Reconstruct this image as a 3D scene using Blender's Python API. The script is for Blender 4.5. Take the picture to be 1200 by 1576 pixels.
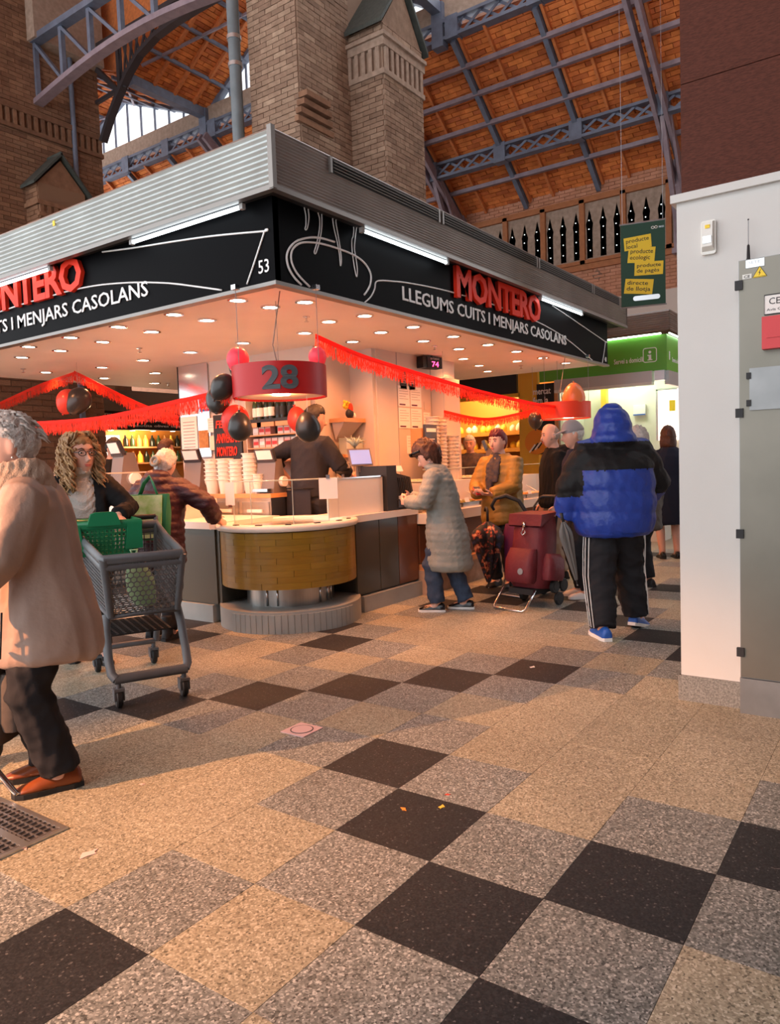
import bpy, math, random
import numpy as np
from mathutils import Vector, Matrix, noise
for _o in list(bpy.data.objects): bpy.data.objects.remove(_o)
SC = bpy.context.scene
COL = SC.collection
PI = math.pi
RND = random.Random(7)

# ------------------------------------------------------------------ camera
CAM_POS = Vector((-1.5845, -1.2991, 1.3139))
_yaw, _pit, _rol = 0.616978, -0.066785, -0.036221
_f = Vector((math.cos(_pit)*math.cos(_yaw), math.cos(_pit)*math.sin(_yaw), math.sin(_pit)))
_r = Vector((math.sin(_yaw), -math.cos(_yaw), 0)); _u = _r.cross(_f)
_r2 = math.cos(_rol)*_r + math.sin(_rol)*_u; _u2 = -math.sin(_rol)*_r + math.cos(_rol)*_u
cam_d = bpy.data.cameras.new('camera'); cam = bpy.data.objects.new('camera', cam_d); COL.objects.link(cam)
_m = Matrix((_r2, _u2, -_f)).transposed().to_4x4(); _m.translation = CAM_POS; cam.matrix_world = _m
cam_d.sensor_fit = 'HORIZONTAL'; cam_d.sensor_width = 36.0; cam_d.lens = 36.0*1147.27/1200.0
cam_d.clip_start = 0.05; cam_d.clip_end = 200
SC.camera = cam

# ------------------------------------------------------------------ daylight and exposure
world = bpy.data.worlds.new('overcast_sky'); SC.world = world; world.use_nodes = True
_bg = world.node_tree.nodes['Background']; _bg.inputs[0].default_value = (0.93, 0.96, 1.0, 1); _bg.inputs[1].default_value = 2.35
SPOT_W = 36.0
WARM = (1.0, 0.32, 0.095)
vs = SC.view_settings
vs.view_transform = 'Standard'; vs.look = 'None'; vs.exposure = 0.3; vs.gamma = 1.0; vs.use_curve_mapping = False

# ------------------------------------------------------------------ helpers
def link(o, parent=None):
    COL.objects.link(o)
    if parent is not None: o.parent = parent
    return o
def tag(o, label=None, cat=None, group=None, kind=None):
    if label: o['label'] = label
    if cat: o['category'] = cat
    if group: o['group'] = group
    if kind: o['kind'] = kind
    return o
def E(name, label, cat, loc=(0, 0, 0), rz=0.0, group=None):
    o = bpy.data.objects.new(name, None); o.empty_display_size = 0.1
    link(o); o.location = loc; o.rotation_euler = (0, 0, rz)
    return tag(o, label, cat, group)
def V(*a): return Vector(a)
def rotz(a): return Matrix.Rotation(a, 3, 'Z')
def sm(x, a, b):
    t = min(1.0, max(0.0, (x-a)/(b-a))); return t*t*(3-2*t)

class MB:
    def __init__(s): s.v = []; s.f = []; s.m = []; s.a = []
    def face(s, idx, mi=0, at=0.0): s.f.append(tuple(idx)); s.m.append(mi); s.a.append(at)
    def add(s, verts, faces, mi=0, at=0.0):
        b = len(s.v); s.v.extend([tuple(p) for p in verts])
        for f in faces: s.face([i+b for i in f], mi, at)
        return s
    def box(s, c, d, R=None, mi=0, at=0.0, skip=()):
        x, y, z = d[0]/2, d[1]/2, d[2]/2; c = Vector(c)
        P = [V(i*x, j*y, k*z) for i in (-1, 1) for j in (-1, 1) for k in (-1, 1)]
        if R is not None: P = [R @ p for p in P]
        F = [(0, 1, 3, 2), (4, 6, 7, 5), (0, 4, 5, 1), (2, 3, 7, 6), (0, 2, 6, 4), (1, 5, 7, 3)]
        return s.add([p+c for p in P], [f for i, f in enumerate(F) if i not in skip], mi, at)
    def bb(s, a, b, mi=0, at=0.0):
        return s.box([(a[i]+b[i])/2 for i in range(3)], [abs(b[i]-a[i]) for i in range(3)], None, mi, at)
    def bar(s, a, b, w, h, up=(0, 0, 1), mi=0, at=0.0):
        a, b = Vector(a), Vector(b); d = b-a; L = d.length
        if L < 1e-6: return s
        y = d.normalized(); x = y.cross(Vector(up))
        if x.length < 1e-5: x = y.cross(V(1, 0, 0))
        x.normalize(); z = x.cross(y)
        return s.box((a+b)/2, (w, L, h), Matrix((x, y, z)).transposed(), mi, at)
    def loft(s, rings, cap=True, mi=0, closed=True, at=0.0):
        n = len(rings[0]); b = len(s.v)
        for r in rings: s.v.extend([tuple(p) for p in r])
        for i in range(len(rings)-1):
            for j in range(n if closed else n-1):
                k = (j+1) % n
                s.face((b+i*n+j, b+i*n+k, b+(i+1)*n+k, b+(i+1)*n+j), mi, at)
        if cap and closed:
            s.face([b+j for j in range(n)][::-1], mi, at); s.face([b+(len(rings)-1)*n+j for j in range(n)], mi, at)
        return s
    def tube(s, pts, r, n=8, cap=True, mi=0, flat=1.0, up=None, at=0.0, closed=False):
        pts = [Vector(p) for p in pts]; m = len(pts)
        rr = list(r) if hasattr(r, '__len__') else [r]*m
        rings = []; px = None
        for i, p in enumerate(pts):
            if closed: t = pts[(i+1) % m]-pts[i-1]
            else: t = pts[min(i+1, m-1)]-pts[max(i-1, 0)]
            if t.length < 1e-9: t = V(0, 0, 1)
            t.normalize()
            if up is not None:
                x = t.cross(Vector(up))
                if x.length < 1e-4: x = px if px is not None else t.orthogonal()
            elif px is None: x = t.orthogonal()
            else: x = px - t*px.dot(t)
            x.normalize(); px = x; y = t.cross(x)
            rings.append([p + x*(rr[i]*math.cos(2*PI*k/n)) + y*(rr[i]*flat*math.sin(2*PI*k/n)) for k in range(n)])
        if closed: rings.append(rings[0]); cap = False
        return s.loft(rings, cap, mi, True, at)
    def ell(s, c, r, R=None, nu=14, nv=10, mi=0):
        c = Vector(c); rings = []
        for i in range(nv+1):
            ph = -PI/2 + PI*i/nv; ph = max(-PI/2+.05, min(PI/2-.05, ph))
            ring = []
            for j in range(nu):
                th = 2*PI*j/nu; p = V(r[0]*math.cos(ph)*math.cos(th), r[1]*math.cos(ph)*math.sin(th), r[2]*math.sin(ph))
                ring.append(c + (R @ p if R is not None else p))
            rings.append(ring)
        return s.loft(rings, True, mi)
    def lathe(s, prof, c=(0, 0, 0), n=24, mi=0, R=None, cap=True):
        c = Vector(c); rings = []
        for (r, z) in prof:
            r = max(r, 1e-4)
            ring = [V(r*math.cos(2*PI*j/n), r*math.sin(2*PI*j/n), z) for j in range(n)]
            rings.append([c+(R @ p if R is not None else p) for p in ring])
        return s.loft(rings, cap, mi)
    def prism(s, poly, org, ux, uy, th, mi=0, at=0.0):
        org, ux, uy = Vector(org), Vector(ux), Vector(uy); nz = ux.cross(uy).normalized()
        a = [org+ux*p[0]+uy*p[1] for p in poly]
        return s.loft([a, [p+nz*th for p in a]], True, mi, True, at)
    def mesh(s, name, smooth=False, attr=False):
        me = bpy.data.meshes.new(name); me.from_pydata(s.v, [], s.f)
        if any(s.m): me.polygons.foreach_set('material_index', s.m)
        if attr:
            A = me.attributes.new('rnd', 'FLOAT', 'FACE'); A.data.foreach_set('value', s.a)
        if smooth:
            me.shade_smooth()
            if smooth is not True: me.set_sharp_from_angle(angle=math.radians(smooth))
        me.update(); return me
    def build(s, name, mats, parent=None, smooth=False, loc=None, attr=False, kind=None):
        o = bpy.data.objects.new(name, s.mesh(name, smooth, attr))
        for m in (mats if isinstance(mats, (list, tuple)) else [mats]): o.data.materials.append(MT[m] if isinstance(m, str) else m)
        link(o, parent)
        if loc is not None: o.location = loc
        if kind: o['kind'] = kind
        return o
def S(o): o['kind'] = 'structure'; return o
def inst(me, name, parent=None, loc=(0, 0, 0), rot=(0, 0, 0), sc=(1, 1, 1), mat=None):
    o = bpy.data.objects.new(name, me); link(o, parent); o.location = loc; o.rotation_euler = rot; o.scale = sc
    return o
def copy_tree(o, parent=None):
    c = o.copy(); COL.objects.link(c); c.parent = parent
    for ch in list(o.children): copy_tree(ch, c)
    return c

# ------------------------------------------------------------------ materials
MT = {}
def M(name, col, rough=.55, metal=0.0, emit=None, es=1.0, trans=0.0, alpha=1.0, var=None, bump=None, spec=.5, ior=1.45, sheen=0, coat=0, rnd=None):
    m = bpy.data.materials.new(name); m.use_nodes = True; nt = m.node_tree; N = nt.nodes; L = nt.links
    b = N['Principled BSDF']; c4 = (col[0], col[1], col[2], 1)
    b.inputs['Base Color'].default_value = c4; b.inputs['Roughness'].default_value = rough; b.inputs['Metallic'].default_value = metal
    b.inputs['IOR'].default_value = ior; b.inputs['Specular IOR Level'].default_value = spec
    b.inputs['Transmission Weight'].default_value = trans; b.inputs['Alpha'].default_value = alpha
    if sheen: b.inputs['Sheen Weight'].default_value = sheen
    if coat: b.inputs['Coat Weight'].default_value = coat
    if emit: b.inputs['Emission Color'].default_value = (*emit, 1); b.inputs['Emission Strength'].default_value = es
    m.diffuse_color = c4
    if var or bump: tc = N.new('ShaderNodeTexCoord')
    src = None
    if rnd:                                   # per piece colour, from brick or object
        at = N.new('ShaderNodeAttribute'); at.attribute_name = 'rnd'; oi = N.new('ShaderNodeObjectInfo')
        ad = N.new('ShaderNodeMath'); ad.operation = 'ADD'; L.new(at.outputs['Fac'], ad.inputs[0]); L.new(oi.outputs['Random'], ad.inputs[1])
        fr = N.new('ShaderNodeMath'); fr.operation = 'FRACT'; L.new(ad.outputs[0], fr.inputs[0])
        rp = N.new('ShaderNodeValToRGB'); L.new(fr.outputs[0], rp.inputs[0])
        cr = rp.color_ramp; cr.interpolation = 'LINEAR'
        cr.elements[0].color = (*rnd[0], 1); cr.elements[-1].color = (*rnd[-1], 1)
        for i in range(1, len(rnd)-1):
            e = cr.elements.new(i/(len(rnd)-1)); e.color = (*rnd[i], 1)
        src = rp.outputs[0]; L.new(src, b.inputs['Base Color'])
    if var:
        nz = N.new('ShaderNodeTexNoise'); nz.inputs['Scale'].default_value = var[0]; nz.inputs['Detail'].default_value = 5
        if len(var) > 3:
            mp = N.new('ShaderNodeMapping'); mp.inputs['Scale'].default_value = var[3]; L.new(tc.outputs['Object'], mp.inputs[0]); L.new(mp.outputs[0], nz.inputs['Vector'])
        else: L.new(tc.outputs['Object'], nz.inputs['Vector'])
        mr = N.new('ShaderNodeMapRange'); mr.inputs['From Min'].default_value = .32; mr.inputs['From Max'].default_value = .68; L.new(nz.outputs['Fac'], mr.inputs[0])
        mx = N.new('ShaderNodeMix'); mx.data_type = 'RGBA'; L.new(mr.outputs[0], mx.inputs[0])
        if src: 
            mx.blend_type = 'MULTIPLY'; mx.inputs[0].default_value = 1; L.new(src, mx.inputs[6])
            m2 = N.new('ShaderNodeMix'); m2.data_type = 'RGBA'; L.new(mr.outputs[0], m2.inputs[0]); m2.inputs[6].default_value = (1, 1, 1, 1); m2.inputs[7].default_value = (*var[1], 1)
            for l in list(mx.inputs[0].links): L.remove(l)
            L.new(m2.outputs[2], mx.inputs[7])
        else:
            mx.inputs[6].default_value = c4; mx.inputs[7].default_value = (*var[1], 1)
        L.new(mx.outputs[2], b.inputs['Base Color'])
    if bump:
        nb = N.new('ShaderNodeTexNoise'); nb.inputs['Scale'].default_value = bump[0]; nb.inputs['Detail'].default_value = 4; L.new(tc.outputs['Object'], nb.inputs['Vector'])
        bp = N.new('ShaderNodeBump'); bp.inputs['Strength'].default_value = bump[1]; bp.inputs['Distance'].default_value = bump[2] if len(bump) > 2 else .01
        L.new(nb.outputs['Fac'], bp.inputs['Height']); L.new(bp.outputs[0], b.inputs['Normal'])
    MT[name] = m; return m
def terrazzo(name, ramp, scale=135, rough=.38, stain=.12):
    m = bpy.data.materials.new(name); m.use_nodes = True; nt = m.node_tree; N = nt.nodes; L = nt.links; b = N['Principled BSDF']
    g = N.new('ShaderNodeNewGeometry'); vo = N.new('ShaderNodeTexVoronoi'); vo.inputs['Scale'].default_value = scale; L.new(g.outputs['Position'], vo.inputs['Vector'])
    se = N.new('ShaderNodeSeparateColor'); L.new(vo.outputs['Color'], se.inputs[0])
    rp = N.new('ShaderNodeValToRGB'); L.new(se.outputs[0], rp.inputs[0]); cr = rp.color_ramp
    cr.elements[0].position = ramp[0][0]; cr.elements[0].color = (*ramp[0][1], 1); cr.elements[1].position = ramp[-1][0]; cr.elements[1].color = (*ramp[-1][1], 1)
    for p, c in ramp[1:-1]:
        e = cr.elements.new(p); e.color = (*c, 1)
    nz = N.new('ShaderNodeTexNoise'); nz.inputs['Scale'].default_value = 1.7; nz.inputs['Detail'].default_value = 6; L.new(g.outputs['Position'], nz.inputs['Vector'])
    mr = N.new('ShaderNodeMapRange'); mr.inputs['From Min'].default_value = .3; mr.inputs['From Max'].default_value = .7; mr.inputs['To Min'].default_value = 1-stain; mr.inputs['To Max'].default_value = 1+stain*.4; L.new(nz.outputs['Fac'], mr.inputs[0])
    oi = N.new('ShaderNodeObjectInfo'); om = N.new('ShaderNodeMapRange'); om.inputs['To Min'].default_value = .9; om.inputs['To Max'].default_value = 1.08; L.new(oi.outputs['Random'], om.inputs[0])
    mu = N.new('ShaderNodeMath'); mu.operation = 'MULTIPLY'; L.new(mr.outputs[0], mu.inputs[0]); L.new(om.outputs[0], mu.inputs[1])
    vm = N.new('ShaderNodeVectorMath'); vm.operation = 'SCALE'; L.new(rp.outputs[0], vm.inputs[0]); L.new(mu.outputs[0], vm.inputs['Scale']); L.new(vm.outputs[0], b.inputs['Base Color'])
    rr = N.new('ShaderNodeMapRange'); rr.inputs['To Min'].default_value = rough-.1; rr.inputs['To Max'].default_value = rough+.2; L.new(nz.outputs['Fac'], rr.inputs[0]); L.new(rr.outputs[0], b.inputs['Roughness'])
    b.inputs['Specular IOR Level'].default_value = .2
    MT[name] = m; return m
terrazzo('tile_beige', [(0, (.106, .10, .074)), (.14, (.238, .222, .165)), (.5, (.32, .302, .226)), (.8, (.40, .38, .29)), (1, (.56, .54, .445))], scale=165)
terrazzo('tile_grey', [(0, (.054, .06, .058)), (.2, (.125, .138, .133)), (.5, (.183, .20, .193)), (.8, (.256, .28, .272)), (1, (.49, .52, .51))], scale=165)
terrazzo('tile_dark', [(0, (.012, .013, .015)), (.6, (.022, .024, .027)), (.965, (.032, .034, .038)), (1, (.12, .12, .125))], scale=170, rough=.5)
M('grout', (.27, .25, .21), .9)
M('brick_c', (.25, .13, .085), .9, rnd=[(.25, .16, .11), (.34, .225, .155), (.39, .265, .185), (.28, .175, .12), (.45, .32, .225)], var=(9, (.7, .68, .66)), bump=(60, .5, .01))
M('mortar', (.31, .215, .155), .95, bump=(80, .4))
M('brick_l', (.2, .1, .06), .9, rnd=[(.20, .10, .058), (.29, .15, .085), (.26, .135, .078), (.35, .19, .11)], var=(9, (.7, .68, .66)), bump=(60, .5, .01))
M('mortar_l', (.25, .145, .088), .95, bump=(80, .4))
M('roof_brick', (.5, .13, .03), .85, rnd=[(.55, .14, .04), (.72, .20, .05), (.90, .28, .07), (.80, .24, .06), (.63, .165, .05)], var=(5, (.68, .62, .56)), bump=(50, .5))
M('roof_mortar', (.33, .09, .035), .95)
M('roof_wood', (.66, .20, .055), .75, var=(14, (.46, .14, .045)))
M('wall_brick', (.42, .19, .11), .9, rnd=[(.50, .23, .13), (.60, .29, .18), (.54, .25, .15)], var=(7, (.8, .78, .76)))
M('stone', (.42, .31, .24), .9, var=(12, (.3, .22, .165)), bump=(30, .4))
M('slate', (.045, .055, .05), .7, var=(14, (.07, .08, .07)))
M('steel_blue', (.17, .20, .27), .45, metal=.15, var=(6, (.125, .14, .19)))
M('steel_mauve', (.31, .24, .27), .5, metal=.1, var=(6, (.22, .17, .2)))
M('steel_dark', (.05, .043, .048), .5, metal=.2)
M('pipe_grey', (.20, .245, .27), .4, metal=.2, var=(5, (.16, .2, .22)))
M('galv', (.55, .58, .6), .35, metal=.9)
M('glass_white', (.9, .93, .95), .3, emit=(.93, .97, 1), es=.9)
M('corrugated', (.62, .66, .66), .33, metal=.75, var=(4, (.54, .57, .57)))
M('corr_bronze', (.27, .235, .215), .4, metal=.55, var=(4, (.22, .19, .175)))
M('corr_trim', (.24, .225, .21), .4, metal=.7)
M('black_board', (.0022, .0022, .003), .5, spec=.05)
M('black_mat', (.018, .018, .02), .6)
M('black_gloss', (.01, .01, .012), .18)
M('letter_red', (.90, .045, .018), .45, spec=.2)
M('white_paint', (.83, .83, .82), .5)
M('letter_white', (.86, .86, .86), .5)
M('number_grey', (.085, .095, .105), .55)
M('tube_white', (.9, .95, 1), .4, emit=(.85, .95, 1.0), es=4)
M('tube_clip', (.5, .5, .5), .5)
M('ceil_white', (.82, .78, .74), .6, var=(2, (.77, .73, .69)))
M('wall_cream', (.64, .55, .48), .55, var=(3, (.61, .52, .455)))
M('spot_glow', (1, .9, .75), .5, emit=(1.0, .82, .6), es=14)
M('chrome', (.7, .7, .72), .16, metal=1)
M('steel_brushed', (.46, .455, .44), .32, metal=1, var=(3, (.40, .395, .38), 0, (40, 40, 1)))
M('cabinet_steel', (.20, .185, .155), .42, metal=.8, var=(2, (.16, .15, .125)))
M('cabinet_kick', (.26, .265, .265), .45, metal=.8, var=(6, (.21, .215, .215)))
M('pillar_white', (.60, .59, .565), .6, var=(3, (.575, .565, .54)), bump=(50, .05))
M('wood_dark', (.105, .032, .02), .6, spec=.15, var=(7, (.062, .019, .012), 0, (1, 6, 30)))
M('granite', (.28, .28, .26), .55, var=(120, (.12, .12, .11)))
M('plinth', (.34, .36, .35), .5, var=(5, (.29, .31, .3)))
M('wood_drum', (.36, .185, .025), .35, rnd=[(.25, .142, .012), (.295, .17, .015), (.272, .156, .014), (.315, .185, .018)], var=(9, (.85, .8, .72), 0, (1, 1, 12)), coat=.3)
M('panel_olive', (.085, .078, .06), .2)
M('panel_glass', (.05, .042, .034), .08)
M('panel_brown', (.16, .07, .04), .15)
M('glass', (.97, .99, .985), .02, trans=1.0, ior=1.02, alpha=.14, spec=.6)
M('glass_edge', (.5, .6, .56), .1, alpha=.55)
M('counter_top', (.72, .68, .62), .3)
M('inox', (.6, .58, .55), .25, metal=1)
M('tub', (.92, .84, .74), .4, trans=.25)
M('paper', (.86, .83, .8), .8)
M('paper_line', (.35, .32, .32), .8)
M('shelf_wood', (.62, .30, .12), .45, var=(8, (.52, .25, .1), 0, (1, 20, 20)))
M('bottle_dark', (.015, .02, .012), .12)
M('bottle_green', (.03, .06, .02), .12)
M('label_white', (.82, .78, .74), .6)
M('label_red', (.6, .04, .04), .6)
M('carton', (.75, .6, .55), .6, rnd=[(.8, .62, .55), (.7, .35, .3), (.78, .68, .6), (.65, .2, .17)])
M('fringe_red', (.88, .05, .02), .55, spec=.2)
def translucent(name, f):
    m = MT[name]; N = m.node_tree.nodes; L = m.node_tree.links; b = N['Principled BSDF']; t = N.new('ShaderNodeBsdfTranslucent'); t.inputs[0].default_value = b.inputs['Base Color'].default_value; x = N.new('ShaderNodeMixShader'); x.inputs[0].default_value = f
    L.new(b.outputs[0], x.inputs[1]); L.new(t.outputs[0], x.inputs[2]); L.new(x.outputs[0], N['Material Output'].inputs[0])
translucent('fringe_red', .55)
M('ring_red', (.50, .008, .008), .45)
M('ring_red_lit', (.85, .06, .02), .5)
M('balloon_pink', (.85, .13, .20), .3)
translucent('balloon_pink', .4)
M('balloon_coral', (.88, .10, .07), .3)
translucent('balloon_coral', .4)
M('balloon_black', (.035, .03, .028), .3)
M('balloon_orange', (.9, .22, .07), .3)
M('green_sign', (.13, .42, .045), .4)
M('banner_green', (.012, .05, .03), .7)
M('banner_yellow', (.72, .5, .03), .7)
M('banner_ink', (.03, .03, .02), .7)
M('red_box', (.6, .03, .035), .4)
M('yellow', (.85, .6, .03), .5)
M('blue_label', (.06, .16, .5), .5)
M('white_plastic', (.72, .71, .66), .4)
M('grey_plastic', (.11, .12, .135), .45, var=(10, (.09, .1, .11)))
M('green_plastic', (.012, .20, .085), .35)
M('bag_green', (.02, .19, .08), .6)
M('bag_print', (.78, .80, .42), .6, var=(14, (.4, .6, .12)))
M('rubber', (.014, .014, .015), .6)
M('orange_hub', (.75, .09, .03), .5)
M('grey_metal', (.33, .33, .35), .35, metal=.8)
M('skin', (.62, .33, .235), .55)
M('skin_pale', (.68, .40, .31), .55)
M('lip', (.5, .13, .11), .45)
M('eye_white', (.8, .78, .76), .2)
M('eye_dark', (.02, .013, .01), .2)
M('hair_grey', (.60, .58, .55), .6, var=(60, (.42, .40, .385)), bump=(90, .6))
M('hair_white', (.62, .58, .52), .6, var=(60, (.42, .4, .36)), bump=(90, .6))
M('hair_blonde', (.46, .28, .13), .5, var=(35, (.2, .105, .045)))
M('hair_dark', (.018, .012, .01), .45, bump=(90, .5))
M('hair_brown', (.10, .035, .018), .45, var=(50, (.05, .018, .01)), bump=(90, .5))
M('hair_red', (.13, .012, .018), .45, bump=(90, .5))
M('hair_thin', (.42, .30, .24), .6, var=(70, (.3, .2, .16)))
M('coat_tan', (.335, .24, .195), .55, var=(6, (.28, .20, .165)), bump=(9, .3, .03))
M('scarf_tan', (.46, .35, .27), .9, var=(30, (.34, .25, .19)), bump=(160, .5))
M('trouser_black', (.02, .02, .023), .8, spec=.15, bump=(18, .2, .02))
M('leather_brown', (.25, .065, .018), .35, var=(16, (.17, .04, .012)))
M('coat_black', (.013, .013, .014), .8, spec=.15, bump=(20, .3, .02))
M('knit_white', (.62, .60, .57), .9, bump=(140, .7))
M('maroon', (.05, .009, .018), .5, var=(8, (.033, .006, .012)), bump=(28, .35, .02))
M('coat_grey', (.265, .28, .26), .7, var=(7, (.22, .235, .215)), bump=(30, .3, .02))
M('denim', (.035, .06, .11), .8, var=(20, (.025, .042, .08)))
M('mustard', (.34, .19, .035), .55, var=(8, (.27, .145, .025)), bump=(24, .3, .02))
M('scarf_navy', (.035, .035, .055), .85, var=(30, (.09, .06, .05)))
M('puffer_blue', (.012, .045, .30), .42, var=(6, (.009, .033, .24)), bump=(16, .35, .03))
M('puffer_black', (.012, .012, .013), .5, spec=.15, bump=(20, .3, .02))
M('hood_navy', (.016, .03, .13), .55, bump=(18, .4, .02))
M('tee_grey', (.028, .028, .034), .8, spec=.15, bump=(20, .25, .02))
M('khaki', (.34, .27, .2), .8, bump=(20, .25, .02))
M('cap_grey', (.30, .27, .28), .8)
M('navy', (.018, .022, .04), .75, spec=.15)
M('shoe_blue', (.02, .10, .42), .45)
M('shoe_white', (.78, .77, .74), .45)
M('burgundy', (.15, .016, .024), .6, var=(10, (.12, .012, .019)), bump=(30, .25, .02))
M('cloth_brown', (.075, .06, .052), .75, bump=(30, .3))
M('purple', (.10, .012, .055), .55)
M('umb_grey', (.12, .115, .11), .45)
M('phone_red', (.5, .03, .04), .4)
M('screen_blue', (.2, .3, .6), .2, emit=(.35, .42, .9), es=.4)
M('screen_dark', (.05, .05, .06), .15)
M('device_grey', (.18, .15, .14), .5)
M('led_red', (.8, .05, .1), .4, emit=(1, .05, .18), es=5)
M('food_gold', (.55, .27, .07), .6, var=(25, (.4, .17, .04)))
M('food_pale', (.78, .6, .4), .6, var=(25, (.65, .45, .25)))
M('food_green', (.16, .2, .04), .6, var=(25, (.3, .16, .05)))
M('fruit_yellow', (.85, .55, .06), .5)
M('fruit_white', (.85, .75, .55), .5)
M('fruit_orange', (.8, .28, .03), .5)
M('fruit_red', (.6, .06, .03), .5)
M('stall_orange', (.75, .3, .05), .5)
M('stall_yellow', (.8, .45, .04), .5)
M('lancet_glass', (.025, .055, .04), .2)
M('win_wood', (.42, .15, .05), .6, var=(10, (.34, .12, .04)))
M('bead_light', (.9, .95, .9), .4, emit=(.85, .95, .95), es=1.2)
M('green_glow', (.75, .95, .8), .4, emit=(.85, 1.0, .85), es=6)
M('lit_panel', (.9, .85, .8), .5, emit=(1, .72, .6), es=2.2)
M('info_wall', (.72, .74, .62), .25)
M('shutter', (.5, .5, .5), .4, metal=.4)
M('yarn_yellow', (.8, .55, .04), .7)
M('petal', (.75, .5, .48), .7)

def floral():
    m = M('floral', (.03, .03, .03), .6); nt = m.node_tree; N = nt.nodes; L = nt.links; b = N['Principled BSDF']
    tc = N.new('ShaderNodeTexCoord'); nz = N.new('ShaderNodeTexNoise'); nz.inputs['Scale'].default_value = 16; nz.inputs['Detail'].default_value = 3; L.new(tc.outputs['Object'], nz.inputs['Vector'])
    rp = N.new('ShaderNodeValToRGB'); L.new(nz.outputs['Fac'], rp.inputs[0]); cr = rp.color_ramp; cr.elements[0].position = .0; cr.elements[0].color = (.05, .08, .25, 1); cr.elements[1].position = .70; cr.elements[1].color = (.7, .4, .25, 1)
    for p, c in ((.36, (.03, .03, .07)), (.42, (.015, .014, .016)), (.54, (.02, .018, .018)), (.58, (.22, .03, .03)), (.63, (.5, .15, .06))):
        e = cr.elements.new(p); e.color = (*c, 1)
    L.new(rp.outputs[0], b.inputs['Base Color'])
floral()

# ------------------------------------------------------------------ lettering
def text(name, body, M4, mat, parent=None, fit=None, size=.1, extrude=.002, bold=0.0, align='LEFT', res=2, shear=0.0, space=1.0):
    """letters as real geometry; M4 maps text x/y/normal to the place; fit=(width,height) of the block"""
    cu = bpy.data.curves.new(name, 'FONT'); cu.body = body; cu.size = 1.0; cu.extrude = 0; cu.offset = bold; cu.align_x = align; cu.resolution_u = res
    cu.shear = shear; cu.space_character = space
    cu.fill_mode = 'FRONT'
    if extrude: cu.extrude = .5; cu.fill_mode = 'BOTH'
    t = bpy.data.objects.new(name, cu); me = bpy.data.meshes.new_from_object(t)
    bpy.data.objects.remove(t); bpy.data.curves.remove(cu)
    n = len(me.vertices); co = np.empty(n*3, 'f'); me.vertices.foreach_get('co', co); co = co.reshape(-1, 3)
    lo, hi = co.min(0), co.max(0)
    if fit:
        sx = fit[0]/(hi[0]-lo[0]); sy = fit[1]/(hi[1]-lo[1]); co[:, 0] = (co[:, 0]-lo[0])*sx; co[:, 1] = (co[:, 1]-lo[1])*sy
    else: co[:, :2] *= size
    if extrude: co[:, 2] = (co[:, 2]+.5)*extrude
    me.vertices.foreach_set('co', co.ravel()); me.transform(M4); me.update()
    me.materials.clear(); me.materials.append(MT[mat]); me.name = name
    o = bpy.data.objects.new(name, me); link(o, parent); return o
def frame(org, ux, uy):
    ux, uy = Vector(ux).normalized(), Vector(uy).normalized(); n = ux.cross(uy)
    m = Matrix((ux, uy, n)).transposed().to_4x4(); m.translation = Vector(org); return m
UP = (0, 0, 1)
FR = (1, 0, 0)          # reading direction on faces that look towards -Y
FL = (0, -1, 0)         # reading direction on faces that look towards -X

# ================================================================== THE SETTING
_cm = cam.matrix_world.inverted()
def px(p):                                   # pixel and depth of a point, only to find which pieces show largest
    q = _cm @ Vector(p)
    if q.z > -.05: return (-9999, -9999, 99)
    return (600-1147.27*q.x/q.z, 788+1147.27*q.y/q.z, -q.z)
def inframe(p, m=40):
    x, y, d = px(p); return -m < x < 1200+m and -m < y < 1576+m

# ---- floor: terrazzo tiles of 0.4 m
T = .4
DARK = {(-2, 1), (0, -1), (1, -2), (2, -3), (-1, -2), (1, 0), (2, 1), (2, 5), (3, 4), (4, 3), (5, 2), (6, 1), (6, 5), (7, 6), (8, -1), (9, 0), (10, 1),
        (6, 9), (10, 5), (11, 4), (12, 3), (13, 2), (14, 1), (1, 6), (0, 7), (-1, 8), (-3, -4), (-4, 3), (-3, -6), (-5, -2), (5, 8), (4, 9), (11, 2), (12, 5), (16, 7), (15, 0), (16, -1), (17, 0), (18, 1), (19, 4), (20, 3)}
floor = MB().bb((-6, -5, -.12), (15, 22, -.021)).build('floor', 'grout'); S(floor)
def tile_mesh(mat):
    b = MB(); h = T/2-.0005
    rings = [[V(sx*h, sy*h, z) for sx, sy in ((-1, -1), (1, -1), (1, 1), (-1, 1))] for z in (-.02, -.0006)]
    rings.append([V(sx*(h-.0007), sy*(h-.0007), 0) for sx, sy in ((-1, -1), (1, -1), (1, 1), (-1, 1))])
    b.loft(rings); me = b.mesh('tile'); me.materials.append(MT[mat]); return me
TM = {k: tile_mesh(k) for k in ('tile_beige', 'tile_grey', 'tile_dark')}
cells = []
for i in range(-14, 36):
    for j in range(-11, 50):
        cx, cy = (i+.5)*T, (j+.5)*T
        if cx > 3.2 and cy > 3.2 and cx < 8 and cy < 7.2: continue
        k = 'tile_dark' if (i, j) in DARK else 'tile_grey' if any((i+a, j+c) in DARK for a, c in ((1, 0), (-1, 0), (0, 1), (0, -1))) else 'tile_beige'
        d = (V(cx, cy, 0)-CAM_POS).length
        cells.append((0 if inframe((cx, cy, 0), 90) else 1, d, cx, cy, k))
cells.sort()
rest = MB(); kinds = ['tile_beige', 'tile_grey', 'tile_dark']
for n, (_, d, cx, cy, k) in enumerate(cells):
    if n < 300 and _ == 0: inst(TM[k], 'tile', floor, (cx, cy, 0))
    else: rest.box((cx, cy, -.01), (T-.001, T-.001, .02), mi=kinds.index(k))
rest.build('tile_field', kinds, floor, kind='stuff')

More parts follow.
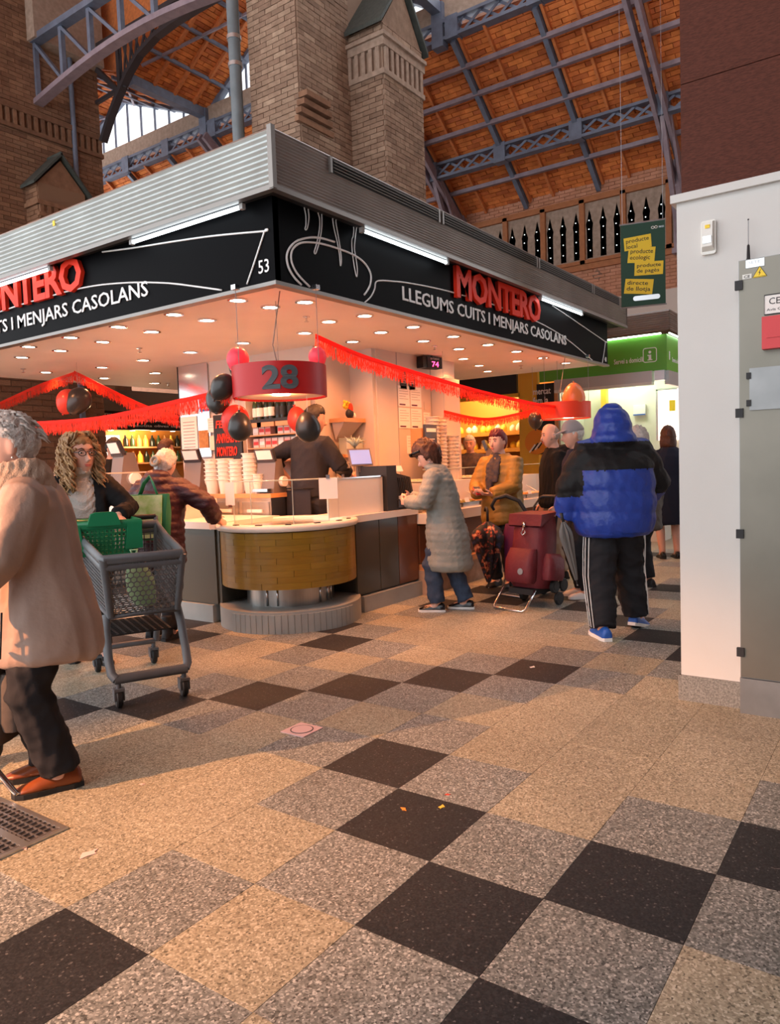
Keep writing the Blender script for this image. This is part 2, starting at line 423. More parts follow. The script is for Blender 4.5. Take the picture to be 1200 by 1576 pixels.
# ---- brick faces
def brick_list(org, u, n, w, z0, z1, bl=.255, bh=.077, gap=.009, proud=.010, seed=0):
    """running bond on a vertical face: returns (centre, size along u, tone)"""
    r = random.Random(seed); org, u, n = Vector(org), Vector(u), Vector(n); out = []
    k = 0; z = z0
    while z < z1-.01:
        h = min(bh, z1-z)-gap; x = -(bl/2 if k % 2 else 0)
        while x < w-.005:
            a, b = max(x, 0), min(x+bl, w)
            if b-a > .03: out.append((org+u*((a+b)/2)+n*(proud/2+r.uniform(-.003, .004))+V(0, 0, z+h/2), (b-a-gap, proud+.02, h), u, n, r.random()))
            x += bl
        z += bh; k += 1
    return out
BRICKME = {}
def lay_bricks(lst, parent, mat, limit=300, pname='brick'):
    if mat not in BRICKME:
        me = MB().box((0, 0, 0), (1, 1, 1)).mesh('brick'); me.materials.append(MT[mat]); BRICKME[mat] = me
    lst = sorted(lst, key=lambda b: (0 if inframe(b[0], 10) else 1, (b[0]-CAM_POS).length - 2*b[1][0]))
    st = MB(); cnt = 0
    for c, sz, u, n, t in lst:
        if cnt < limit and inframe(c, 10):
            inst(BRICKME[mat], pname, parent, c-Vector(parent.location), (0, 0, math.atan2(u.y, u.x)), sz); cnt += 1
        else:
            st.box(c, sz, Matrix((u, V(-u.y, u.x, 0), V(0, 0, 1))).transposed(), at=t)
    if st.v: st.build('brickwork', mat, parent, attr=True, kind='stuff').location = -Vector(parent.location)

# central column with its lower gabled pier
cc = E('brick_column', 'tall brown brick column rising behind the stall canopy with gabled buttress', 'column', (8, 6.4, 0))
def place(o, root): o.location = -Vector(root.location); return o
def mbp(b, name, mats, root, **k): return place(b.build(name, mats, root, **k), root)
shaft = MB().bb((7, 6.14, 0), (9.32, 7.12, 10.6)).bb((8.22, 5.48, 0), (9.32, 6.2, 8.06))
mbp(shaft, 'shaft', 'mortar', cc)
bw = []
bw += brick_list((7, 7.12, 0), (0, -1, 0), (-1, 0, 0), .98, 4.6, 9.6, seed=1)
bw += brick_list((7, 6.14, 0), (1, 0, 0), (0, -1, 0), 1.22, 4.6, 9.6, seed=2)
bw += brick_list((8.22, 6.14, 0), (0, -1, 0), (-1, 0, 0), .66, 4.6, 7.30, seed=3)
bw += brick_list((8.22, 5.48, 0), (1, 0, 0), (0, -1, 0), 1.10, 4.6, 7.30, seed=4)
bw += brick_list((8.22, 6.14, 0), (0, -1, 0), (-1, 0, 0), .66, 7.80, 8.06, seed=5)
bw += brick_list((8.22, 5.48, 0), (1, 0, 0), (0, -1, 0), 1.10, 7.80, 8.06, seed=6)
lay_bricks(bw, cc, 'brick_c', 300)
dent = MB()
for z0, z1, pr in ((7.28, 7.36, .05), (7.70, 7.82, .06), (7.82, 7.88, .10)):
    dent.bb((8.22-pr, 5.48-pr, z0), (9.34, 6.16, z1))
mbp(dent, 'ledge', 'stone', cc)
for k in range(5):
    mbp(MB().bb((8.17, 5.52+.135*k, 7.36), (8.23, 5.59+.135*k, 7.70)), 'dentil', 'stone', cc)
for k in range(8):
    mbp(MB().bb((8.24+.14*k, 5.43, 7.36), (8.31+.14*k, 5.49, 7.70)), 'dentil', 'stone', cc)
gab = MB(); gab.prism([(0, 0), (1.10, 0), (.55, .78)], (8.22, 5.48, 8.06), (1, 0, 0), (0, 0, 1), -.7)
mbp(gab, 'gable', 'brick_c', cc)
rf = MB()
for a, b in (((8.10, 8.0), (8.79, 8.95)), ((9.44, 8.0), (8.75, 8.95))):
    rf.add([V(a[0], 5.40, a[1]), V(b[0], 5.40, b[1]), V(b[0], 6.14, b[1]), V(a[0], 6.14, a[1]), V(a[0], 5.40, a[1]+.07), V(b[0], 5.40, b[1]+.07), V(b[0], 6.14, b[1]+.07), V(a[0], 6.14, a[1]+.07)],
           [(0, 1, 2, 3), (4, 7, 6, 5), (0, 4, 5, 1), (1, 5, 6, 2), (2, 6, 7, 3), (3, 7, 4, 0)])
mbp(rf, 'gable_roof', 'slate', cc)
for k in range(4):
    mbp(MB().bb((6.95-.03*k+.03, 6.14-.16+.035*k, 6.68-.12*k), (7.52+.06*k, 6.16, 6.76-.12*k)), 'corbel', 'panel_brown' if False else 'brick_l', cc)
# left column
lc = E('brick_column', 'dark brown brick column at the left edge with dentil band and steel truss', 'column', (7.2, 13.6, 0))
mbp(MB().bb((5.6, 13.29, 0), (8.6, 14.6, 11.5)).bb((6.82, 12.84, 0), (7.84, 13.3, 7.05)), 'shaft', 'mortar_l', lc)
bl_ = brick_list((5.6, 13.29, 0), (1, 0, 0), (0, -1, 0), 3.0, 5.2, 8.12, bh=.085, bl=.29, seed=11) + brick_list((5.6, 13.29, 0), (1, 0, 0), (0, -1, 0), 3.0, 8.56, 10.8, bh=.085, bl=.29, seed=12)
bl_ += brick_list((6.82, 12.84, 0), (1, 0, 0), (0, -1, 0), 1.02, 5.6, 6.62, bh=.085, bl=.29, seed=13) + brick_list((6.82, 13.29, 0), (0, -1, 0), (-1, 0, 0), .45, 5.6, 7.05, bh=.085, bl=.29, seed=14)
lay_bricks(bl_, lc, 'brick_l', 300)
mbp(MB().bb((5.6, 13.22, 8.12), (8.62, 13.3, 8.20)).bb((5.6, 13.20, 8.48), (8.64, 13.3, 8.58)), 'ledge', 'brick_l', lc)
for k in range(21): mbp(MB().bb((5.62+.145*k, 13.22, 8.20), (5.69+.145*k, 13.3, 8.48)), 'dentil', 'brick_l', lc)
mbp(MB().prism([(0, 0), (1.02, 0), (.51, .55)], (6.82, 12.84, 7.05), (1, 0, 0), (0, 0, 1), -.46), 'gable', 'brick_l', lc)
rf = MB()
for a, b in (((6.70, 6.98), (7.35, 7.70)), ((7.96, 6.98), (7.31, 7.70))):
    rf.add([V(a[0], 12.76, a[1]), V(b[0], 12.76, b[1]), V(b[0], 13.29, b[1]), V(a[0], 13.29, a[1]), V(a[0], 12.76, a[1]+.06), V(b[0], 12.76, b[1]+.06), V(b[0], 13.29, b[1]+.06), V(a[0], 13.29, a[1]+.06)],
           [(0, 1, 2, 3), (4, 7, 6, 5), (0, 4, 5, 1), (1, 5, 6, 2), (2, 6, 7, 3), (3, 7, 4, 0)])
mbp(rf, 'gable_roof', 'slate', lc)
mbp(MB().bb((6.76, 12.78, 6.62), (7.9, 12.86, 6.70)).bb((6.78, 12.78, 6.40), (7.88, 12.86, 6.46)).bb((6.76, 12.8, 6.62), (6.84, 13.3, 6.70)), 'ledge', 'brick_l', lc)
for k in range(7): mbp(MB().bb((6.82+.15*k, 12.8, 6.46), (6.90+.15*k, 12.86, 6.62)), 'dentil', 'brick_l', lc)
mbp(MB().bb((7.05, 13.0, 9.95), (8.6, 13.3, 11.5)), 'capital', 'stone', lc)

# pipes on the columns
def pipe(label, x, y, r, z0, z1, mat, bands):
    t = E('drain_pipe', label, 'pipe', (x, y, z0))
    MB().tube([(0, 0, 0), (0, 0, z1-z0)], r, 14).build('pipe', mat, t, smooth=40)
    for zb in bands: MB().lathe([(r+.001, -.03), (r+.016, -.03), (r+.016, .03), (r+.001, .03)], (0, 0, zb-z0), 14).build('bracket', 'galv', t, smooth=40)
pipe('thick grey drain pipe with clamps running up beside the tall brick column', 6.85, 7.28, .095, 3.4, 10.5, 'pipe_grey', (7.45, 7.85))
pipe('thin dark downpipe on the dark brick column at the left', 7.93, 13.22, .05, 7.45, 11, 'steel_blue', ())

# ---- steelwork
def lattice(name, label, X, y0, y1, z0, z1, mat, pitch=.36, group=None, plates=(), th=.07):
    t = E(name, label, 'girder', (X, (y0+y1)/2, z0), 0, group)
    ch = (z1-z0)*.16
    for zz in (z0+ch/2, z1-ch/2): place(MB().bb((X-.09, y0, zz-ch/2), (X+.09, y1, zz+ch/2)).build('flange', mat, t), t)
    n = int((y1-y0)/pitch)
    for s in (0, 1):
        b = MB()
        for k in range(n):
            a, c = y0+k*pitch, y0+(k+1)*pitch
            zz = (z0+ch, z1-ch) if s else (z1-ch, z0+ch)
            b.bar((X-.03+.03*s, a, zz[0]), (X-.03+.03*s, c, zz[1]), .05, .012, (1, 0, 0))
        place(b.build('lacing', mat, t, kind='stuff'), t)
    for yp in plates: place(MB().bb((X-.1, yp-.13, z0-.02), (X+.1, yp+.13, z1+.02)).build('plate', mat, t), t)
    return t
PR = (-2.35, 2.55, 7.42, 12.3, 17.2)
lattice('lattice_girder', 'upper blue steel lattice girder below the clerestory windows', 11.0, -2, 21, 9.1, 9.46, 'steel_blue', plates=(2.55, 4.16, 5.79, 7.42, 9.05, 10.7, 12.3, 14, 15.6))
lattice('lattice_girder', 'lower blue steel lattice girder crossing under the orange brick roof', 12.84, -2, 21, 7.42, 7.76, 'steel_blue', plates=(2.55, 4.16, 5.79, 7.42, 12.3))
S(MB().bb((11.0, -2, 9.46), (11.35, 21, 9.86)).build('wall_parapet', 'stone'))
# clerestory: panes, mullions and the folded roof above them
cl = S(MB().bb((11.2, 4, 9.8), (11.24, 21, 9.88)).build('window_1', 'steel_blue'))
for k in range(30):
    y = 4.2+.55*k
    MB().bb((11.16, y-.02, 9.86), (11.24, y+.02, 12.6)).build('mullion', 'steel_blue', cl)
    MB().bb((11.2, y+.02, 9.86), (11.215, y+.53, 12.6)).build('pane', 'glass_white', cl)
def roof_slope(name, A, B, D, mat='roof_brick', bl=.3, bw=.095, seed=0):
    """brick underside of a roof: origin A, edge vectors B (brick length) and D (courses)"""
    A, B, D = Vector(A), Vector(B), Vector(D); n = B.cross(D).normalized()
    if n.z > 0: n = -n
    o = MB().add([A-n*.03, A+B-n*.03, A+B+D-n*.03, A+D-n*.03, A-n*.16, A+B-n*.16, A+B+D-n*.16, A+D-n*.16], [(0, 1, 2, 3), (7, 6, 5, 4), (0, 4, 5, 1), (1, 5, 6, 2), (2, 6, 7, 3), (3, 7, 4, 0)]).build(name, 'roof_mortar')
    S(o); r = random.Random(seed); b = MB(); ub, ud = B.normalized(), D.normalized(); R = Matrix((ub, ud, ub.cross(ud))).transposed()
    nc = int(D.length/bw); nb = int(B.length/bl)
    for c in range(nc):
        for k in range(nb+1):
            s0 = max(0, (k-(.5 if c % 2 else 0))*bl); s1 = min(B.length, (k+1-(.5 if c % 2 else 0))*bl)
            if s1-s0 < .05: continue
            p = A+ub*((s0+s1)/2)+ud*((c+.5)*bw)-n*(.012+r.uniform(0, .022)-.02)
            b.box(p, (s1-s0-.012, bw-.014, .05), R, at=r.random())
    b.build('brickwork', mat, o, attr=True, kind='stuff')
    return o
ar = roof_slope('roof_aisle', (11.0, -2, 9.22), (0, 23, 0), (3.08, 0, -2.24), seed=21)
sl = -2.24/3.08
for k in range(45):                                       # wooden battens under the brick
    y = -1.9+.543*k
    if k % 3 != 0: MB().bar((11.0, y, 9.14), (14.05, y, 9.14+sl*3.05), .05, .09, (0, 0, 1)).build('batten', 'roof_wood', ar)
for y in [-2.35+1.63*k for k in range(15)]:               # steel rafters
    MB().bar((11.0, y, 9.07), (14.08, y, 9.07+sl*3.08), .09, .14).build('rafter', 'steel_blue', ar)
for x in (11.40, 11.85, 12.36, 13.42):
    MB().bb((x-.045, -2, 9.04+sl*(x-11)-.05), (x+.045, 21, 9.04+sl*(x-11)+.03)).build('purlin', 'steel_mauve', ar)
for y in PR[1:4]:                                         # principal frames: twin rafters, strut and hanger
    t = E('roof_truss', {2.55: 'pale mauve raking roof truss beside the dark wood panel', 7.42: 'roof truss just right of the tall brick column', 12.3: 'roof truss seen behind the pipe left of the column'}[y], 'truss', (12.5, y, 6))
    b = MB()
    for dy in (-.09, .09): b.bar((10.6, y+dy, 9.0), (14.0, y+dy, 9.0+sl*3.3), .07, .2)
    mbp(b, 'rafter', 'steel_mauve', t)
    mbp(MB().bar((12.84, y, 7.45), (13.95, y, 5.4), .08, .12).bar((12.9, y-.12, 7.5), (13.7, y-.12, 6.3), .05, .08), 'strut', 'steel_mauve', t)
    mbp(MB().bb((13.94, y-.1, 5.3), (14.08, y+.1, 7.0)).bb((13.9, y-.13, 5.2), (14.08, y+.13, 5.3)), 'bracket', 'steel_mauve', t)
# folded nave roof above the clerestory: valleys and ridges run towards the viewer
VY, VZ, GS, HP = 12.59, 9.82, .65, 3.25
for k, (a, b_) in enumerate(((VY, VY-HP), (VY, VY+HP), (VY-2*HP, VY-HP), (VY+2*HP, VY+HP))):
    d = b_-a; GS = .39 if k in (1, 3) else .65; o = roof_slope('roof_nave', (8.95, a, VZ), (2.25, 0, 0), (0, d, GS*abs(d)), seed=30+k, bl=.3, bw=.1)
    for q in range(1, 4):
        x = 8.95+.55*q; MB().bar((x, a, VZ-.06), (x, b_, VZ+GS*abs(d)-.06), .06, .09).build('rafter', 'roof_wood', o)
    for q in range(1, 5):
        f = q/5; MB().bar((8.95, a+d*f, VZ+GS*abs(d)*f-.1), (11.2, a+d*f, VZ+GS*abs(d)*f-.1), .05, .07).build('purlin', 'steel_blue', o)
    MB().bar((11.12, a, VZ-.02), (11.12, b_, VZ+GS*abs(d)-.02), .16, .18).build('rake_beam', 'steel_blue', o)
    MB().bar((9.0, a+d*.1, VZ+.1), (11.1, a+d*.85, VZ+GS*abs(d)*.85-.12), .05, .05).build('brace', 'steel_mauve', o)
for yv in (VY, VY-2*HP, VY+2*HP):
    t = E('valley_beam', {VY: 'blue steel valley beam above the clerestory left of the pipe'}.get(yv, 'blue steel valley beam hidden by the column' if yv < VY else 'blue steel valley beam far left of the clerestory'), 'beam', (10, yv, 9.6))
    mbp(MB().bb((8.95, yv-.09, 9.60), (11.2, yv+.09, 9.80)), 'beam', 'steel_blue', t)
    mbp(MB().bb((10.9, yv-.12, 9.0), (11.1, yv+.12, 9.8)), 'post', 'steel_blue', t)
# truss between the two columns
t = E('column_truss', 'blue and mauve steel truss spanning between the two brick columns', 'truss', (7.2, 10, 9))
zb = lambda y: 8.80+.30*math.sin(PI*(13.3-y)/6.2)
mbp(MB().bb((7.1, 7.12, 9.94), (7.3, 13.3, 10.06)), 'top_chord', 'steel_blue', t)
ys = [13.25-.93*k for k in range(7)]
b = MB()
for k in range(12):
    ya, yb = 13.3-.515*k, 13.3-.515*(k+1); b.bar((7.2, ya, zb(ya)), (7.2, yb, zb(yb)), .2, .1)
mbp(b, 'bottom_chord', 'steel_mauve', t)
for k, y in enumerate(ys):
    mbp(MB().bar((7.2, y, zb(y)), (7.2, y, 9.95), .09, .09, (1, 0, 0)), 'post', 'steel_blue', t)
    if k < 6: mbp(MB().bar((7.2, y, 9.95), (7.2, ys[k+1], zb(ys[k+1])), .06, .08, (1, 0, 0)), 'diagonal', 'steel_blue', t)
# arched lattice girder behind it
t = E('arched_girder', 'dark curved lattice arch springing from the left brick column', 'girder', (8.5, 10.5, 8.4))
lo = [(13.05, 8.40), (12.75, 8.80), (12.44, 9.14), (12.05, 9.50), (11.66, 9.75), (11.1, 9.92), (10.54, 9.98), (9.9, 10.0), (9.26, 10.0), (8.4, 10.0), (7.3, 10.0)]
hi = [(y, 10.34) for y, z in lo]
b = MB()
for q in (lo, hi):
    for k in range(len(q)-1): b.bar((8.5, *q[k]), (8.5, *q[k+1]), .16, .09)
mbp(b, 'chord', 'steel_dark', t)
b = MB()
for k in range(2, 10):
    for f in (0, .5):
        y0, y1 = lo[k][0]+(lo[k+1 if k < 10 else 10][0]-lo[k][0])*f, lo[k][0]+(lo[k+1][0]-lo[k][0])*(f+.5)
        z0, z1 = lo[k][1]+(lo[k+1][1]-lo[k][1])*f, lo[k][1]+(lo[k+1][1]-lo[k][1])*(f+.5)
        b.bar((8.5, y0, z0), (8.5, y1, 10.3), .05, .02, (1, 0, 0)).bar((8.52, y0, 10.3), (8.52, y1, z1), .05, .02, (1, 0, 0))
mbp(b, 'lacing', 'steel_dark', t, kind='stuff')
mbp(MB().bar((8.5, 13.2, 9.25), (8.5, 12.2, 9.3), .07, .07).bar((8.5, 13.1, 9.9), (8.5, 12.35, 9.2), .1, .1).bar((8.5, 12.35, 10.3), (8.5, 12.35, 9.2), .09, .09), 'strut', 'steel_dark', t)

# ---- far brick wall with the traceried windows
fw = S(MB().bb((14.08, -3, 0), (14.4, 21, 6.98)).build('wall_far', 'wall_brick'))
b = MB(); r_ = random.Random(5)
for c in range(64):
    z = 2.6+.07*c
    if 5.28 < z < 6.72: continue
    for k in range(34):
        y = 1.2+.24*k+(.12 if c % 2 else 0); b.box((14.075, y, z), (.03, .228, .058), at=r_.random())
b.build('brickwork', 'wall_brick', fw, attr=True, kind='stuff')
MB().bb((14.0, -3, 5.22), (14.1, 21, 5.34)).build('sill', 'win_wood', fw)
MB().bb((14.0, 7.2, 6.66), (14.1, -3, 6.72)).build('lintel', 'win_wood', fw)
WY = [8.1, 7.2, 6.3, 5.4, 4.52, 3.65, 2.75, 1.85, .95]
for k in range(len(WY)-1):
    y1, y0 = WY[k], WY[k+1]; w = S(MB().bb((14.03, y0, 5.34), (14.06, y1, 6.66)).build('window_%d' % (k+2), 'stone'))
    fr = MB()
    for a, c in (((y0, 5.34), (y0+.055, 6.66)), ((y1-.055, 5.34), (y1, 6.66)), ((y0, 5.34), (y1, 5.41)), ((y0, 6.59), (y1, 6.66))):
        fr.bb((13.96, a[0], a[1]), (14.05, c[0], c[1]))
    fr.build('frame', 'win_wood', w)
    for q in range(3):
        yc = y0+(y1-y0)*(q+.5)/3+.0; hw = .062
        poly = [(-hw, 0), (hw, 0), (hw, .60), (hw*1.25, .70), (hw*.7, .80), (hw*.35, .92), (0, 1.0), (-hw*.35, .92), (-hw*.7, .80), (-hw*1.25, .70), (-hw, .60)]
        l = MB().prism(poly, (14.03, yc, 5.45), (0, -1, 0), (0, 0, 1), -.012).build('lancet', 'lancet_glass', w)
        MB().prism([(p[0]*1.22, p[1]*1.03-.015) for p in poly], (14.035, yc, 5.45), (0, -1, 0), (0, 0, 1), -.008).build('lancet_rim', 'stone', w)
        for z in (5.6, 5.82, 6.04, 6.22):
            MB().ell((14.01, yc+RND.uniform(-.015, .015), z), (.008, .013, .013), nu=8, nv=6).build('lamp_bead', 'bead_light', l)
MB().prism([(0, -.14), (.11, 0), (0, .14), (-.11, 0)], (14.06, 4.24, 5.08), (0, -1, 0), (0, 0, 1), -.02).build('diamond_tile', 'slate', fw)
S(MB().bb((14.0, 1.2, 3.9), (14.1, 12, 4.55)).build('trim_1', 'wall_cream'))

# ---- pillar block on the right
pb = S(MB().bb((2.46, -5.5, 0), (5.2, -.285, 2.57)).build('wall_right', 'pillar_white'))
S(MB().bb((2.435, -5.5, 2.57), (5.25, -.26, 2.61)).build('trim_2', 'pillar_white'))
wp = S(MB().bb((2.50, -5.5, 2.61), (5.2, -.305, 7.2)).build('wall_upper', 'wood_dark'))
for k in range(8):
    MB().bb((2.488, -5.5, 2.612+.55*k), (2.502, -.303, 2.612+.55*(k+1)-.004)).build('wood_panel', 'wood_dark', wp)
S(MB().bb((2.448, -.582, 0), (2.475, -.275, .135)).bb((2.45, -.285, 0), (5.2, -.272, .135)).build('baseboard_right', 'granite'))

# ---- the rest of the hall: roof and walls added to block sky light, open end behind the viewer's left
hr = S(MB().bb((-9, -9, 12.0), (8.9, 21, 12.2)).build('roof_hall_added', 'roof_wood'))
for k in range(9): MB().bb((-9, -8+3.4*k, 11.7), (8.9, -7.8+3.4*k, 12.0)).build('rafter', 'steel_blue', hr)
S(MB().bb((-9, -7.3, 0), (14.4, -7, 12)).build('wall_side_added', 'brick_l'))  # added out of view to shut off the sky on the right
S(MB().prism([(9.34, 11.93), (12.59, 9.84), (15.84, 11.09), (19.09, 9.84), (21, 10.6), (21, 12.2), (9.34, 12.2)], (8.93, 0, 0), (0, 1, 0), (0, 0, 1), -.05).build('wall_gable', 'roof_wood'))
S(MB().bb((-9, -3.4, 0), (2.46, -3.1, 5.5)).build('wall_light_block', 'wood_dark'))  # unseen dark wall added to hold back light from the right

# ================================================================== THE CORNER STALL
# ---- canopy: corrugated fascia above, soffit below
cx0, cy0, cx1, cy1 = 1.85, 1.92, 8.66, 8.15
can = E('stall_canopy', 'flat market stall canopy with corrugated grey metal fascia', 'canopy', (cx0, cy0, 3.01))
def corr(z0, z1, n, amp):
    out = []
    for k in range(n*6+1):
        t = k/(n*6); out.append((z0+(z1-z0)*t, amp*(.5-.5*math.cos(2*PI*n*t))))
    return out
b = MB(); pr = corr(3.03, 3.375, 10, .014)
b.loft([[V(cx0+.014-o, y, z) for z, o in pr] for y in (cy1, cy0)], cap=False, closed=False)
mbp(b, 'fascia', 'corrugated', can, smooth=60)
b = MB(); pr = corr(3.03, 3.375, 17, .008)
b.loft([[V(x, cy0+.012-o, z) for z, o in pr] for x in (cx0, cx1)], cap=False, closed=False)
b.loft([[V(cx1-.012+o, y, z) for z, o in pr] for y in (cy0, cy0+2.5)], cap=False, closed=False)
mbp(b, 'fascia', 'corr_bronze', can, smooth=60)
mbp(MB().bb((cx0-.006, cy0-.006, 3.01), (cx0+.03, cy0+.03, 3.385)), 'corner_strip', 'corr_trim', can)
mbp(MB().bb((cx0+.02, cy0+.02, 3.36), (cx1-.02, cy1, 3.378)), 'roof_deck', 'corr_trim', can)
mbp(MB().bb((cx0, cy0, 3.005), (cx0+.05, cy1, 3.035)).bb((cx0+.05, cy0, 3.005), (cx1, cy0+.05, 3.035)), 'lower_trim', 'corr_trim', can)
mbp(MB().bb((cx0+.02, cy0+.02, 3.034), (2.12, cy1, 3.05)).bb((2.12, cy0+.02, 3.034), (cx1-.02, 2.16, 3.05)), 'soffit', 'black_mat', can)
for x0, x1 in ((2.42, 3.78), (3.86, 5.7), (5.78, 7.3), (7.38, 8.3)):
    v = mbp(MB().bb((x0, cy0-.002, 3.262), (x1, cy0+.01, 3.352)), 'vent', 'black_mat', can)
    for q in range(4): MB().box(((x0+x1)/2, cy0-.006, 3.276+.021*q), (x1-x0-.03, .016, .004), Matrix.Rotation(.6, 3, 'X')).build('louvre', 'corr_trim', v)
    MB().bb((x0-.02, cy0-.012, 3.255), (x0, cy0+.01, 3.36)).bb((x1, cy0-.012, 3.255), (x1+.02, cy0+.01, 3.36)).build('vent_end', 'corr_trim', v)
mbp(MB().bb((cx0-.004, 4.27, 3.27), (cx0, 4.30, 3.31)), 'sticker', 'yellow', can)

# ---- sign boards
SX, SY, SZ0, SZ1 = 1.994, 2.071, 2.50, 3.04
sr = E('sign_board', 'long black stall sign on the right side with red lettering and hand drawing', 'sign', (SX, SY, SZ0))
mbp(MB().bb((SX, SY, SZ0), (8.28, SY+.05, SZ1)), 'board', 'black_board', sr)
def onroot(o, root): o.parent = root; o.location = -Vector(root.location); return o
onroot(text('title_lettering', 'MONTERO', frame((4.26, SY-.002, 2.745), FR, UP), 'letter_red', None, (1.80, .285), extrude=.035, bold=.03, space=.93), sr)
onroot(text('lettering', 'LLEGUMS CUITS I MENJARS CASOLANS', frame((3.44, SY-.002, 2.565), FR, UP), 'letter_white', None, (3.40, .145), extrude=.006, bold=.008), sr)
onroot(text('stall_number', '48', frame((8.15, SY-.002, 2.53), FR, UP), 'letter_white', None, (.07, .06), extrude=.003), sr)
def drawn(L, root, plane, r=.0075, name='drawn_line'):
    b = MB(); P = [V(x, SY-.004, z) if plane == 'R' else V(SX-.004, x, z) for x, z in L]
    # smooth the polyline
    Q = []
    for k in range(len(P)-1):
        p0, p1, p2, p3 = P[max(k-1, 0)], P[k], P[k+1], P[min(k+2, len(P)-1)]
        for q in range(5):
            t = q/5; Q.append(.5*((2*p1)+(p2-p0)*t+(2*p0-5*p1+4*p2-p3)*t*t+(3*p1-p0-3*p2+p3)*t**3))
    Q.append(P[-1]); b.tube(Q, r, 6)
    return mbp(b, name, 'letter_white', root, smooth=True)
for L in ([(2.295, 3.04), (2.301, 3.02), (2.31, 2.978), (2.306, 2.92), (2.296, 2.896), (2.304, 2.889), (2.322, 2.909), (2.341, 2.978), (2.336, 3.041)],
          [(2.43, 3.045), (2.44, 3.03), (2.453, 2.99), (2.445, 2.923), (2.41, 2.821), (2.382, 2.761), (2.39, 2.748), (2.407, 2.77), (2.447, 2.858), (2.473, 2.959), (2.476, 3.04)],
          [(2.597, 3.04), (2.595, 3.024), (2.606, 2.967), (2.636, 2.877), (2.655, 2.79), (2.662, 2.72), (2.674, 2.764), (2.667, 2.838), (2.646, 2.939), (2.63, 3.01), (2.634, 3.04)],
          [(2.833, 3.03), (2.834, 3.012), (2.823, 2.963), (2.805, 2.928), (2.805, 2.851), (2.821, 2.754), (2.845, 2.677), (2.859, 2.722), (2.847, 2.813), (2.833, 2.88), (2.855, 2.986), (2.868, 3.035)]):
    drawn(L, sr, 'R', .0045)
drawn([(2.606, 2.874), (2.459, 2.868), (2.334, 2.844), (2.212, 2.796), (2.135, 2.735), (2.103, 2.673), (2.116, 2.606), (2.165, 2.552), (2.234, 2.513)], sr, 'R')
drawn([(2.318, 2.515), (2.208, 2.574), (2.154, 2.634), (2.145, 2.688), (2.172, 2.742), (2.244, 2.789), (2.343, 2.815), (2.48, 2.832), (2.67, 2.835), (2.845, 2.824), (2.96, 2.788), (3.021, 2.728), (3.013, 2.655), (2.975, 2.601), (2.93, 2.558)], sr, 'R')
drawn([(2.936, 2.505), (3.013, 2.559), (3.065, 2.624), (3.086, 2.679), (3.161, 2.703), (3.307, 2.723), (3.497, 2.745), (3.864, 2.772), (4.268, 2.789), (4.96, 2.798), (5.779, 2.776), (6.248, 2.75), (6.854, 2.676), (7.69, 2.505)], sr, 'R', .006)
drawn([(6.454, 3.001), (7.3, 2.90), (8.188, 2.79), (8.19, 2.788), (8.13, 2.65), (8.06, 2.505)], sr, 'R', .006)
sl_ = E('sign_board', 'long black stall sign on the left side with red lettering and number 53', 'sign', (SX, SY, SZ0))
mbp(MB().bb((SX, SY+.05, SZ0), (SX+.05, 7.9, SZ1)).bb((SX-.001, SY+.0, SZ0), (SX+.05, SY+.05, SZ1)), 'board', 'black_board', sl_)
onroot(text('title_lettering', 'MONTERO', frame((SX-.002, 5.96, 2.775), FL, UP), 'letter_red', None, (1.83, .275), extrude=.035, bold=.03, space=.93), sl_)
onroot(text('lettering', 'LLEGUMS CUITS I MENJARS CASOLANS', frame((SX-.002, 6.73, 2.57), FL, UP), 'letter_white', None, (3.38, .145), extrude=.006, bold=.008), sl_)
onroot(text('stall_number', '53', frame((SX-.002, 2.215, 2.565), FL, UP), 'letter_white', None, (.095, .085), extrude=.003, bold=.006), sl_)
drawn([(6.9, 2.74), (6.2, 2.775), (5.456, 2.79), (5.07, 2.80), (4.71, 2.80), (4.373, 2.799), (4.118, 2.790), (3.848, 2.769), (3.482, 2.722), (3.119, 2.656), (2.829, 2.586), (2.568, 2.519)], sl_, 'L', .0065)
drawn([(3.881, 3.021), (3.458, 2.974), (2.995, 2.93), (2.597, 2.887), (2.15, 2.825), (2.146, 2.822), (2.24, 2.66), (2.325, 2.519)], sl_, 'L', .0065)
# rail under the signs, and tube lamps under the fascia
rail = E('sign_rail', 'slim bronze rail running along the bottom of both signs', 'rail', (SX, SY, 2.47))
mbp(MB().bb((SX-.015, SY-.015, 2.475), (SX+.06, 7.9, 2.5)), 'rail', 'corr_trim', rail)
mbp(MB().bb((SX+.06, SY-.015, 2.475), (8.3, SY+.06, 2.5)), 'rail', 'corr_trim', rail)
def tube_lamp(label, a, b):
    a, b = Vector(a), Vector(b)
    t = E('tube_lamp', label, 'lamp', (a+b)/2, 0, 'tube lamps above the signs')
    place(MB().tube([a, b], .013, 10).build('tube', 'tube_white', t, smooth=True), t)
    place(MB().bar(a+V(0, 0, .026), b+V(0, 0, .026), .05, .012).build('batten', 'black_mat', t), t)
    for p in (a, b): place(MB().box(p, (.03, .03, .035)).build('end_cap', 'tube_clip', t), t)
tube_lamp('white tube lamp left of the red letters on the right sign', (2.83, 1.99, 2.99), (4.02, 1.99, 2.99))
tube_lamp('short white tube lamp right of the red letters on the right sign', (5.95, 1.99, 2.99), (7.15, 1.99, 2.99))
tube_lamp('white tube lamp above the number 53 side of the left sign', (1.925, 2.27, 2.99), (1.925, 3.42, 2.99))
tube_lamp('white tube lamp above the red letters of the left sign', (1.925, 4.5, 2.99), (1.925, 5.7, 2.99))

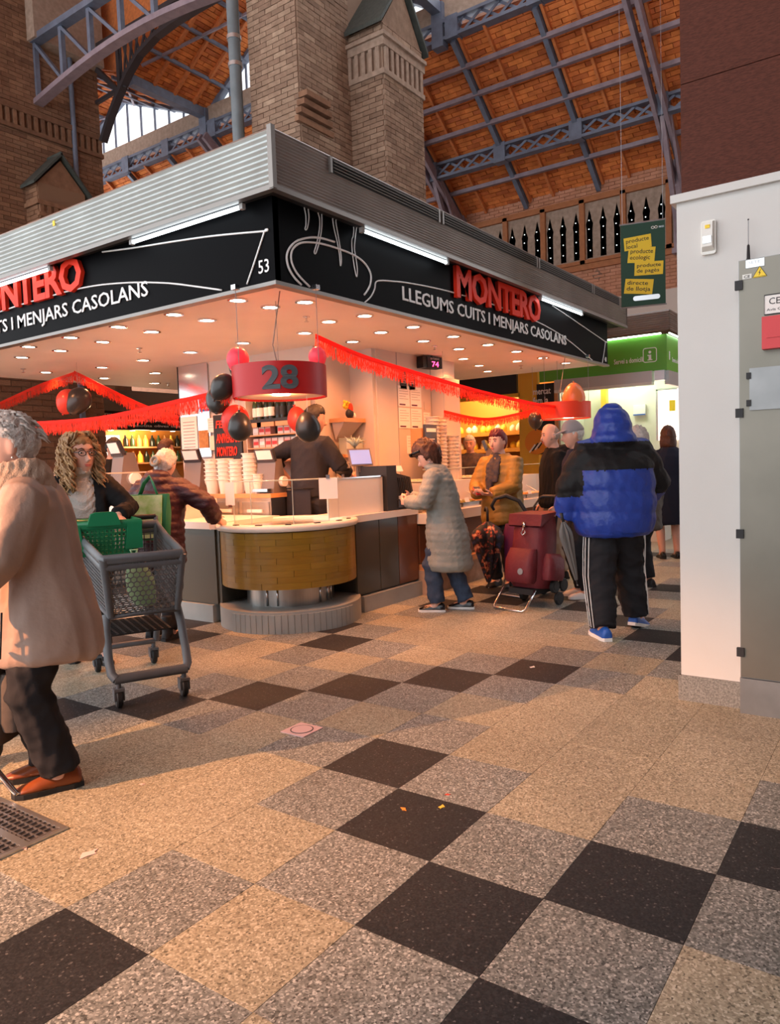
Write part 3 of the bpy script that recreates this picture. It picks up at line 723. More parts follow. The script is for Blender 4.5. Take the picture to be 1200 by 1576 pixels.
# ---- stall ceiling, raised floor, inner walls
S(MB().bb((2.06, 2.13, 2.505), (8.3, 7.75, 2.54)).build('ceiling', 'ceil_white'))
S(MB().bb((2.75, 2.8, 0), (8.2, 7.7, .14)).build('floor_stall', 'plinth'))
wi = S(MB().bb((4.17, 3.70, .14), (4.27, 5.72, 2.505)).build('wall_inner', 'wall_cream'))
S(MB().bb((4.17, 3.66, .14), (4.80, 3.72, 2.505)).bb((4.75, 3.36, .14), (4.80, 3.7, 2.505)).build('wall_niche', 'wall_cream'))
wf = S(MB().bb((4.80, 3.34, .14), (6.42, 3.44, 2.505)).build('wall_papers', 'wall_cream'))
for x in (5.17, 5.86): MB().bb((x, 3.335, .14), (x+.006, 3.342, 2.5)).build('joint', 'paper_line', wf)
S(MB().bb((5.88, 3.16, .14), (6.22, 3.34, 2.26)).build('wall_post', 'wall_cream'))
S(MB().bb((4.27, 5.62, .14), (6.5, 5.72, 2.505)).bb((6.42, 3.44, .14), (6.5, 5.72, 2.505)).build('wall_back', 'wall_cream'))
# recessed downlights
SPOTS = [(2.22, 3.36), (2.55, 3.36), (2.22, 4.06), (2.55, 4.06), (2.22, 4.75), (2.55, 4.77), (2.22, 5.43), (2.55, 5.46), (2.51, 6.08), (3.53, 3.98), (3.54, 4.75), (3.53, 5.5), (3.53, 6.25), (3.29, 6.99), (4.12, 7.09), (4.97, 7.19),
         (3.56, 3.22), (3.30, 2.72), (3.32, 2.36), (4.04, 2.72), (4.03, 2.36), (4.76, 2.72), (4.26, 3.22), (4.75, 2.37), (5.50, 2.74), (5.48, 2.38), (6.18, 2.39), (6.93, 2.40), (6.95, 3.28), (6.23, 3.1), (6.95, 2.75), (7.6, 3.5), (2.22, 2.66), (2.55, 2.66), (2.6, 2.36), (7.65, 2.4), (5.0, 6.2), (4.3, 6.3)]
ld = bpy.data.lights.new('downlight', 'SPOT'); ld.energy = SPOT_W; ld.color = WARM; ld.spot_size = math.radians(135); ld.spot_blend = .7; ld.shadow_soft_size = .04
def downlight_proto():
    t = E('downlight', 'round recessed downlight glowing in the stall ceiling', 'lamp', (0, 0, 2.505), 0, 'recessed downlights in the stall ceiling')
    MB().lathe([(.075, 0), (.075, -.008), (.056, -.01), (.054, -.002), (.054, 0)], n=20).build('rim', 'chrome', t, smooth=40)
    MB().lathe([(.053, -.001), (.053, -.006), (.001, -.0065)], n=16).build('glow_disc', 'spot_glow', t, smooth=40)
    l = bpy.data.objects.new('bulb_light', ld); link(l, t); l.location = (0, 0, -.02)
    return t
dl = downlight_proto(); DLS = []
for k, (x, y) in enumerate(SPOTS):
    t = dl if k == 0 else copy_tree(dl); t.location = (x, y, 2.505); DLS.append(t)
ORD = ['first', 'second', 'third', 'fourth', 'fifth', 'sixth', 'seventh', 'eighth', 'ninth', 'tenth', 'eleventh', 'twelfth', 'thirteenth', 'fourteenth', 'fifteenth', 'sixteenth', 'seventeenth', 'eighteenth', 'nineteenth', 'twentieth']
def dl_row(t):
    x, y = t.location.x, t.location.y
    if y < 2.5: return ('in the row nearest the right sign', x)
    if y < 3.0 and x > 2.6: return ('in the second row behind the right sign', x)
    if x < 2.3: return ('in the row nearest the left sign', y)
    if x < 2.6: return ('in the second row behind the left sign', y)
    if y < 3.6: return ('in the inner row above the right counter', x)
    if x < 3.6: return ('in the inner row above the left counter', y)
    return ('in the scattered lights deep inside the stall', x)
_rows = {}
for t in DLS: _rows.setdefault(dl_row(t)[0], []).append(t)
for rn_, L_ in _rows.items():
    for k, t in enumerate(sorted(L_, key=lambda q: dl_row(q)[1])): t['label'] = ORD[k]+' ceiling downlight from the corner '+rn_
for k, (x, y) in enumerate(((3.01, 4.86), (2.96, 6.88), (5.11, 7.1), (3.02, 2.72), (5.13, 2.82), (7.42, 2.92))):
    t = E('sprinkler', ['small ceiling sprinkler above the left counter', 'small ceiling sprinkler at the far left of the ceiling', 'small ceiling sprinkler near the mirror reflection', 'small ceiling sprinkler nearest the number 28 ring', 'small ceiling sprinkler left of the number display', 'small ceiling sprinkler at the far right end'][k], 'sprinkler', (x, y, 2.505), 0, 'ceiling sprinklers')
    MB().lathe([(.03, 0), (.03, -.006), (.008, -.008), (.008, -.035), (.02, -.04), (.02, -.044), (.002, -.046)], n=10).build('head', 'chrome', t, smooth=40)

# ---- counters
lcn = E('left_counter', 'long serving counter on the left side with dark glass front and pale top', 'counter', (2.72, 5.6, 0))
mbp(MB().bb((2.66, 3.6, 0), (3.35, 7.6, .15)), 'plinth', 'plinth', lcn)
mbp(MB().bb((2.70, 3.52, .15), (3.35, 7.6, .80)), 'body', 'panel_olive', lcn)
for k in range(4): mbp(MB().bb((2.685, 3.56+k, .16), (2.70, 4.50+k, .80)), 'front_panel', 'panel_glass' if k % 2 else 'panel_olive', lcn)
mbp(MB().bb((2.67, 3.50, .80), (3.42, 7.6, .86)), 'worktop', 'counter_top', lcn)
mbp(MB().bb((2.74, 4.2, .86), (3.30, 7.6, 1.03)), 'display_base', 'counter_top', lcn)
mbp(MB().bb((2.76, 4.2, 1.03), (2.766, 7.6, 1.30)), 'glass_front', 'glass', lcn)
mbp(MB().bb((2.76, 4.2, 1.30), (3.1, 7.6, 1.306)), 'glass_top', 'glass', lcn)
mbp(MB().bb((2.755, 4.2, 1.298), (2.775, 7.6, 1.31)), 'glass_rail', 'shelf_wood', lcn)
rcn = E('right_counter', 'long serving counter on the right side with white edge and brown glass front', 'counter', (5.8, 2.75, 0))
mbp(MB().bb((3.56, 2.66, 0), (8.1, 3.18, .14)), 'plinth', 'plinth', rcn)
mbp(MB().bb((3.56, 2.72, .14), (8.1, 3.18, .80)), 'body', 'panel_olive', rcn)
for x0, x1, m in ((3.52, 3.86, 'panel_olive'), (3.87, 4.16, 'panel_olive'), (4.17, 4.50, 'panel_brown')): mbp(MB().bb((x0, 2.695, .16), (x1, 2.72, .80)), 'front_panel', m, rcn)
mbp(MB().bb((4.5, 2.60, 0), (8.1, 2.72, .24)), 'step', 'stone', rcn)
for k in range(5): mbp(MB().bb((4.52+.72*k, 2.57, .24), (5.20+.72*k, 2.72, .30)), 'ledge_slab', 'shelf_wood', rcn)
for k in range(4): mbp(MB().bb((4.52+.9*k, 2.685, .31), (5.40+.9*k, 2.72, .68)), 'front_panel', 'panel_brown', rcn)
mbp(MB().bb((4.5, 2.58, .70), (8.1, 3.26, .80)), 'counter_edge', 'counter_top', rcn)
mbp(MB().bb((3.5, 2.68, .80), (4.5, 3.16, .86)), 'worktop', 'counter_top', rcn)
mbp(MB().bb((4.6, 3.0, .80), (8.1, 3.26, 1.08)), 'back_ledge', 'counter_top', rcn)
mbp(MB().bb((4.55, 2.64, .80), (8.05, 2.646, 1.22)), 'glass_front', 'glass', rcn)
mbp(MB().bb((4.55, 2.64, 1.22), (8.05, 2.95, 1.226)), 'glass_top', 'glass', rcn)
mbp(MB().tube([(4.55, 2.64, 1.226), (8.05, 2.64, 1.226)], .005, 6), 'glass_rail', 'glass_edge', rcn)
# ---- round corner unit: wooden drum on a steel foot
dx, dy, dr = 3.1, 3.1, .57
dm = E('drum_counter', 'round corner counter clad in honey coloured wood on a steel foot', 'counter', (dx, dy, 0))
b = MB(); a0, a1 = math.radians(150), math.radians(318)
def ringpts(r, z, n=80): return [V(r*math.cos(2*PI*k/n), r*math.sin(2*PI*k/n), z) for k in range(n)]
MB().lathe([(.60, 0), (.60, .17), (.0, .17)], n=48).build('plinth', 'plinth', dm, smooth=40)
for k in range(22):
    a = PI*1.25+(k-10.5)*.085; MB().box((.604*math.cos(a), .604*math.sin(a), .075), (.012, .048, .15), rotz(a)).build('plinth_slat', 'plinth', dm)
MB().lathe([(.37, .17), (.37, .345)], n=64).build('steel_foot', 'steel_brushed', dm, smooth=40)
for a in (3.35, 3.6, 4.6, 4.85, 5.0): MB().tube([(.375*math.cos(a), .375*math.sin(a), .18), (.375*math.cos(a), .375*math.sin(a), .34)], .008, 8).build('rib', 'chrome', dm, smooth=True)
MB().lathe([(.545, .34), (.545, .79)], n=72).build('drum_core', 'wood_drum', dm, smooth=40)
nrow = 9
for rI in range(nrow):
    off = (rI % 3)*.23
    for k in range(9):
        a = 2*PI*k/9+off; aa = a+2*PI/9-.006; z0 = .342+rI*(.45/nrow); z1 = z0+.45/nrow-.0007; nn = 8
        mid = (a+aa)/2 % (2*PI)
        if not (1.9 < mid < 5.9): continue
        b = MB(); A = [a+(aa-a)*q/nn for q in range(nn+1)]
        b.loft([[V(r*math.cos(t), r*math.sin(t), z) for r, z in ((.54, z0), (dr, z0), (dr, z1), (.54, z1))] for t in A])
        b.build('plank', 'wood_drum', dm, smooth=40)
MB().lathe([(.50, .80), (.59, .80), (.60, .812), (.60, .838), (.59, .85), (.47, .85), (.46, .84), (.46, .815)], n=72).build('rim', 'counter_top', dm, smooth=40)
MB().lathe([(.47, .82), (.0, .815)], n=48, cap=False).build('well', 'inox', dm, smooth=40)
b = MB()
for k in range(33):
    a = math.radians(140)+k*math.radians(5.6)
    if k: b.add([V(.45*math.cos(q), .45*math.sin(q), z) for q, z in ((pa, .85), (a, .85), (a, 1.2), (pa, 1.2))]+[V(.444*math.cos(q), .444*math.sin(q), z) for q, z in ((pa, .85), (a, .85), (a, 1.2), (pa, 1.2))], [(0, 1, 2, 3), (7, 6, 5, 4), (3, 2, 6, 7)])
    pa = a
b.build('curved_glass', 'glass', dm, smooth=40)
b = MB(); b.tube([(.447*math.cos(math.radians(140+5.6*k)), .447*math.sin(math.radians(140+5.6*k)), 1.2) for k in range(33)], .006, 6); b.build('glass_rim', 'glass_edge', dm, smooth=True)
for a in (2.5, 3.2, 4.0, 4.75): MB().tube([(.447*math.cos(a), .447*math.sin(a), .85), (.447*math.cos(a), .447*math.sin(a), 1.2)], .004, 6).build('glass_joint', 'glass_edge', dm)
for a in (3.0, 3.45, 3.9, 4.35, 4.8, 5.2): MB().box((.53*math.cos(a), .53*math.sin(a), .853), (.03, .05, .008), rotz(a)).build('clip', 'black_mat', dm)

# ================================================================== THINGS IN AND ON THE STALL
def thing1(b, name, mats, label, cat, org, group=None, **k):
    """one-mesh thing: geometry given in world space, origin moved to org"""
    o = b.build(name, mats, None, **k); o.data.transform(Matrix.Translation(-Vector(org))); o.location = org
    return tag(o, label, cat, group)
# white service board, card terminal, till and papers at the corner
t = E('service_board', 'plain white board standing on the counter beside the card terminal', 'board', (3.6, 2.76, .86))
mbp(MB().bb((3.22, 2.74, .862), (4.0, 2.755, 1.185)), 'panel', 'white_plastic', t)
mbp(MB().bb((3.2, 2.735, 1.185), (4.01, 2.76, 1.195)).bb((4.0, 2.735, .862), (4.01, 2.76, 1.195)), 'edge', 'chrome', t)
t = E('notice_card', 'small grey card clipped to the curved glass screen', 'card', (3.0, 2.68, 1.05), math.radians(-54))
MB().box((.10, 0, .07), (.15, .006, .17)).build('card', 'paper', t); MB().box((.10, -.004, .165), (.03, .012, .03)).build('clip', 'chrome', t)
t = E('notice_card', 'small blue grey card at the left end of the curved glass screen', 'card', (2.66, 3.32, 1.0), math.radians(-60))
MB().box((0, 0, .1), (.075, .006, .19)).build('card', 'paper', t); MB().box((0, -.004, .0), (.03, .012, .02)).build('clip', 'chrome', t)
t = E('card_terminal', 'bulky black payment machine on the counter in front of the grey coat', 'till', (4.24, 2.86, .862))
MB().bb((-.22, -.16, 0), (-.06, .16, .42)).build('side_case', 'black_mat', t)
MB().add([V(-.06, -.16, 0), V(.26, -.16, 0), V(.26, .16, 0), V(-.06, .16, 0), V(-.06, -.10, .36), V(.26, -.10, .30), V(.26, .16, .30), V(-.06, .16, .40)], [(0, 3, 2, 1), (4, 5, 6, 7), (0, 1, 5, 4), (1, 2, 6, 5), (2, 3, 7, 6), (3, 0, 4, 7)]).build('body', 'black_mat', t)
for k in range(7): MB().bar((.0+.03*k, -.155+.0*k, .14), (.02+.03*k, -.115, .30), .005, .005).build('grille_bar', 'black_gloss', t)
MB().bb((-.05, -.17, .02), (.2, -.155, .09)).build('coin_slot', 'screen_dark', t); MB().bb((-.02, -.175, .10), (.04, -.15, .13)).build('slot_plate', 'white_plastic', t)
MB().box((.02, -.12, .385), (.14, .012, .06), Matrix.Rotation(-.4, 3, 'X')).build('notice', 'paper', t)
t = E('tablet_screen', 'tilted blue lit screen above the black payment machine', 'screen', (4.02, 3.0, 1.28), math.radians(-25))
R = Matrix.Rotation(-.35, 3, 'X')
MB().box((0, 0, .09), (.24, .015, .17), R).build('case', 'device_grey', t); MB().box((0, -.011, .092), (.21, .006, .14), R).build('display', 'screen_blue', t); MB().bb((-.03, 0, -.05), (.03, .03, .03)).build('stand', 'device_grey', t)
MB().tube([(0, .05, -.42), (0, .05, 0)], .02, 8).build('pole', 'device_grey', t)
t = E('handheld_terminal', 'dark hand held card reader near the vendor\'s hand', 'card reader', (3.95, 3.16, 1.22), math.radians(-30))
MB().tube([(0, .0, -.36), (0, 0, .02)], .015, 8).build('stand', 'device_grey', t); MB().box((0, 0, .05), (.17, .11, .03), Matrix.Rotation(.7, 3, 'X')).build('body', 'black_gloss', t); MB().box((0, -.02, .075), (.13, .07, .006), Matrix.Rotation(.7, 3, 'X')).build('display', 'device_grey', t)
b = MB(); r = random.Random(3)
for k in range(16):
    a = r.uniform(0, 2*PI); b.tube([(0, 0, 0), (.05*math.cos(a), .05*math.sin(a), .06), (r.uniform(.06, .13)*math.cos(a), r.uniform(.05, .1)*math.sin(a), r.uniform(.02, .12))], [.012, .03, .006], 6, flat=.25)
thing1(MB().add(b.v, b.f), 'plastic_bag', 'glass_edge', 'crumpled clear plastic bag on top of the tablet screen', 'bag', (0, 0, 0), smooth=True).location = (4.02, 3.06, 1.46)
t = E('till', 'black till on the back ledge behind the card terminal', 'till', (4.6, 3.16, .86))
MB().bb((-.14, -.1, 0), (.14, .12, .10)).build('base', 'black_mat', t); MB().box((0, 0, .22), (.26, .03, .2), Matrix.Rotation(-.25, 3, 'X')).build('panel', 'paper', t)
# papers on the inner wall
def sheet(label, x0, z0, w, h, y=3.338, mat='paper', lines=5, group=None, cat='notice', name='notice_sheet', ink='paper_line', hdr=None):
    t = E(name, label, cat, (x0, y, z0), 0, group)
    MB().bb((0, -.004, 0), (w, -.001, h)).build('sheet', mat, t)
    for k in range(lines):
        ww = w*(.78 if k % 3 else .55); MB().bb((w*.1, -.0055, h*(.86-.62*k/max(1, lines))), (w*.1+ww, -.004, h*(.88-.62*k/max(1, lines)))).build('print_line', ink, t)
    if hdr: MB().bb((w*.1, -.0055, h*.06), (w*.6, -.004, h*.13)).build('print_bar', hdr, t)
    return t
for i, x in enumerate((5.18, 5.42)):
    for j, z in enumerate((1.92, 1.68)):
        sheet(['upper left', 'lower left', 'upper right', 'lower right'][i*2+j]+' white notice of the four taped on the stall wall', x, z, .225, .225, hdr='purple')
sheet('black and white menu card high on the stall wall, left one', 5.23, 2.11, .125, .20, mat='black_mat', ink='label_white', lines=6)
sheet('black and white menu card high on the stall wall, right one', 5.40, 2.11, .125, .20, mat='black_mat', ink='label_white', lines=6)
sheet('single small notice right of the four white sheets', 5.68, 1.70, .14, .17, lines=3)
sheet('small pinned tag above the single notice on the stall wall', 5.70, 1.9, .06, .09, lines=0, mat='wall_cream')
sheet('white price sheet behind the grey haired shopper\'s head', 5.32, 1.40, .2, .2, lines=4)
t = E('number_display', 'black queue number display with red digits under the stall ceiling', 'display', (5.62, 3.22, 2.36), math.radians(-12))
MB().bb((0, 0, 0), (.24, .10, .13)).build('case', 'black_mat', t); MB().bb((-.07, .0, .0), (-.015, .1, .13)).build('speaker', 'black_gloss', t)
text('digits', '74', frame((.07, -.003, .015), FR, UP), 'led_red', t, (.11, .06), extrude=.002)
text('caption', 'SU TURNO', frame((.05, -.003, .095), FR, UP), 'label_white', t, (.14, .02), extrude=.001)
MB().tube([(.12, .05, .13), (.12, .05, .15)], .012, 8).build('bracket', 'black_mat', t)
t = E('price_screen', 'dark price screen on a pole behind the grey coat', 'screen', (5.22, 2.98, 1.08))
MB().bb((-.1, -.02, .30), (.13, .01, .62)).build('screen', 'screen_dark', t); MB().tube([(.01, 0, 0), (.01, 0, .32)], .015, 8).build('pole', 'device_grey', t)
MB().bb((-.08, -.023, .54), (.11, -.02, .58)).build('header', 'label_white', t); MB().bb((-.05, -.023, .46), (.08, -.02, .468)).build('print_line', 'label_white', t); MB().bb((-.07, -.023, .40), (.1, -.02, .406)).build('print_line', 'label_white', t)
MB().bb((-.13, .01, .3), (-.02, .15, .58)).build('scale_body', 'shelf_wood', t)
# niche shelves with jars and a doll-like ornament
sh = E('niche_shelf', 'narrow wooden shelf in the wall niche with the ornament', 'shelf', (4.55, 3.58, 1.76))
MB().bb((-.17, -.12, -.02), (.19, .08, .02)).build('board', 'shelf_wood', sh); MB().add([V(-.15, .06, -.02), V(.17, .06, -.02), V(.17, -.1, -.02), V(-.15, -.1, -.02), V(-.1, .06, -.2), V(.1, .06, -.2)], [(0, 1, 2, 3), (0, 4, 5, 1), (3, 2, 5, 4), (0, 3, 4), (1, 5, 2)]).build('bracket', 'wall_cream', sh)
sh = E('niche_shelf', 'lower wooden shelf in the wall niche with clear boxes', 'shelf', (4.55, 3.58, 1.41))
MB().bb((-.17, -.12, -.03), (.2, .08, .0)).build('board', 'shelf_wood', sh); MB().bb((-.12, -.08, -.6), (.0, .05, -.03)).build('support', 'wall_cream', sh); MB().bb((.04, -.08, -.6), (.16, .05, -.03)).build('support', 'wall_cream', sh)
for k, x in enumerate((4.50, 4.66)):
    t = E('clear_box', ['left', 'right'][k]+' clear plastic box on the lower niche shelf', 'box', (x, 3.54, 1.41))
    MB().bb((-.06, -.05, 0), (.06, .05, .16)).build('box', 'glass_edge', t); MB().bb((-.063, -.053, .16), (.063, .053, .17)).build('lid', 'glass_edge', t); MB().bb((-.05, -.04, .01), (.05, .04, .12)).build('contents', 'tub', t)
t = E('shelf_ornament', 'yellow and red festive ornament on the niche shelf', 'ornament', (4.55, 3.52, 1.78))
MB().ell((0, 0, .05), (.05, .04, .05)).build('base', 'black_mat', t, smooth=True); MB().ell((.01, -.01, .10), (.025, .025, .06)).build('figure', 'letter_red', t, smooth=True)
b = MB()
for k in range(26):
    a = RND.uniform(0, 2*PI); q = RND.uniform(.02, .06); b.ell((-.02+q*math.cos(a), .02, .13+q*math.sin(a)), (.018, .015, .018), nu=6, nv=5)
b.build('tinsel', 'yarn_yellow', t); MB().ell((.055, -.01, .03), (.025, .025, .03)).build('ball', 'white_plastic', t, smooth=True)
# back shelves: bottles and cartons
bs = E('back_shelf', 'wall shelf holding the dark bottles behind the vendor', 'shelf', (4.05, 4.2, 1.78))
MB().bb((-.12, -.48, -.02), (.11, .2, .02)).build('board', 'black_mat', bs)
for y in (-.34, -.08, .1): MB().bb((-.13, y-.12, -.06), (-.1, y+.12, -.015)).build('price_strip', 'shelf_wood', bs)
for z in (-.14, -.27, -.41): MB().bb((-.12, -.48, z-.012), (.11, .2, z)).build('board', 'shelf_wood', bs)
for y in (-.49, .2): MB().bb((-.12, y, -.45), (.11, y+.01, .3)).build('upright', 'wall_cream', bs)
def bottle_proto(kind):
    t = E('bottle', 'dark glass bottle on the shelf behind the vendor', 'bottle', (0, 0, 0), 0, 'bottles on the back shelf')
    MB().lathe([(.002, 0), (.036, 0), (.037, .01), (.037, .15), (.03, .18), (.014, .215), (.013, .26), (.002, .262)], n=14).build('body', 'bottle_dark' if kind < 2 else 'bottle_green', t, smooth=40)
    MB().lathe([(.0375, .03), (.0378, .03), (.0378, .12), (.0375, .12)], n=14, cap=False).build('label', ['label_white', 'black_mat', 'label_white'][kind], t, smooth=40)
    MB().lathe([(.0135, .225), (.0145, .225), (.0145, .264), (.001, .266)], n=10).build('cap', ['label_red', 'black_gloss', 'bottle_green'][kind], t, smooth=40)
    return t
prots = [bottle_proto(k) for k in range(3)]; used = [0, 0, 0]
BN = {}
for k in range(8):
    kd = 0 if 4 <= k < 7 else (2 if k > 6 else 1)
    t = prots[kd] if not used[kd] else copy_tree(prots[kd]); used[kd] = 1
    t.location = (4.0+.02*(k % 2), 3.77+.082*k, 1.80); BN[kd] = BN.get(kd, -1)+1; t['label'] = ORD[BN[kd]]+' '+['dark bottle with white label from the right on the back shelf', 'tall black bottle from the right behind the vendor', 'green bottle at the left end of the back shelf'][kd]
cme = {m: MB().box((0, 0, 0), (.07, .075, .095)).mesh('carton') for m in ('a',)}
cme['a'].materials.append(MT['carton'])
for rI, z in enumerate((1.65, 1.52, 1.385)):
    for k in range(7):
        if rI == 0 and k in (3,): continue
        t = E('carton', ORD[k]+' carton from the right on the '+['top', 'middle', 'lowest'][rI]+' carton shelf behind the vendor', 'carton', (4.0, 3.78+.088*k, z-.012), 0, 'cartons on the lower back shelves')
        inst(cme['a'], 'box', t, (0, 0, .048)); MB().bb((-.037, -.033, .03), (-.035, .033, .065)).build('label', 'label_red' if (k+rI) % 3 else 'label_white', t)
# black party sign
t = E('party_sign', 'black sign with red hand lettering hanging behind the round counter', 'sign', (3.9, 4.66, 1.38), math.radians(0))
b = MB().bb((0, -.21, 0), (.02, .21, .5)).build('board', 'black_mat', t)
for k, (s, w) in enumerate((('FELIÇ', .28), ('ANIVERSARI', .36), ('MONTERO', .31))): text('lettering', s, frame((-.003, .17, .34-.14*k), FL, UP), 'letter_red', t, (w, .10), extrude=.004, bold=.02, shear=.15)
MB().bb((-.06, -.2, -.05), (.03, .25, -.005)).build('stand', 'shelf_wood', t)
# mirror and posters
t = E('wall_mirror', 'tall mirror panel on the inner wall at the left', 'mirror', (4.16, 5.46, 1.45))
MB().bb((-.008, -.25, 0), (0, .25, 1.05)).build('glass', 'chrome', t); MB().bb((-.012, .25, 0), (.0, .262, 1.05)).build('edge', 'black_mat', t)
def poster(label, y, z, w, h, mat, txt=None, tm='label_white', lines=0, x=4.148):
    t = E('poster', label, 'poster', (x, y, z)); MB().bb((-.004, -w, 0), (0, 0, h)).build('sheet', mat, t)
    if txt: text('lettering', txt, frame((-.0045, -w*.1, h*.12), FL, UP), tm, t, (w*.8, h*.42), extrude=.001, bold=.01)
    for k in range(lines): MB().bb((-.0055, -w*.85, h*(.85-.7*k/lines)), (-.004, -w*.15, h*(.87-.7*k/lines))).build('print_line', 'paper_line', t)
poster('blue poster with the year 2024 on the mirror', 5.36, 1.96, .27, .2, 'blue_label', '2024')
poster('tall white price list on the mirror at the left', 5.70, 1.46, .28, .46, 'paper', lines=9)
poster('pale pink sheet above the price list on the mirror', 5.70, 1.94, .3, .2, 'petal')
poster('small photo poster beside the price list', 5.40, 1.55, .16, .2, 'food_gold')
poster('small white leaflet below the blue 2024 poster', 5.24, 1.72, .14, .16, 'paper', lines=4)
poster('orange and white round leaflet near the black bottles', 5.22, 1.52, .1, .16, 'fruit_white')
# stacks of tubs
tub = MB().lathe([(.045, 0), (.058, .105), (.066, .107), (.066, .114), (.056, .114)], n=20).mesh('container', 40); tub.materials.append(MT['tub'])
def stack(label, x, y, z, n, step, sc=1.0, group=None):
    t = E('container_stack', label, 'containers', (x, y, z), 0, group)
    for k in range(n): inst(tub, 'container', t, (0, 0, k*step*sc), (0, 0, 0), (sc, sc, sc))
tabl = E('tub_table', 'narrow shelf behind the round counter carrying the pale tub stacks', 'shelf', (3.62, 4.0, 1.02))
MB().bb((-.16, -.36, 0), (.16, .62, .04)).build('board', 'shelf_wood', tabl); MB().bb((-.14, -.34, -.88), (.14, .58, 0)).build('body', 'inox', tabl)
for k in range(2):
    d_ = MB().bb((-.15, -.32+.42*k, -.26), (-.138, .04+.42*k, -.04)).build('drawer', 'steel_brushed', tabl); MB().bb((-.165, -.24+.42*k, -.14), (-.15, -.04+.42*k, -.11)).build('handle', 'label_white', d_)
for k, (x, y, n, s) in enumerate(((3.53, 4.50, 6, 1.3), (3.54, 4.325, 6, 1.3), (3.53, 4.15, 6, 1.25), (3.55, 3.98, 7, 1.3), (3.53, 3.86, 4, .9), (3.70, 4.42, 5, 1.15), (3.70, 4.14, 6, 1.15))):
    stack(['leftmost', 'second from left', 'third from left', 'fourth from left', 'rightmost front', 'rear left', 'rear middle'][k]+' pale tub stack on the shelf behind the round counter', x, y, 1.06, n, .031, s, 'tub stacks behind the round counter')
for k, (x, y, n, s) in enumerate(((5.52, 3.12, 15, 1.25), (5.72, 3.14, 15, 1.25), (5.92, 3.10, 10, 1.25))):
    stack(['left', 'middle', 'shorter right'][k]+' tall white tub stack on the right counter ledge', x, y, 1.08, n, .033, s, 'tub stacks on the right counter')
def scale_machine(label, x, y, z, a, s=1.0):
    t = E('weighing_scale', label, 'scale', (x, y, z), a)
    MB().add([V(-.12, -.12, 0), V(.12, -.12, 0), V(.12, .12, 0), V(-.12, .12, 0), V(-.06, -.12, .36), V(.04, -.12, .36), V(.04, .12, .36), V(-.06, .12, .36)], [(0, 3, 2, 1), (4, 5, 6, 7), (0, 1, 5, 4), (1, 2, 6, 5), (2, 3, 7, 6), (3, 0, 4, 7)]).build('body', 'device_grey', t)
    MB().box((-.08, 0, .40), (.04, .24, .14), Matrix.Rotation(-.35, 3, 'Y')).build('screen', 'screen_dark', t); MB().box((-.102, 0, .405), (.01, .2, .1), Matrix.Rotation(-.35, 3, 'Y')).build('display', 'label_white', t)
    MB().tube([(.02, -.17, .12), (.02, -.125, .12)], .055, 14).build('paper_roll', 'paper', t, smooth=40); MB().bb((-.2, -.1, .02), (-.12, .1, .05)).build('pan', 'inox', t)
    t.scale = (s, s, s); return t
scale_machine('brown grey scale with paper roll right of the tub stacks', 3.62, 3.78, 1.06, .1, .9)
scale_machine('scale with label printer left of the party sign', 3.85, 5.1, 1.06, .1)
scale_machine('tall scale with lit screen behind the maroon jacket', 3.3, 5.6, 1.1, -.2, 1.15)
scale_machine('scale behind the mustard jacket on the right counter', 7.0, 3.15, 1.08, -1.2)
bt = E('work_bench', 'inner work bench below the party sign', 'bench', (3.87, 5.3, .14)); MB().bb((-.2, -.6, 0), (.28, .3, .88)).build('body', 'inox', bt); MB().bb((-.22, -.62, .88), (.28, .32, .92)).build('top', 'shelf_wood', bt)
# trays of food in the right display
foods = ['food_gold', 'food_pale', 'food_green', 'food_gold', 'food_pale', 'food_green', 'food_gold', 'food_pale']
for k in range(8):
    x = 4.75+.4*k
    t = E('food_tray', ['first', 'second', 'third', 'fourth', 'fifth', 'sixth', 'seventh', 'eighth'][k]+' food tray from the left in the right counter', 'tray', (x, 2.82, .802))
    MB().bb((-.18, -.15, 0), (.18, .15, .012)).bb((-.18, -.15, .012), (-.17, .15, .05)).bb((.17, -.15, .012), (.18, .15, .05)).bb((-.17, -.15, .012), (.17, -.14, .05)).bb((-.17, .14, .012), (.17, .15, .05)).build('tray', 'inox', t)
    b = MB()
    for q in range(28): b.ell((RND.uniform(-.14, .14), RND.uniform(-.11, .11), RND.uniform(.03, .05)), (RND.uniform(.02, .035), RND.uniform(.015, .025), .02), rotz(RND.uniform(0, 3)), 7, 5)
    b.build('food', foods[k], t, smooth=True, kind='stuff')
    MB().tube([(.05, .0, .06), (.12, .2, .15)], .006, 6).build('spoon', 'white_plastic', t); MB().box((-.06, -.13, .075), (.09, .004, .05), Matrix.Rotation(-.3, 3, 'X')).build('price_tag', 'label_white', t)
for k, (x, y) in enumerate(((5.2, 3.1), (6.35, 3.12))):
    t = E('platter', ['white platter beside the price screen', 'white platter right of the tub stacks'][k], 'platter', (x, y, 1.08)); MB().lathe([(.01, 0), (.1, 0), (.15, .02), (.148, .025), (.1, .008), (.01, .008)], n=20).build('plate', 'white_plastic', t, smooth=40)
    b = MB()
    for q in range(14): b.ell((RND.uniform(-.08, .08), RND.uniform(-.08, .08), .025), (.03, .02, .018), rotz(RND.uniform(0, 3)), 7, 5)
    b.build('food', 'food_pale', t, smooth=True, kind='stuff')
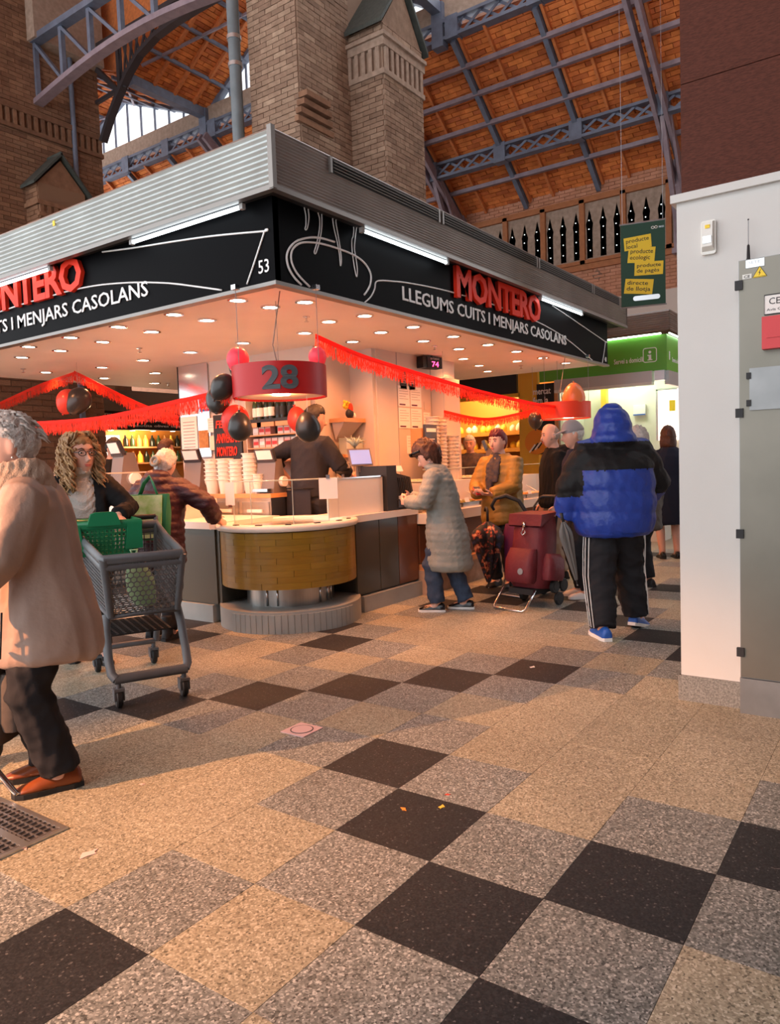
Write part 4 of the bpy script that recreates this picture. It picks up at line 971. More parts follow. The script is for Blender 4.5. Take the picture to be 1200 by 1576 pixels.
# baskets on the left counter
for k in range(3):
    t = E('food_tray', ['tray of food nearest the round counter on the left side', 'middle food tray behind the left glass', 'food tray at the far end of the left glass'][k], 'tray', (3.02, 4.5+.9*k, 1.03))
    MB().bb((-.2, -.35, 0), (.2, .35, .03)).build('tray', 'inox', t); b = MB()
    for q in range(24): b.ell((RND.uniform(-.15, .15), RND.uniform(-.3, .3), .045), (.035, .03, .025), None, 7, 5)
    b.build('food', ['food_gold', 'food_pale', 'food_gold'][k], t, smooth=True, kind='stuff')

# ---- hanging rings, garlands and balloons
def ring_sign(label, c, z0, z1, num, mat, face):
    t = E('ring_sign', label, 'sign', (c[0], c[1], z0)); h = z1-z0; R0 = .32
    MB().lathe([(R0-.012, 0), (R0, 0), (R0, h), (R0-.012, h), (R0-.012, 0)], n=56, cap=False).build('ring', mat, t, smooth=40)
    MB().lathe([(R0-.013, .014), (.001, .010)], n=40, cap=False).build('diffuser', 'ceil_white', t, smooth=40)
    MB().lathe([(.06, .012), (.06, .004), (.001, .003)], (-.1, -.1, 0), n=16, cap=False).build('lamp_disc', 'spot_glow', t, smooth=40)
    for a in (face+1.0, face-1.0, face+PI): MB().tube([(R0*.97*math.cos(a), R0*.97*math.sin(a), h), (R0*.97*math.cos(a), R0*.97*math.sin(a), 2.50-z0)], .0025, 5).build('cable', 'grey_metal', t); 
    for a in (face+1.0, face-1.0): MB().bb((R0*.97*math.cos(a)-.02, R0*.97*math.sin(a)-.02, 2.47-z0), (R0*.97*math.cos(a)+.02, R0*.97*math.sin(a)+.02, 2.5-z0)).build('cable_mount', 'chrome', t)
    MB().tube([(0, 0, .012), (.01, .02, h), (-.02, .03, h+.15), (.02, -.02, 2.50-z0)], .004, 6).build('power_cord', 'device_grey', t, smooth=True)
    if num:
        o = text('numerals', num, Matrix.Identity(4), 'number_grey', t, (.235, .155), extrude=.006, bold=.03, res=6)
        for v in o.data.vertices:
            x, y, z = v.co; a = face+(x-.1175)/R0-.0; v.co = V((R0+z+.001)*math.cos(a), (R0+z+.001)*math.sin(a), y+.028)
    l = bpy.data.lights.new('ring_light', 'POINT'); l.energy = 5; l.color = WARM; l.shadow_soft_size = .06; lo_ = bpy.data.objects.new('ring_light', l); link(lo_, t); lo_.location = (-.1, -.1, -.03)
    return t
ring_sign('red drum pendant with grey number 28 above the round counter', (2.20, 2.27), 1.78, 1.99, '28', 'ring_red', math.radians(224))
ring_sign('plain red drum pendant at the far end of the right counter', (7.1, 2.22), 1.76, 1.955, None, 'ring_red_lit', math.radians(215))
def garland(label, P, drop=.125, seed=0, ties=()):
    P = [Vector(p) for p in P]; Q = []
    for k in range(len(P)-1):
        p0, p1, p2, p3 = P[max(k-1, 0)], P[k], P[k+1], P[min(k+2, len(P)-1)]
        m = max(2, int((p2-p1).length/.012))
        for q in range(m):
            s = q/m; Q.append(.5*((2*p1)+(p2-p0)*s+(2*p0-5*p1+4*p2-p3)*s*s+(3*p1-p0-3*p2+p3)*s**3))
    Q.append(P[-1]); t = E('fringe_garland', label, 'garland', P[0]); r = random.Random(seed)
    b = MB(); bh = .032
    n = len(Q)
    for k in range(n-1):
        a, c = Q[k]-P[0], Q[k+1]-P[0]; d = (c-a); nn = V(-d.y, d.x, 0); nn = nn.normalized()*.004 if nn.length > 1e-6 else V(.004, 0, 0)
        b.add([a+nn, c+nn, c+nn-V(0, 0, bh), a+nn-V(0, 0, bh), a-nn, c-nn, c-nn-V(0, 0, bh), a-nn-V(0, 0, bh)], [(0, 1, 2, 3), (7, 6, 5, 4), (0, 4, 5, 1), (3, 2, 6, 7)])
    b.build('band', 'fringe_red', t)
    b = MB()
    for k in range(n-1):
        a, c = Q[k]-P[0], Q[k+1]-P[0]; d = c-a; nn = V(-d.y, d.x, 0)
        nn = nn.normalized() if nn.length > 1e-6 else V(1, 0, 0)
        for s in (-1, 1):
            if r.random() < .10: continue
            L = drop*r.uniform(.78, 1.08); p = a+d*r.uniform(0, .5)-V(0, 0, bh*.7)+nn*.005*s; w = d*r.uniform(.5, .8); q = nn*r.uniform(-.006, .012)*s+d*r.uniform(-.35, .35)
            mid = p-V(0, 0, L*.55)+nn*.006*s; e = p-V(0, 0, L-bh*.7)+q
            b.add([p, p+w, mid+w, mid, e+w*.85, e], [(0, 1, 2, 3), (3, 2, 4, 5)])
    b.build('fringe', 'fringe_red', t, kind='stuff')
    for p in ties: MB().tube([Vector(p)-P[0], V(p[0], p[1], 2.505)-P[0]], .0015, 4).build('tie', 'grey_metal', t)
    return t
garland('red fringe garland sweeping from the ceiling over the right counter', [(2.42, 2.12, 2.22), (2.97, 2.12, 2.13), (3.83, 2.12, 2.05), (4.81, 2.12, 1.97), (6.1, 2.14, 1.91), (6.82, 2.2, 1.91)], seed=1)
garland('long red fringe garland drooping in front of the left counter', [(2.0, 2.5, 1.89), (2.05, 2.76, 1.86), (2.05, 3.18, 1.83), (2.05, 3.74, 1.79), (2.05, 4.26, 1.77), (2.05, 5.04, 1.785), (2.05, 5.9, 1.83)], seed=2)
garland('red fringe garland peaked at the ceiling deep inside the stall, left', [(3.4, 8.27, 2.26), (3.4, 7.34, 2.40), (3.4, 6.64, 2.47), (3.4, 6.55, 2.47), (3.4, 6.04, 2.27), (3.4, 5.38, 2.02), (3.4, 4.82, 1.86)], seed=3)
garland('red fringe garland stretched over the mustard jacket, behind', [(5.5, 2.95, 1.86), (6.42, 2.9, 1.80), (7.72, 2.9, 1.95)], drop=.10, seed=4, ties=((5.5, 2.95, 1.86), (7.72, 2.9, 1.95)))
def balloon(label, c, r, mat, tilt=(0, 0), string=None):
    t = E('balloon', label, 'balloon', c, 0, 'party balloons'); R = Matrix.Rotation(tilt[0], 3, 'X') @ Matrix.Rotation(tilt[1], 3, 'Y')
    prof = []
    for k in range(15):
        a = PI*k/14; prof.append((r*math.sin(a)*(1-.12*max(0, math.cos(a))), -r*1.12*math.cos(a)*(1.18 if a < PI/2 else 1)))
    prof = [(p[0], p[1]) for p in prof]
    MB().lathe(prof, n=22, R=R).build('skin', mat, t, smooth=True)
    if string: MB().tube([(0, 0, r*.9), (0, 0, string-c[2])], .0012, 4).build('string', 'grey_metal', t)
    zz = -r*1.12*1.18
    MB().lathe([(.004, zz+.004), (.012, zz-.012), (.001, zz-.012)], n=8, R=R).build('knot', mat, t, smooth=True)
balloon('pink balloon on the left top edge of the number 28 ring', (2.07, 2.53, 2.055), .078, 'balloon_pink')
balloon('smaller pink balloon on the right top edge of the number 28 ring', (2.36, 2.06, 2.05), .062, 'balloon_pink')
balloon('upper black balloon left of the number 28 ring', (1.97, 2.58, 1.87), .082, 'balloon_black', (.5, .4))
balloon('brownish black balloon behind the upper black one at the ring', (2.08, 2.76, 1.80), .088, 'balloon_black', (-.4, .5))
balloon('coral balloon tucked behind the black one below the ring', (2.14, 2.66, 1.65), .10, 'balloon_coral', (.3, 0))
balloon('round black balloon hanging below the left of the ring', (2.02, 2.49, 1.585), .083, 'balloon_black', (PI, 0), 1.82)
balloon('black balloon hanging in front of the vendor\'s back', (2.30, 2.12, 1.565), .088, 'balloon_black', (PI, .2), 1.80)
balloon('coral balloon peeping out behind the black balloon at the vendor', (2.40, 2.30, 1.635), .075, 'balloon_coral', (PI, .3))
balloon('coral balloon under the peaked garland at the left', (3.05, 6.20, 2.10), .115, 'balloon_coral', (.2, .3))
balloon('dark brown balloon beside the coral one under the peaked garland', (3.12, 6.10, 2.10), .13, 'balloon_black', (.3, .5), 2.505)
balloon('orange balloon on top of the plain red ring at the right', (7.0, 2.05, 2.0), .135, 'balloon_orange', (PI, 0))
balloon('dark balloon hanging left of the plain red ring', (6.85, 2.48, 1.76), .088, 'balloon_black')
balloon('black balloon behind the pink one, half hidden left of the cable', (2.16, 2.62, 2.03), .07, 'balloon_black', (.3, 0))

# ================================================================== NEIGHBOURING STALLS
gs = E('info_stall', 'green home delivery stall with shutter behind the black sign', 'stall', (9.67, 2.6, 0))
mbp(MB().bb((9.67, 1.73, 2.5), (9.72, 3.66, 3.02)).bb((9.67, 1.68, 2.5), (12.5, 1.73, 3.02)), 'sign_panel', 'green_sign', gs)
onroot(text('lettering', 'Servei a domicili', frame((9.668, 2.45, 2.655), FL, UP), 'letter_white', None, (.43, .075), extrude=.003, bold=.012), gs)
mbp(MB().bb((9.664, 1.90, 2.675), (9.669, 1.936, 2.745)).bb((9.664, 1.936, 2.728), (9.669, 1.952, 2.745)).bb((9.664, 1.884, 2.665), (9.669, 1.952, 2.678)).lathe([(.001, 0), (.02, 0), (.02, .004)], (9.667, 1.918, 2.783), 14, R=Matrix.Rotation(-PI/2, 3, 'Y')), 'info_mark', 'letter_white', gs)
onroot(text('lettering', 'Servei a domicili', frame((9.95, 1.678, 2.64), FR, UP), 'letter_white', None, (.5, .07), extrude=.003, bold=.012), gs)
onroot(text('info_mark', 'i', frame((9.78, 1.678, 2.66), FR, UP), 'letter_white', None, (.055, .125), extrude=.003, bold=.04), gs)
def rr(cx, cz, w, h, r=.03, n=4):
    out = []
    for sx, sz, a0 in ((1, 1, 0), (-1, 1, PI/2), (-1, -1, PI), (1, -1, 3*PI/2)):
        for k in range(n+1): a = a0+PI/2*k/n; out.append((cx+sx*(w/2-r)+r*math.cos(a), cz+sz*(h/2-r)+r*math.sin(a)))
    return out
mbp(MB().tube([V(9.664, y, z) for y, z in rr(1.918, 2.74, .19, .2)], .006, 6, closed=True), 'info_frame', 'letter_white', gs)
pr = corr(3.06, 3.34, 9, .012); b = MB(); b.loft([[V(9.60-o, y, z) for z, o in pr] for y in (5.0, 1.62)], cap=False, closed=False); b.loft([[V(x, 1.62-o, z) for z, o in pr] for x in (9.6, 12.5)], cap=False, closed=False)
mbp(b, 'fascia', 'corr_bronze', gs, smooth=60); mbp(MB().bb((9.6, 1.62, 3.32), (12.5, 5.0, 3.35)), 'deck', 'corr_trim', gs); mbp(MB().bb((9.56, 2.4, 3.2), (9.6, 3.2, 3.3)), 'vent', 'black_mat', gs)
mbp(MB().tube([(9.64, 1.75, 3.03), (9.64, 3.6, 3.03)], .012, 8).tube([(9.7, 1.65, 3.03), (11.5, 1.65, 3.03)], .012, 8), 'tube_lamp', 'green_glow', gs)
mbp(MB().bb((9.55, 1.86, 2.34), (9.67, 3.36, 2.5)), 'shutter_box', 'shutter', gs); mbp(MB().bb((9.54, 1.86, 2.30), (9.66, 3.36, 2.34)), 'shutter_rail', 'white_plastic', gs)
mbp(MB().bb((9.6, 1.70, 2.36), (9.75, 1.84, 2.5)), 'hinge_block', 'galv', gs); mbp(MB().bb((9.7, 1.66, 2.3), (12.5, 1.72, 2.5)), 'side_shutter', 'shutter', gs)
mbp(MB().bb((10.65, 1.73, 0), (10.75, 3.66, 2.9)).bb((9.7, 3.3, 0), (10.65, 3.36, 2.9)), 'inner_wall', 'info_wall', gs)
mbp(MB().bb((9.62, 3.30, 0), (9.72, 3.36, 2.5)), 'jamb', 'galv', gs); mbp(MB().bb((10.4, 2.83, 0), (10.5, 2.92, 2.4)), 'post', 'stall_yellow', gs)
mbp(MB().bb((9.6, 1.76, 0), (10.1, 3.3, 1.05)), 'counter', 'white_plastic', gs); mbp(MB().bb((10.6, 2.27, 1.93), (10.645, 2.46, 2.09)), 'notice', 'paper', gs); mbp(MB().bb((10.59, 2.27, 1.92), (10.6, 2.46, 1.94)), 'notice_edge', 'blue_label', gs)
mbp(MB().bb((10.55, 1.76, 1.5), (10.64, 2.05, 2.3)), 'hatch', 'lit_panel', gs); mbp(MB().bb((10.52, 2.05, 1.5), (10.64, 2.08, 2.3)).bb((10.52, 1.76, 2.28), (10.64, 2.08, 2.31)), 'hatch_frame', 'galv', gs)
mbp(MB().bb((10.53, 1.79, 1.95), (10.55, 1.88, 2.12)), 'sticker', 'yellow', gs)
for k, y in enumerate((2.6, 2.3)):
    mbp(MB().lathe([(.06, 0), (.001, -.004)], (10.2, y, 2.88), 12), 'ceiling_spot', 'spot_glow', gs)
mbp(MB().bb((9.72, 1.75, 2.88), (10.65, 3.3, 2.9)), 'ceiling_panel', 'ceil_white', gs)
l = bpy.data.lights.new('stall_light', 'POINT'); l.energy = 26; l.color = (1, .98, .86); l.shadow_soft_size = .15; lo_ = bpy.data.objects.new('stall_light', l); link(lo_, gs); lo_.location = (.5, 0, 2.7)
# hanging banner
bn = E('hanging_banner', 'dark green hanging banner with four yellow labels', 'banner', (6.52, 1.31, 2.87)); bn.rotation_euler = (0, 0, math.atan2(-.43, .11))
MB().bb((0, -.006, 0), (.445, .006, .87)).build('cloth', 'banner_green', bn)
MB().tube([(-.01, 0, .87), (.455, 0, .87)], .01, 8).build('rod', 'grey_metal', bn); MB().tube([(-.01, 0, 0), (.455, 0, 0)], .008, 8).build('rod', 'grey_metal', bn)
for x in (.02, .425): MB().tube([(x, 0, .87), (x, 0, 5.2)], .002, 4).build('wire', 'grey_metal', bn)
for k, (x0, x1, y0, y1, tt, rot) in enumerate(((350, 505, 150, 235, 'producte\nlocal', .06), (372, 525, 212, 315, 'producte\necologic', -.10), (408, 570, 298, 386, 'producte\nde pagès', -.05), (350, 512, 388, 486, 'directe\nde llotja', -.13))):
    u0, w = (x0-330)/252*.445, (x1-x0)/252*.445; v0, h = (548-y1)/465*.87, (y1-y0)/465*.87
    R = Matrix.Rotation(-rot, 3, 'Y'); lb = MB().box((u0+w/2, -.0075-.0004*k, v0+h/2), (w, .002, h*.84), R).build('label', 'banner_yellow', bn)
    m4 = Matrix.Translation(V(u0+w/2, -.0087-.0004*k, v0+h/2)) @ R.to_4x4() @ frame((-w*.42, 0, -h*.32), FR, UP); text('lettering', tt, m4, 'banner_ink', lb, (w*.84, h*.64), extrude=.001, bold=.01)
MB().prism(rr(.255, .085, .27, .05, .024), (0, -.0075, 0), (1, 0, 0), (0, 0, 1), .002).build('pill', 'galv', bn)
b = MB()
for s in (0, .032): b.tube([(.325+s+.014*math.cos(a*PI/6), -.008, .80+.012*math.sin(a*PI/6)) for a in range(12)], .003, 5, closed=True)
b.build('logo', 'label_white', bn); text('logo_text', 'mercats', frame((.385, -.008, .79), FR, UP), 'galv', bn, (.05, .02), extrude=.001)
# fruit and egg stall behind the mustard jacket
fs = E('fruit_stall', 'orange lit fruit stall behind the right end of the counter', 'stall', (10.3, 5.2, 0))
mbp(MB().bb((11.1, 3.75, 0), (11.2, 7.5, 2.95)), 'back_wall', 'stall_orange', fs)
mbp(MB().bb((9.67, 4.06, 2.36), (9.75, 7.5, 2.72)), 'header', 'black_mat', fs); mbp(MB().bb((9.65, 4.0, 2.30), (9.74, 7.5, 2.36)), 'header_rail', 'stall_yellow', fs)
mbp(MB().bb((9.65, 3.69, 0), (9.75, 4.02, 2.95)), 'post', 'stall_yellow', fs)
mbp(MB().bb((9.75, 3.7, 2.72), (11.2, 7.5, 2.78)), 'ceiling_panel', 'ceil_white', fs)
for z in (1.12, 1.42, 1.72): mbp(MB().bb((10.55, 4.05, z), (11.1, 7.2, z+.04)).bb((10.55, 4.05, z+.04), (10.57, 7.2, z+.07)), 'shelf', 'stall_orange', fs)
mbp(MB().bb((9.75, 4.1, 0), (10.5, 7.4, .95)), 'counter', 'panel_brown', fs)
l = bpy.data.lights.new('stall_light', 'POINT'); l.energy = 70; l.color = (1, .72, .38); l.shadow_soft_size = .15; lo_ = bpy.data.objects.new('stall_light', l); link(lo_, fs); lo_.location = (-.1, 0, 2.55)
fruit = {}
for m in ('fruit_yellow', 'fruit_white', 'fruit_orange', 'fruit_red', 'food_pale'):
    me = MB().lathe([(.004, -.07), (.04, -.06), (.062, -.01), (.055, .04), (.02, .075), (.006, .08)], n=12).mesh('fruit', True); me.materials.append(MT[m]); fruit[m] = me
for rI, (z, seq) in enumerate(((1.76, ['fruit_yellow', 'fruit_yellow', 'fruit_white', 'fruit_white', 'fruit_yellow', 'fruit_white']), (1.46, ['fruit_yellow', 'fruit_white', 'fruit_yellow']), (1.16, ['food_pale', 'fruit_white', 'fruit_orange', 'food_pale', 'fruit_red']))):
    for k in range(19):
        m = seq[k % len(seq)]; cname = {'fruit_yellow': 'yellow', 'fruit_white': 'pale', 'fruit_orange': 'orange', 'fruit_red': 'red', 'food_pale': 'beige'}[m]
        o = inst(fruit[m], 'fruit', None, (10.66+.06*(k % 2), 4.2+.15*k, z+.07), (0, 0, k), (1, 1, 1+.25*((k*7) % 3)/2))
        tag(o, ORD[k]+' fruit from the right, '+cname+', on the '+['top', 'middle', 'bottom'][rI]+' shelf of the orange stall', 'fruit', 'fruit on the orange stall shelves')
bd = E('text_board', 'black market board with white words beside the orange post', 'sign', (9.64, 3.69, 1.35))
MB().bb((-.02, -.30, 0), (0, 0, 1.12)).build('board', 'black_mat', bd); MB().bb((-.03, -.36, 0), (.02, -.30, 1.12)).build('frame', 'shelf_wood', bd)
text('lettering', 'mercat\nfem la\ncuina\nmés', frame((-.022, .06, .52), FL, UP), 'letter_white', bd, (.30, .52), extrude=.002, bold=.015)
MB().lathe([(.001, .004), (.2, .004), (.2, 0)], (-.025, .02, .20), 28, R=Matrix.Rotation(-PI/2, 3, 'Y')).build('disc', 'fruit_orange', bd)
for k in range(4): MB().box((-.034, -.06+.05*k, .16-.02*k), (.006, .022, .16), Matrix.Rotation(.7, 3, 'X')).build('finger_mark', 'letter_white' if k % 2 else 'black_mat', bd)
# dark brick pier and bottle stall behind the left part
bp_ = E('brick_pier', 'dark brick pier behind the peaked garland at the left', 'pier', (4.4, 9.2, 0))
mbp(MB().bb((2.2, 9.0, 0), (5.38, 9.5, 3.6)), 'core', 'mortar_l', bp_)
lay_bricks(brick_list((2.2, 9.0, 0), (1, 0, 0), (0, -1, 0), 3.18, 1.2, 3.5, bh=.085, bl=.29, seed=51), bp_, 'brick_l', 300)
mbp(MB().bb((4.95, 8.93, 0), (5.02, 8.99, 3.4)), 'conduit', 'steel_blue', bp_)
ss = E('bottle_stall', 'far lit stall with white printed header behind the maroon jacket', 'stall', (7.2, 10.2, 0))
mbp(MB().bb((5.6, 10.2, 2.06), (9.5, 10.3, 2.38)), 'header', 'black_mat', ss)
for k in range(3): onroot(text('header_line', 'pernil formatge embotits olives conserves pernil formatge vins', frame((5.7, 10.198, 2.29-.095*k), FR, UP), 'letter_white', None, (3.7, .06), extrude=.002, bold=.01), ss)
mbp(MB().bb((5.6, 10.15, 2.38), (9.5, 10.35, 2.75)), 'fascia', 'corr_trim', ss); mbp(MB().bb((5.6, 11.0, 0), (9.5, 11.1, 2.1)), 'back_wall', 'stall_orange', ss)
mbp(MB().bb((6.28, 10.6, 1.35), (6.75, 10.62, 1.98)), 'lit_case', 'lit_panel', ss); mbp(MB().bb((5.6, 10.3, 0), (9.5, 10.75, 1.15)), 'counter', 'panel_brown', ss)
for z in (1.45, 1.75): mbp(MB().bb((6.8, 10.75, z), (9.4, 11.0, z+.03)), 'shelf', 'shelf_wood', ss)
for k in range(5): mbp(MB().lathe([(.05, 0), (.001, -.006)], (6.4+.45*k, 10.35, 2.05), 10), 'spot', 'spot_glow', ss)
l = bpy.data.lights.new('stall_light', 'POINT'); l.energy = 50; l.color = (1, .62, .36); l.shadow_soft_size = .15; lo_ = bpy.data.objects.new('stall_light', l); link(lo_, ss); lo_.location = (0, .35, 1.98)
bme = {}
for m in ('bottle_dark', 'fruit_yellow', 'food_gold', 'bottle_green'):
    me = MB().lathe([(.002, 0), (.05, 0), (.05, .13), (.02, .18), (.018, .22), (.002, .222)], n=10).mesh('bottle', 40); me.materials.append(MT[m]); bme[m] = me
for rI, z in enumerate((1.48, 1.78)):
    for k in range(16):
        m = ['bottle_dark', 'fruit_yellow', 'food_gold', 'bottle_green'][(k*3+rI) % 4]
        o = inst(bme[m], 'bottle', None, (6.9+.15*k, 10.85, z)); tag(o, {'bottle_dark': 'black', 'fruit_yellow': 'yellow', 'food_gold': 'golden', 'bottle_green': 'green'}[m]+' bottle, '+ORD[k]+' from the left, on the '+['lower', 'upper'][rI]+' shelf of the far left stall', 'bottle', 'bottles on the far left stall')
S(MB().bb((2.0, 16, 0), (11, 16.3, 8)).build('wall_left', 'brick_l'))

# stall lamp off to the left whose warm beam falls across the aisle
lp = E('stall_spotlight', 'warm spotlight on a black post at the next stall to the left', 'lamp', (-3.5, 3.25, 0))
MB().lathe([(.14, 0), (.14, .02), (.03, .03), (.025, 2.75), (.001, 2.75)], n=16).build('post', 'black_mat', lp, smooth=40)
_d = (V(.12, 1.05, 0)-V(-3.5, 3.25, 2.8)).normalized(); _R = _d.to_track_quat('-Z', 'Y')
MB().lathe([(.001, .12), (.05, .12), (.075, -.05), (.07, -.05), (.045, .1)], (0, 0, 2.8), 18, R=_R.to_matrix()).build('shade', 'black_mat', lp, smooth=40)
MB().lathe([(.06, -.03), (.001, -.031)], (0, 0, 2.8), 16, R=_R.to_matrix(), cap=False).build('glow_disc', 'spot_glow', lp)
l = bpy.data.lights.new('stall_spotlight', 'SPOT'); l.energy = 2300; l.color = (1.0, .40, .15); l.spot_size = math.radians(37); l.spot_blend = .8; l.shadow_soft_size = .03
lo_ = bpy.data.objects.new('beam', l); link(lo_, lp); lo_.location = V(0, 0, 2.8)+_d*.08; lo_.rotation_mode = 'QUATERNION'; lo_.rotation_quaternion = _R
# ================================================================== FITTINGS ON THE RIGHT PILLAR
t = E('motion_sensor', 'cream motion sensor with amber light on the white pillar', 'sensor', (2.46, -.44, 2.29))
MB().prism(rr(0, .08, .07, .165, .012), (0, 0, 0), (0, -1, 0), (0, 0, 1), .02).build('base', 'white_plastic', t, smooth=40)
MB().add([V(-.02, -.03, .012), V(-.02, .03, .012), V(-.02, .03, .155), V(-.02, -.03, .155), V(-.05, -.024, .03), V(-.05, .024, .03), V(-.04, .024, .15), V(-.04, -.024, .15)], [(0, 1, 2, 3), (7, 6, 5, 4), (0, 4, 5, 1), (1, 5, 6, 2), (2, 6, 7, 3), (3, 7, 4, 0)]).build('body', 'white_plastic', t)
MB().bb((-.052, -.02, .045), (-.045, .02, .08)).build('lens', 'galv', t); MB().bb((-.046, -.012, .118), (-.04, .010, .135)).build('amber_light', 'yellow', t)
cb = E('steel_cabinet', 'tall brushed steel switch cabinet beside the white pillar', 'cabinet', (2.4, -1.05, 0))
mbp(MB().bb((2.40, -1.55, .0), (2.455, -.585, 2.22)), 'body', 'cabinet_kick', cb)
d_ = mbp(MB().bb((2.385, -1.54, .185), (2.40, -.59, 2.215)), 'door', 'cabinet_steel', cb)
mbp(MB().bb((2.383, -1.55, 0), (2.40, -.585, .178)), 'kick_plate', 'cabinet_kick', cb)
for z in (2.10, 1.49, .90, .31): MB().bb((2.372, -.606, z-.022), (2.39, -.572, z+.022)).build('hinge', 'black_mat', d_)
d2 = mbp(MB().bb((2.373, -1.2, 1.50), (2.386, -.635, 1.70)), 'small_door', 'cabinet_kick', cb)
for z in (1.535, 1.665): MB().bb((2.366, -.642, z-.015), (2.38, -.622, z+.015)).build('hinge', 'black_mat', d2)
mbp(MB().bb((2.381, -.70, 2.175), (2.386, -.62, 2.212)), 'rating_plate', 'galv', cb); mbp(MB().bb((2.381, -.645, 2.125), (2.386, -.605, 2.147)), 'ce_plate', 'white_plastic', cb)
onroot(text('ce_mark', 'CE', frame((2.3805, -.612, 2.129), FL, UP), 'black_mat', None, (.026, .013), extrude=.001), cb)
onroot(text('plate_mark', 'SETE', frame((2.3805, -.632, 2.193), FL, UP), 'grey_metal', None, (.05, .012), extrude=.001), cb)
mbp(MB().prism([(-.03, 0), (.03, 0), (0, .05)], (2.384, -.68, 2.125), (0, -1, 0), (0, 0, 1), .003), 'warning_triangle', 'yellow', cb)
mbp(MB().prism([(-.004, .008), (.004, .022), (0, .022), (.005, .038), (-.005, .02), (0, .02)], (2.3808, -.68, 2.125), (0, -1, 0), (0, 0, 1), .001), 'bolt_mark', 'black_mat', cb)
mbp(MB().tube([(-.03+2.4105, -.65, 2.128), (2.3805, -.71, 2.128), (2.3805, -.68, 2.176)], .0016, 4, closed=True), 'triangle_edge', 'black_mat', cb)
t = E('red_box', 'red alarm box at the right edge of the steel cabinet', 'box', (2.385, -.80, 1.78))
MB().bb((-.05, -.12, 0), (-.002, .105, .15)).build('case', 'red_box', t); MB().bb((-.055, -.1, .05), (-.05, .085, .13)).build('lid', 'red_box', t)
t = E('instruction_plate', 'white instruction plate above the red alarm box', 'plate', (2.385, -.80, 1.945)); MB().bb((-.006, -.12, 0), (-.002, .10, .09)).build('plate', 'label_white', t); MB().tube([(-.007, .1, 0), (-.007, .1, .09), (-.007, -.12, .09), (-.007, -.12, 0)], .003, 4, closed=True).build('border', 'black_mat', t)
text('lettering', 'CENTRAL', frame((-.0065, .08, .045), FL, UP), 'black_mat', t, (.18, .03), extrude=.001); text('small_print', 'Avis Ctra. Toll i pols', frame((-.0065, .09, .012), FL, UP), 'black_mat', t, (.19, .015), extrude=.001)
t = E('antenna', 'thin black antenna on top of the steel cabinet', 'antenna', (2.42, -.625, 2.22)); MB().lathe([(.012, 0), (.008, .01), (.006, .07), (.002, .075)], n=10).build('base', 'black_mat', t, smooth=40); MB().tube([(0, 0, .07), (0, 0, .19)], .0018, 6).build('whip', 'grey_metal', t); MB().ell((0, 0, .192), (.004, .004, .004), nu=8, nv=6).build('tip', 'black_mat', t)

# ================================================================== FLOOR FITTINGS
t = E('floor_grate', 'square mesh floor grate in a steel frame at the left edge', 'grate', (-.38, 1.55, 0))
MB().bb((-.27, -.27, .0005), (.25, .25, .002)).build('pit_shade', 'black_mat', t)  # black plate over the tiles stands for the shade below the grate
MB().bb((-.27, -.29, 0), (.25, -.27, .008)).bb((.25, -.29, 0), (.27, .27, .008)).bb((-.29, -.29, 0), (-.27, .27, .008)).bb((-.27, .25, 0), (.25, .27, .008)).build('frame', 'galv', t)
MB().bb((.10, -.27, .002), (.13, .25, .008)).build('divider', 'galv', t)
for k in range(17):
    MB().bb((-.27, -.265+.031*k, .002), (.25, -.259+.031*k, .007)).build('bar', 'grey_metal', t)
    MB().bb((-.265+.031*k, -.27, .002), (-.259+.031*k, .25, .0065)).build('cross_bar', 'grey_metal', t)
t = E('floor_drain', 'small square drain cover with round lid in the floor', 'drain', (1.1, 1.19, 0))
MB().bb((-.075, -.075, 0), (.075, .075, .004)).build('plate', 'petal', t); MB().lathe([(.052, .0042), (.052, .006), (.001, .006)], n=28).build('lid', 'petal', t, smooth=40); MB().lathe([(.053, .0041), (.058, .0041), (.058, .0052), (.053, .0052), (.053, .0041)], n=28, cap=False).build('rim', 'black_mat', t)
for k, (x, y, m, n_, s, lab) in enumerate((( .75, .165, 'leaf', 'fruit_yellow', .022, 'thin yellow scrap on the brown black tile'), (.66, .28, 'leaf', 'fruit_orange', .02, 'orange scrap on the brown black tile'), (.85, .2, 'leaf', 'fruit_red', .014, 'tiny red scrap on the brown black tile'),
                                  (-.18, 1.03, 'petal', 'petal', .045, 'pale pink petal scrap on the orange lit floor'), (-.27, 1.27, 'petal', 'petal', .03, 'small pink petal scrap beside the grate'), (.28, 1.35, 'petal', 'petal', .015, 'tiny pink scrap on the floor left of the drain'), (2.66, .66, 'petal', 'label_white', .03, 'white scrap of paper on the far dark tile'))):
    b = MB(); b.prism([(s*math.cos(a)*(1 if q % 2 else .55), .5*s*math.sin(a)*(1 if q % 2 else .6)) for q, a in enumerate([2*PI*i/9 for i in range(9)])], (0, 0, .0005), (math.cos(k), math.sin(k), 0), (-math.sin(k), math.cos(k), 0), .002)
    o = b.build('floor_scrap', n_); o.location = (x, y, 0); tag(o, lab, 'litter')

